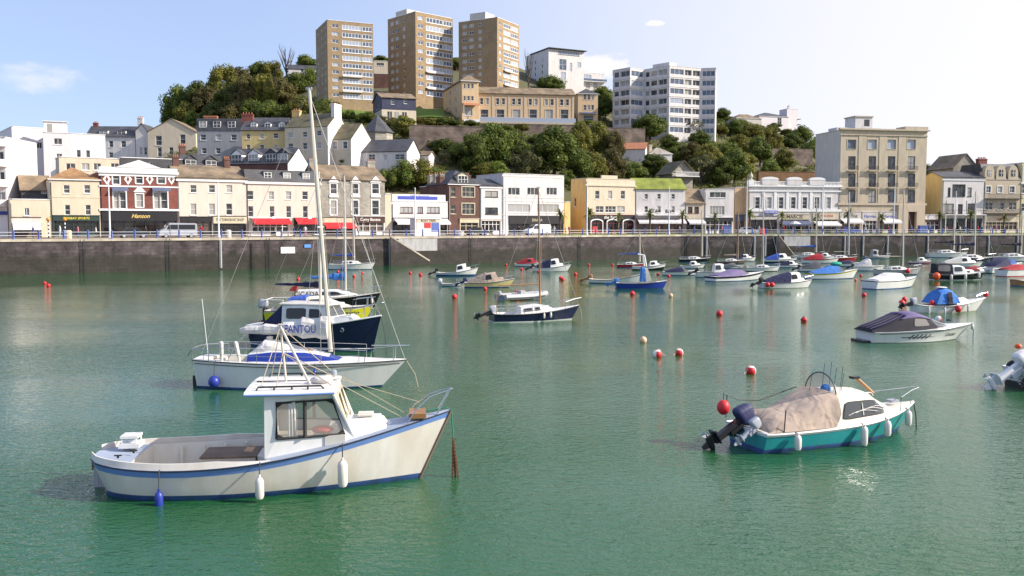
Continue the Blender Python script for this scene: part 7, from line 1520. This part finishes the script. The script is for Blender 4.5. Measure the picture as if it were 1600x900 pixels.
# ------------------------------------------------ loose buoys
BU=[(70,442,.24,'red','smaller left one of the pair of red buoys near the left edge'),(76,446,.26,'red','right one of the pair of red buoys near the left edge'),(466,436,.28,'red','red buoy left of the yacht mast under the quay wall'),(528,424,.25,'red','red buoy left of the white yacht bow under the wall'),(527,435,.25,'red','red buoy below the stern of the white yacht under the wall'),(553,431,.25,'red','red buoy right of the blue sail cover'),(566,426,.25,'red','red buoy under the bow of the white yacht by the wall'),(641,426,.28,'red','red buoy left of the blue bottomed boat, farther left'),(657,429,.30,'red','red buoy just left of the blue bottomed boat'),(710,464,.30,'red','red buoy in open water below the small dinghy'),(758,451,.26,'red','red buoy against the pale yellow cuddy boat'),(807,457,.26,'red','red buoy behind the grey inflatable'),(791,413,.26,'red','red buoy left of the red topped boat'),(815,420,.26,'red','red buoy below the red topped boat'),(841,424,.25,'red','red buoy under the navy canopied cuddy boat'),(876,434,.28,'red','left of two close red buoys right of the wooden mast'),(879,436,.3,'red','right of two close red buoys right of the wooden mast'),(899,428,.3,'red','red buoy right of the navy canopied cuddy boat'),(920,413,.28,'red','red buoy by the wall right of the navy canopied boat'),(957,413,.28,'red','red buoy left of the red hulled yacht'),(988,459,.30,'red','red buoy below the blue open boat'),(1005,449,.26,'red','dark red buoy against the blue open boat side'),(1028,428,.26,'red','red buoy under the black and white launch'),(1045,431,.26,'red','red buoy below the white boat with navy hood'),(1048,462,.26,'cream','cream buoy in open water below the navy hooded boat'),(1124,491,.30,'red','red buoy alone in open water below the purple speedboat'),(1256,501,.28,'red','red buoy alone in open water left of the black hooded speedboat'),(1350,461,.28,'red','red buoy left of the pale covered motor boat'),(1413,468,.28,'red','right and farther of two close red buoys left of the blue canopied boat'),(1409,474,.32,'red','left and nearer of two close red buoys left of the blue canopied boat'),(1466,500,.30,'redwhite','red and white buoy behind the black hooded speedboat'),(1005,533,.26,'cream','cream pear shaped buoy left of the big red buoys'),(1027,556,.30,'redwhite','largest red and white buoy at centre right'),(1061,553,.27,'redwhite','red and white buoy right of the largest one'),(1173,582,.29,'redwhite','red and white striped buoy above the teal cruiser'),(1345,430,.24,'red','red buoy right of the yellow striped boat'),(1337,437,.2,'orange','small orange buoy below the yellow striped boat'),(1231,413,.25,'red','red buoy right of the white yacht with navy stripe'),(1400,446,.2,'cream','small pale buoy under the bow of the pale covered boat')]
def buoy(px,py,r,c,label):
    p=Wz(px,py+2); o=empty('mooring_buoy',p,random.uniform(0,6),label,'buoy','mooring buoys'); mb=MB(); m={'red':'buoy_red','redwhite':'buoy_red','cream':'buoy_cream','orange':'buoy_orange'}[c]; r=r*.72
    if c=='redwhite':
        mb.blob((0,0,r*.6),r,r,r,m,18); b0=len(mb.f)-18*9
        for i,f in enumerate(mb.f):
            cx=sum(mb.v[k][0] for k in f)/len(f); 
            if cx>.45*r or (sum(mb.v[k][2] for k in f)/len(f))>r*1.35: mb.m[i]=mb.mi('sign_white')
    else: mb.blob((0,0,r*.6),r,r,r if c!='cream' else r*1.05,m,14)
    mb.build('ball',o,smooth=True)
    MB().lathe([(r*.2,r*1.45),(r*.2,r*1.7),(r*.08,r*1.75)],m if c!='cream' else 'buoy_cream',n=8).build('eye',o)
    if r>.19 and py>500: MB().tube([(r*.1,0,r*1.7),(-r*.5,0,r*1.6),(-r*1.2,-.05,r*.5),(-r*1.9,-.08,.02)],.02,'rope',5).build('rope',o)
for q in BU: buoy(*q)
# ------------------------------------------------ vehicles
mat('car_white',(.75,.75,.77),.25,'flat'); mat('car_silver',(.45,.46,.5),.25,'flat',metal=.5); mat('car_dark',(.02,.025,.035),.2,'flat'); mat('car_blue',(.03,.07,.35),.22,'flat'); mat('car_glass',(.015,.017,.02),.05,'flat'); mat('lamp_red',(.5,.01,.01),.3,'flat'); mat('lamp_clear',(.8,.8,.78),.15,'flat')
def car(px,d,body,kind,label,flip=False):
    q,yw=on_line(offs(QL,d),px); o=empty({'van':'parked_van','bus':'minibus','car':'parked_car'}[kind],(q.x,q.y,HQ-.055),yw+(PI if flip else 0),label,{'van':'van','bus':'minibus','car':'car'}[kind])
    if kind=='car': L,W_,H=4.2,1.7,1.42; pr=[(0,.3),(0,.75),(.25,.88),(.75,.92),(1.15,1.38),(2.6,1.42),(3.25,.95),(4.0,.78),(4.2,.6),(4.2,.3)]; wins=[(.85,1.7,.95,1.33,.28,0),(1.78,2.62,.95,1.34,0,0),(2.68,3.05,.95,1.3,0,-.3)]
    elif kind=='van': L,W_,H=4.9,1.85,1.95; pr=[(0,.35),(0,1.7),(.12,1.93),(3.2,1.95),(3.95,1.25),(4.75,.95),(4.9,.6),(4.9,.35)]; wins=[(2.45,3.15,1.15,1.75,0,0),(3.22,3.75,1.15,1.7,0,-.35)]
    else: L,W_,H=5.1,1.85,2.1; pr=[(0,.35),(0,1.8),(.15,2.05),(3.7,2.1),(4.35,1.3),(4.95,1.05),(5.1,.6),(5.1,.35)]; wins=[(.3,2.5,1.2,1.85,0,0),(2.6,3.6,1.2,1.85,0,0),(3.67,4.1,1.2,1.8,0,-.3)]
    mb=MB(); n=len(pr); vs=[]
    for y_ in (-W_/2,-W_/2+.12,W_/2-.12,W_/2):
        ed=abs(y_)>W_/2-.05
        for x,z in pr: t=max(0,(z-.9)/1.1); vs.append((L/2+(x-L/2)*(1 if not ed else .985),(y_)*(1-.14*t),z-(.03 if ed and z>.5 else 0)))
    fs=[(r*n+i,r*n+(i+1)%n,(r+1)*n+(i+1)%n,(r+1)*n+i) for r in range(3) for i in range(n)]+[tuple(range(n)),tuple(range(4*n-1,3*n-1,-1))]
    mb.add([(x-L/2,y,z) for x,y,z in vs],fs,body); mb.build('body',o,smooth=R(35))
    for x0,x1,z0,z1,k0,k1 in wins:
        for sg in(1,-1):
            Y=lambda z:sg*(W_/2*(1-.14*max(0,(z-.9)/1.1))+.006); MB().prism([(x0-L/2,Y(z0),z0),(x1-L/2,Y(z0),z0),(x1-L/2+k1,Y(z1),z1),(x0-L/2+k0,Y(z1),z1)],(0,sg*.012,0),'car_glass').build('side_window',o)
    (xa,za),(xb_,zb_)={'car':((3.22,1.0),(2.66,1.38)),'van':((3.9,1.32),(3.26,1.9)),'bus':((4.3,1.38),(3.75,2.03))}[kind]; MB().prism([(xa-L/2,-W_*.42,za),(xa-L/2,W_*.42,za),(xb_-L/2,W_*.38,zb_),(xb_-L/2,-W_*.38,zb_)],(.03,0,.03),'car_glass').build('windscreen',o)
    for x in (.85,L-.9):
        for sg in(1,-1):
            w=MB().lathe([(.2,-.1),(.31,-.09),(.31,.09),(.2,.1)],'rubber',n=16,axis='y',T=lambda a,b,c,x=x,sg=sg:(x-L/2+a,sg*(W_/2-.08)+b,.31+c)).build('wheel',o,smooth=R(35)); MB().lathe([(.19,-.105),(.17,.0),(.19,.105)],'engine_grey',n=10,axis='y',T=lambda a,b,c,x=x,sg=sg:(x-L/2+a,sg*(W_/2-.08)+b,.31+c)).build('rim',w)
    for sg in(1,-1): MB().box(L/2-.03,sg*W_*.36-.14,.62,L/2+.012,sg*W_*.36+.14,.78,'lamp_clear').build('headlight',o); MB().box(-L/2-.012,sg*W_*.4-.1,.7,-L/2+.03,sg*W_*.4+.1,.95,'lamp_red').build('tail_light',o)
    MB().box(-L/2-.04,-W_*.46,.34,L/2+.04,W_*.46,.46,'rubber').build('bumper',o)
car(839,9.3,'car_white','van','white panel van parked in front of the flat roofed block',True); car(277,6.3,'car_silver','bus','silver minibus parked in front of the red brick bar',True); car(208,7.5,'car_dark','car','dark saloon car beside the silver minibus')
car(1167,9.5,'car_silver','car','silver car parked before the ochre gable wall'); car(1328,9.5,'car_blue','car','blue car parked before the left end of the beige block'); car(745,12.5,'car_dark','car','dark car parked in front of the white house with two wide windows')
# ------------------------------------------------ people and small things on the promenade
mat('skin',(.55,.36,.27),.6,'flat'); mat('hair',(.06,.035,.02),.7,'flat')
for nme,c_ in dict(red=(.55,.02,.03),white=(.72,.70,.68),blue=(.04,.08,.35),black=(.02,.02,.025),grey=(.3,.3,.32),pink=(.65,.2,.3),jeans=(.05,.08,.2),beige=(.45,.36,.25)).items(): mat('cloth_p_'+nme,c_,.85,'flat')
def body_mesh(step):
    bm=bmesh.new(); J={'p':(0,0,.95,.13),'c':(0,0,1.25,.15),'n':(0,0,1.48,.06),'h0':(0,.01,1.56,.075),'h':(.01,0,1.66,.10),'sl':(0,.19,1.40,.065),'el':(-.03*step,.25,1.12,.045),'hl':(.10*step,.24,.88,.035),'sr':(0,-.19,1.40,.065),'er':(.03,-.25,1.12,.045),'hr':(.10*step+.04,-.24,.90,.035),'ll':(0,.09,.88,.095),'kl':(.10*step,.10,.48,.065),'fl':(.16*step-.04,.10,.07,.045),'tl':(.16*step+.12,.11,.04,.035),'lr':(0,-.09,.88,.095),'kr':(-.02*step,-.10,.48,.065),'fr':(-.20*step,-.10,.07,.045),'tr':(-.20*step+.15,-.11,.04,.035)}
    E='p-c c-n n-h0 h0-h c-sl sl-el el-hl c-sr sr-er er-hr p-ll ll-kl kl-fl fl-tl p-lr lr-kr kr-fr fr-tr'.split()
    me=bpy.data.meshes.new('person'); ks=list(J); me.from_pydata([J[k][:3] for k in ks],[(ks.index(a),ks.index(b)) for a,b in (e.split('-') for e in E)],[])
    o=bpy.data.objects.new('tmp',me); COL.objects.link(o); md=o.modifiers.new('s','SKIN')
    for i,k in enumerate(ks): o.data.skin_vertices[0].data[i].radius=(J[k][3],)*2
    o.data.skin_vertices[0].data[0].use_root=True; o.modifiers.new('u','SUBSURF').levels=1
    dg=bpy.context.evaluated_depsgraph_get(); m2=bpy.data.meshes.new_from_object(o.evaluated_get(dg)); bpy.data.objects.remove(o); return m2
BM=[body_mesh(1),body_mesh(.2)]; _pc={}
def person(px,d,top,leg,label,face=0,pose=0,k=1.0):
    key=(top,leg,pose)
    if key not in _pc:
        m=BM[pose].copy(); m.materials.clear()
        for q in ('skin','cloth_p_'+top,'cloth_p_'+leg,'hair'): m.materials.append(MATS[q])
        for p in m.polygons:
            c=p.center; p.use_smooth=True; p.material_index=3 if (c.z>1.70 or (c.z>1.58 and c.x<-.02)) or c.z<.09 else 0 if (c.z>1.50 or (abs(c.y)>.2 and c.z<.93)) else 1 if c.z>.93 else 2
        _pc[key]=m
    q,yw=on_line(offs(QL,d),px); o=bpy.data.objects.new('person',_pc[key]); COL.objects.link(o); o.location=(q.x,q.y,HQ+(.0 if d<7 else -.06 if d<15.5 else 0)); o.rotation_euler=(0,0,yw+face); o.scale=(k,k,k); tag(o,label,'person','people along the harbour front')
PP=[(122,13,'pink','jeans','person in pink top in front of the green shop window',0,1),(94,4,'white','grey','person in white top by the left striped beacon',3,0),(228,15,'black','jeans','person in dark jacket at the left of the dark bar',2,1),(305,16,'black','black','person in black by the door left of the boat shop',4,1),(315,16,'red','black','person in long red coat in front of the boat shop',4,1),(477,14,'white','pink','person in white top under the right red awning',1,1),(459,15,'blue','jeans','person in blue between the two red awnings',0,0),(753,2,'beige','jeans','person in beige walking along the railing right of the brown brick house',0,0),(866,13,'white','beige','person in white right of the white van',3,0),(889,15,'red','white','person in red top beside the orange side wall',0,0),(884,15,'white','jeans','person in white beside the one in red by the orange wall',0,1),(1062,16,'white','jeans','person in white at the right end of the inn',3,1),(1106,16,'black','black','left person of a group in black before the white flat topped house',0,1),(1112,16.5,'black','jeans','middle person of a group in black before the white flat topped house',2,1),(1119,16,'blue','black','right person of a group before the white flat topped house',1,1),(1128,6,'pink','jeans','person in pink behind the railing before the white flat topped house',0,0),(1186,15,'white','grey','person in white before the left shops of the classical building',0,1),(1233,15,'blue','jeans','person in blue before the middle shops of the classical building',0,0),(1239,16,'beige','white','person in a pale coat before the middle shops of the classical building',0,1),(1266,15,'black','black','person in black right of the middle shops of the classical building',0,1),(1424,4,'blue','black','person in blue behind the railing before the portal of the beige block',0,0),(1479,14,'pink','grey','person in pink before the green balcony house, left',0,1),(1489,15,'red','jeans','person in red before the green balcony house, middle',1,0),(1508,14,'blue','jeans','person in blue before the green balcony house, right',2,1),(1528,15,'red','black','person in red left of the stone gabled terrace',0,1),(1534,14,'blue','jeans','person in blue left of the stone gabled terrace',3,0),(1547,15,'white','jeans','person in white before the stone gabled terrace',0,0),(1556,14,'pink','jeans','person in pink before the middle of the stone gabled terrace',1,0),(1571,15,'black','jeans','person in black before the right gable of the stone terrace',0,1),(1500,15.5,'white','black','person in white right of the red one before the green balcony house',2,1),(1455,14,'blue','jeans','person in blue before the low white cafe',1,0),(1340,15,'black','black','person in black before the left shop of the beige block',0,1),(1352,14,'white','jeans','person in white before the second shop of the beige block',1,0),(1388,15,'red','jeans','person in red before the third shop of the beige block',0,0),(1208,15,'black','jeans','person in black before the left shop of the classical building',0,1),(1224,15.5,'red','jeans','person in red before the brown lettered shop sign',1,1),(1085,15,'blue','jeans','person in blue before the narrow brown roofed cottage',0,0),(1030,15,'pink','jeans','person in pink before the middle of the white inn',0,1),(955,15.5,'black','jeans','person in black before the middle arch of the pub',0,1),(811,14,'black','black','person in dark clothes left of the white van',0,1),(770,15.5,'grey','jeans','person in grey before the white house with two wide windows',0,0),(560,15.5,'white','jeans','person in white before the curry house window',0,1),(535,15,'grey','black','person in grey under the awning of the stone terrace',1,0),(430,14.5,'beige','jeans','person in beige under the left red awning',0,1),(150,15,'white','black','person in white between the green shop and the bar',0,0),(52,14,'blue','jeans','person in blue under the lilac awning at far left',0,1)]
for i,(px,d,tp,lg,lb,fc,po) in enumerate(PP): person(px,d,tp,lg,lb,fc*1.05,po,.97+.06*math.sin(i*1.7))
def bin_(px,d,m,label,name='litter_bin',cat='bin',w=.5,hh=1.1):
    q,yw=on_line(offs(QL,d),px); o=empty(name,(q.x,q.y,HQ-.004),yw,label,cat); MB().lathe([(w*.8,0),(w*.85,.06),(w*.75,.1),(w*.78,hh*.8),(w*.82,hh*.82)],m,n=12).build('body',o,smooth=R(40)); MB().lathe([(w*.84,hh*.821),(w*.6,hh*.97),(w*.1,hh)],m,n=12).build('lid',o,smooth=R(40))
bin_(107,2.2,'cream_front','cream litter bin behind the railing right of the striped beacon'); bin_(357,2.2,'pale_grey_render','pale grey bin behind the railing in front of the boat shop'); bin_(1191,2,'buoy_red','bright red lifebuoy housing on the railing under the classical building','lifebuoy_housing','lifebuoy',.6,1.2); bin_(717,2.2,'gel_grey','squat grey bin on the promenade below the brown brick house','litter_bin','bin',1.0,.9)
def cabinet(px0,px1,d,h_,m,label):
    q,yw=on_line(offs(QL,d),px0); c2,_=on_line(offs(QL,d),px1); w=(c2-q).length; o=empty('utility_cabinet',(q.x,q.y,HQ-.004),yw,label,'cabinet'); MB().box(0,0,0,w,.8,h_,m).build('body',o,bevel=.02); MB().box(-.05,-.05,h_+.001,w+.05,.85,h_+.08,m).build('lid',o); 
    for k in range(3): MB().box(w*(k+.08)/3,-.03,.15,w*(k+.92)/3,-.002,h_-.15,m).build('door',o)
cabinet(1130,1142,8.0,1.6,'railing_blue','dark blue cabinet behind the railing left of the ochre gable'); cabinet(1437,1450,8.0,1.6,'railing_blue','dark blue cabinet behind the railing right of the beige block')
def board(px,d,m,label):
    q,yw=on_line(offs(QL,d),px); o=empty('menu_board',(q.x,q.y,HQ-.002),yw,label,'sign'); MB().box(-.6,0,.3,.6,.08,1.5,m).build('panel',o); MB().box(-.5,.01,0,-.42,.07,.299,'dark_trim').build('leg',o); MB().box(.42,.01,0,.5,.07,.299,'dark_trim').build('leg',o)
board(930,15,'sign_red','red board standing in front of the left arch of the pub')
def parasol(px,d,m,label):
    q,yw=on_line(offs(QL,d),px); o=empty('parasol',(q.x,q.y,HQ-.002),yw,label,'parasol'); MB().tube([(0,0,0),(0,0,2.4)],.03,'pole_white').build('pole',o); MB().lathe([(1.3,2.0),(.7,2.35),(.03,2.6)],m,n=8).build('canopy',o)
parasol(1242,13.5,'cloth_white','closed looking white parasol before the middle shops of the classical building')
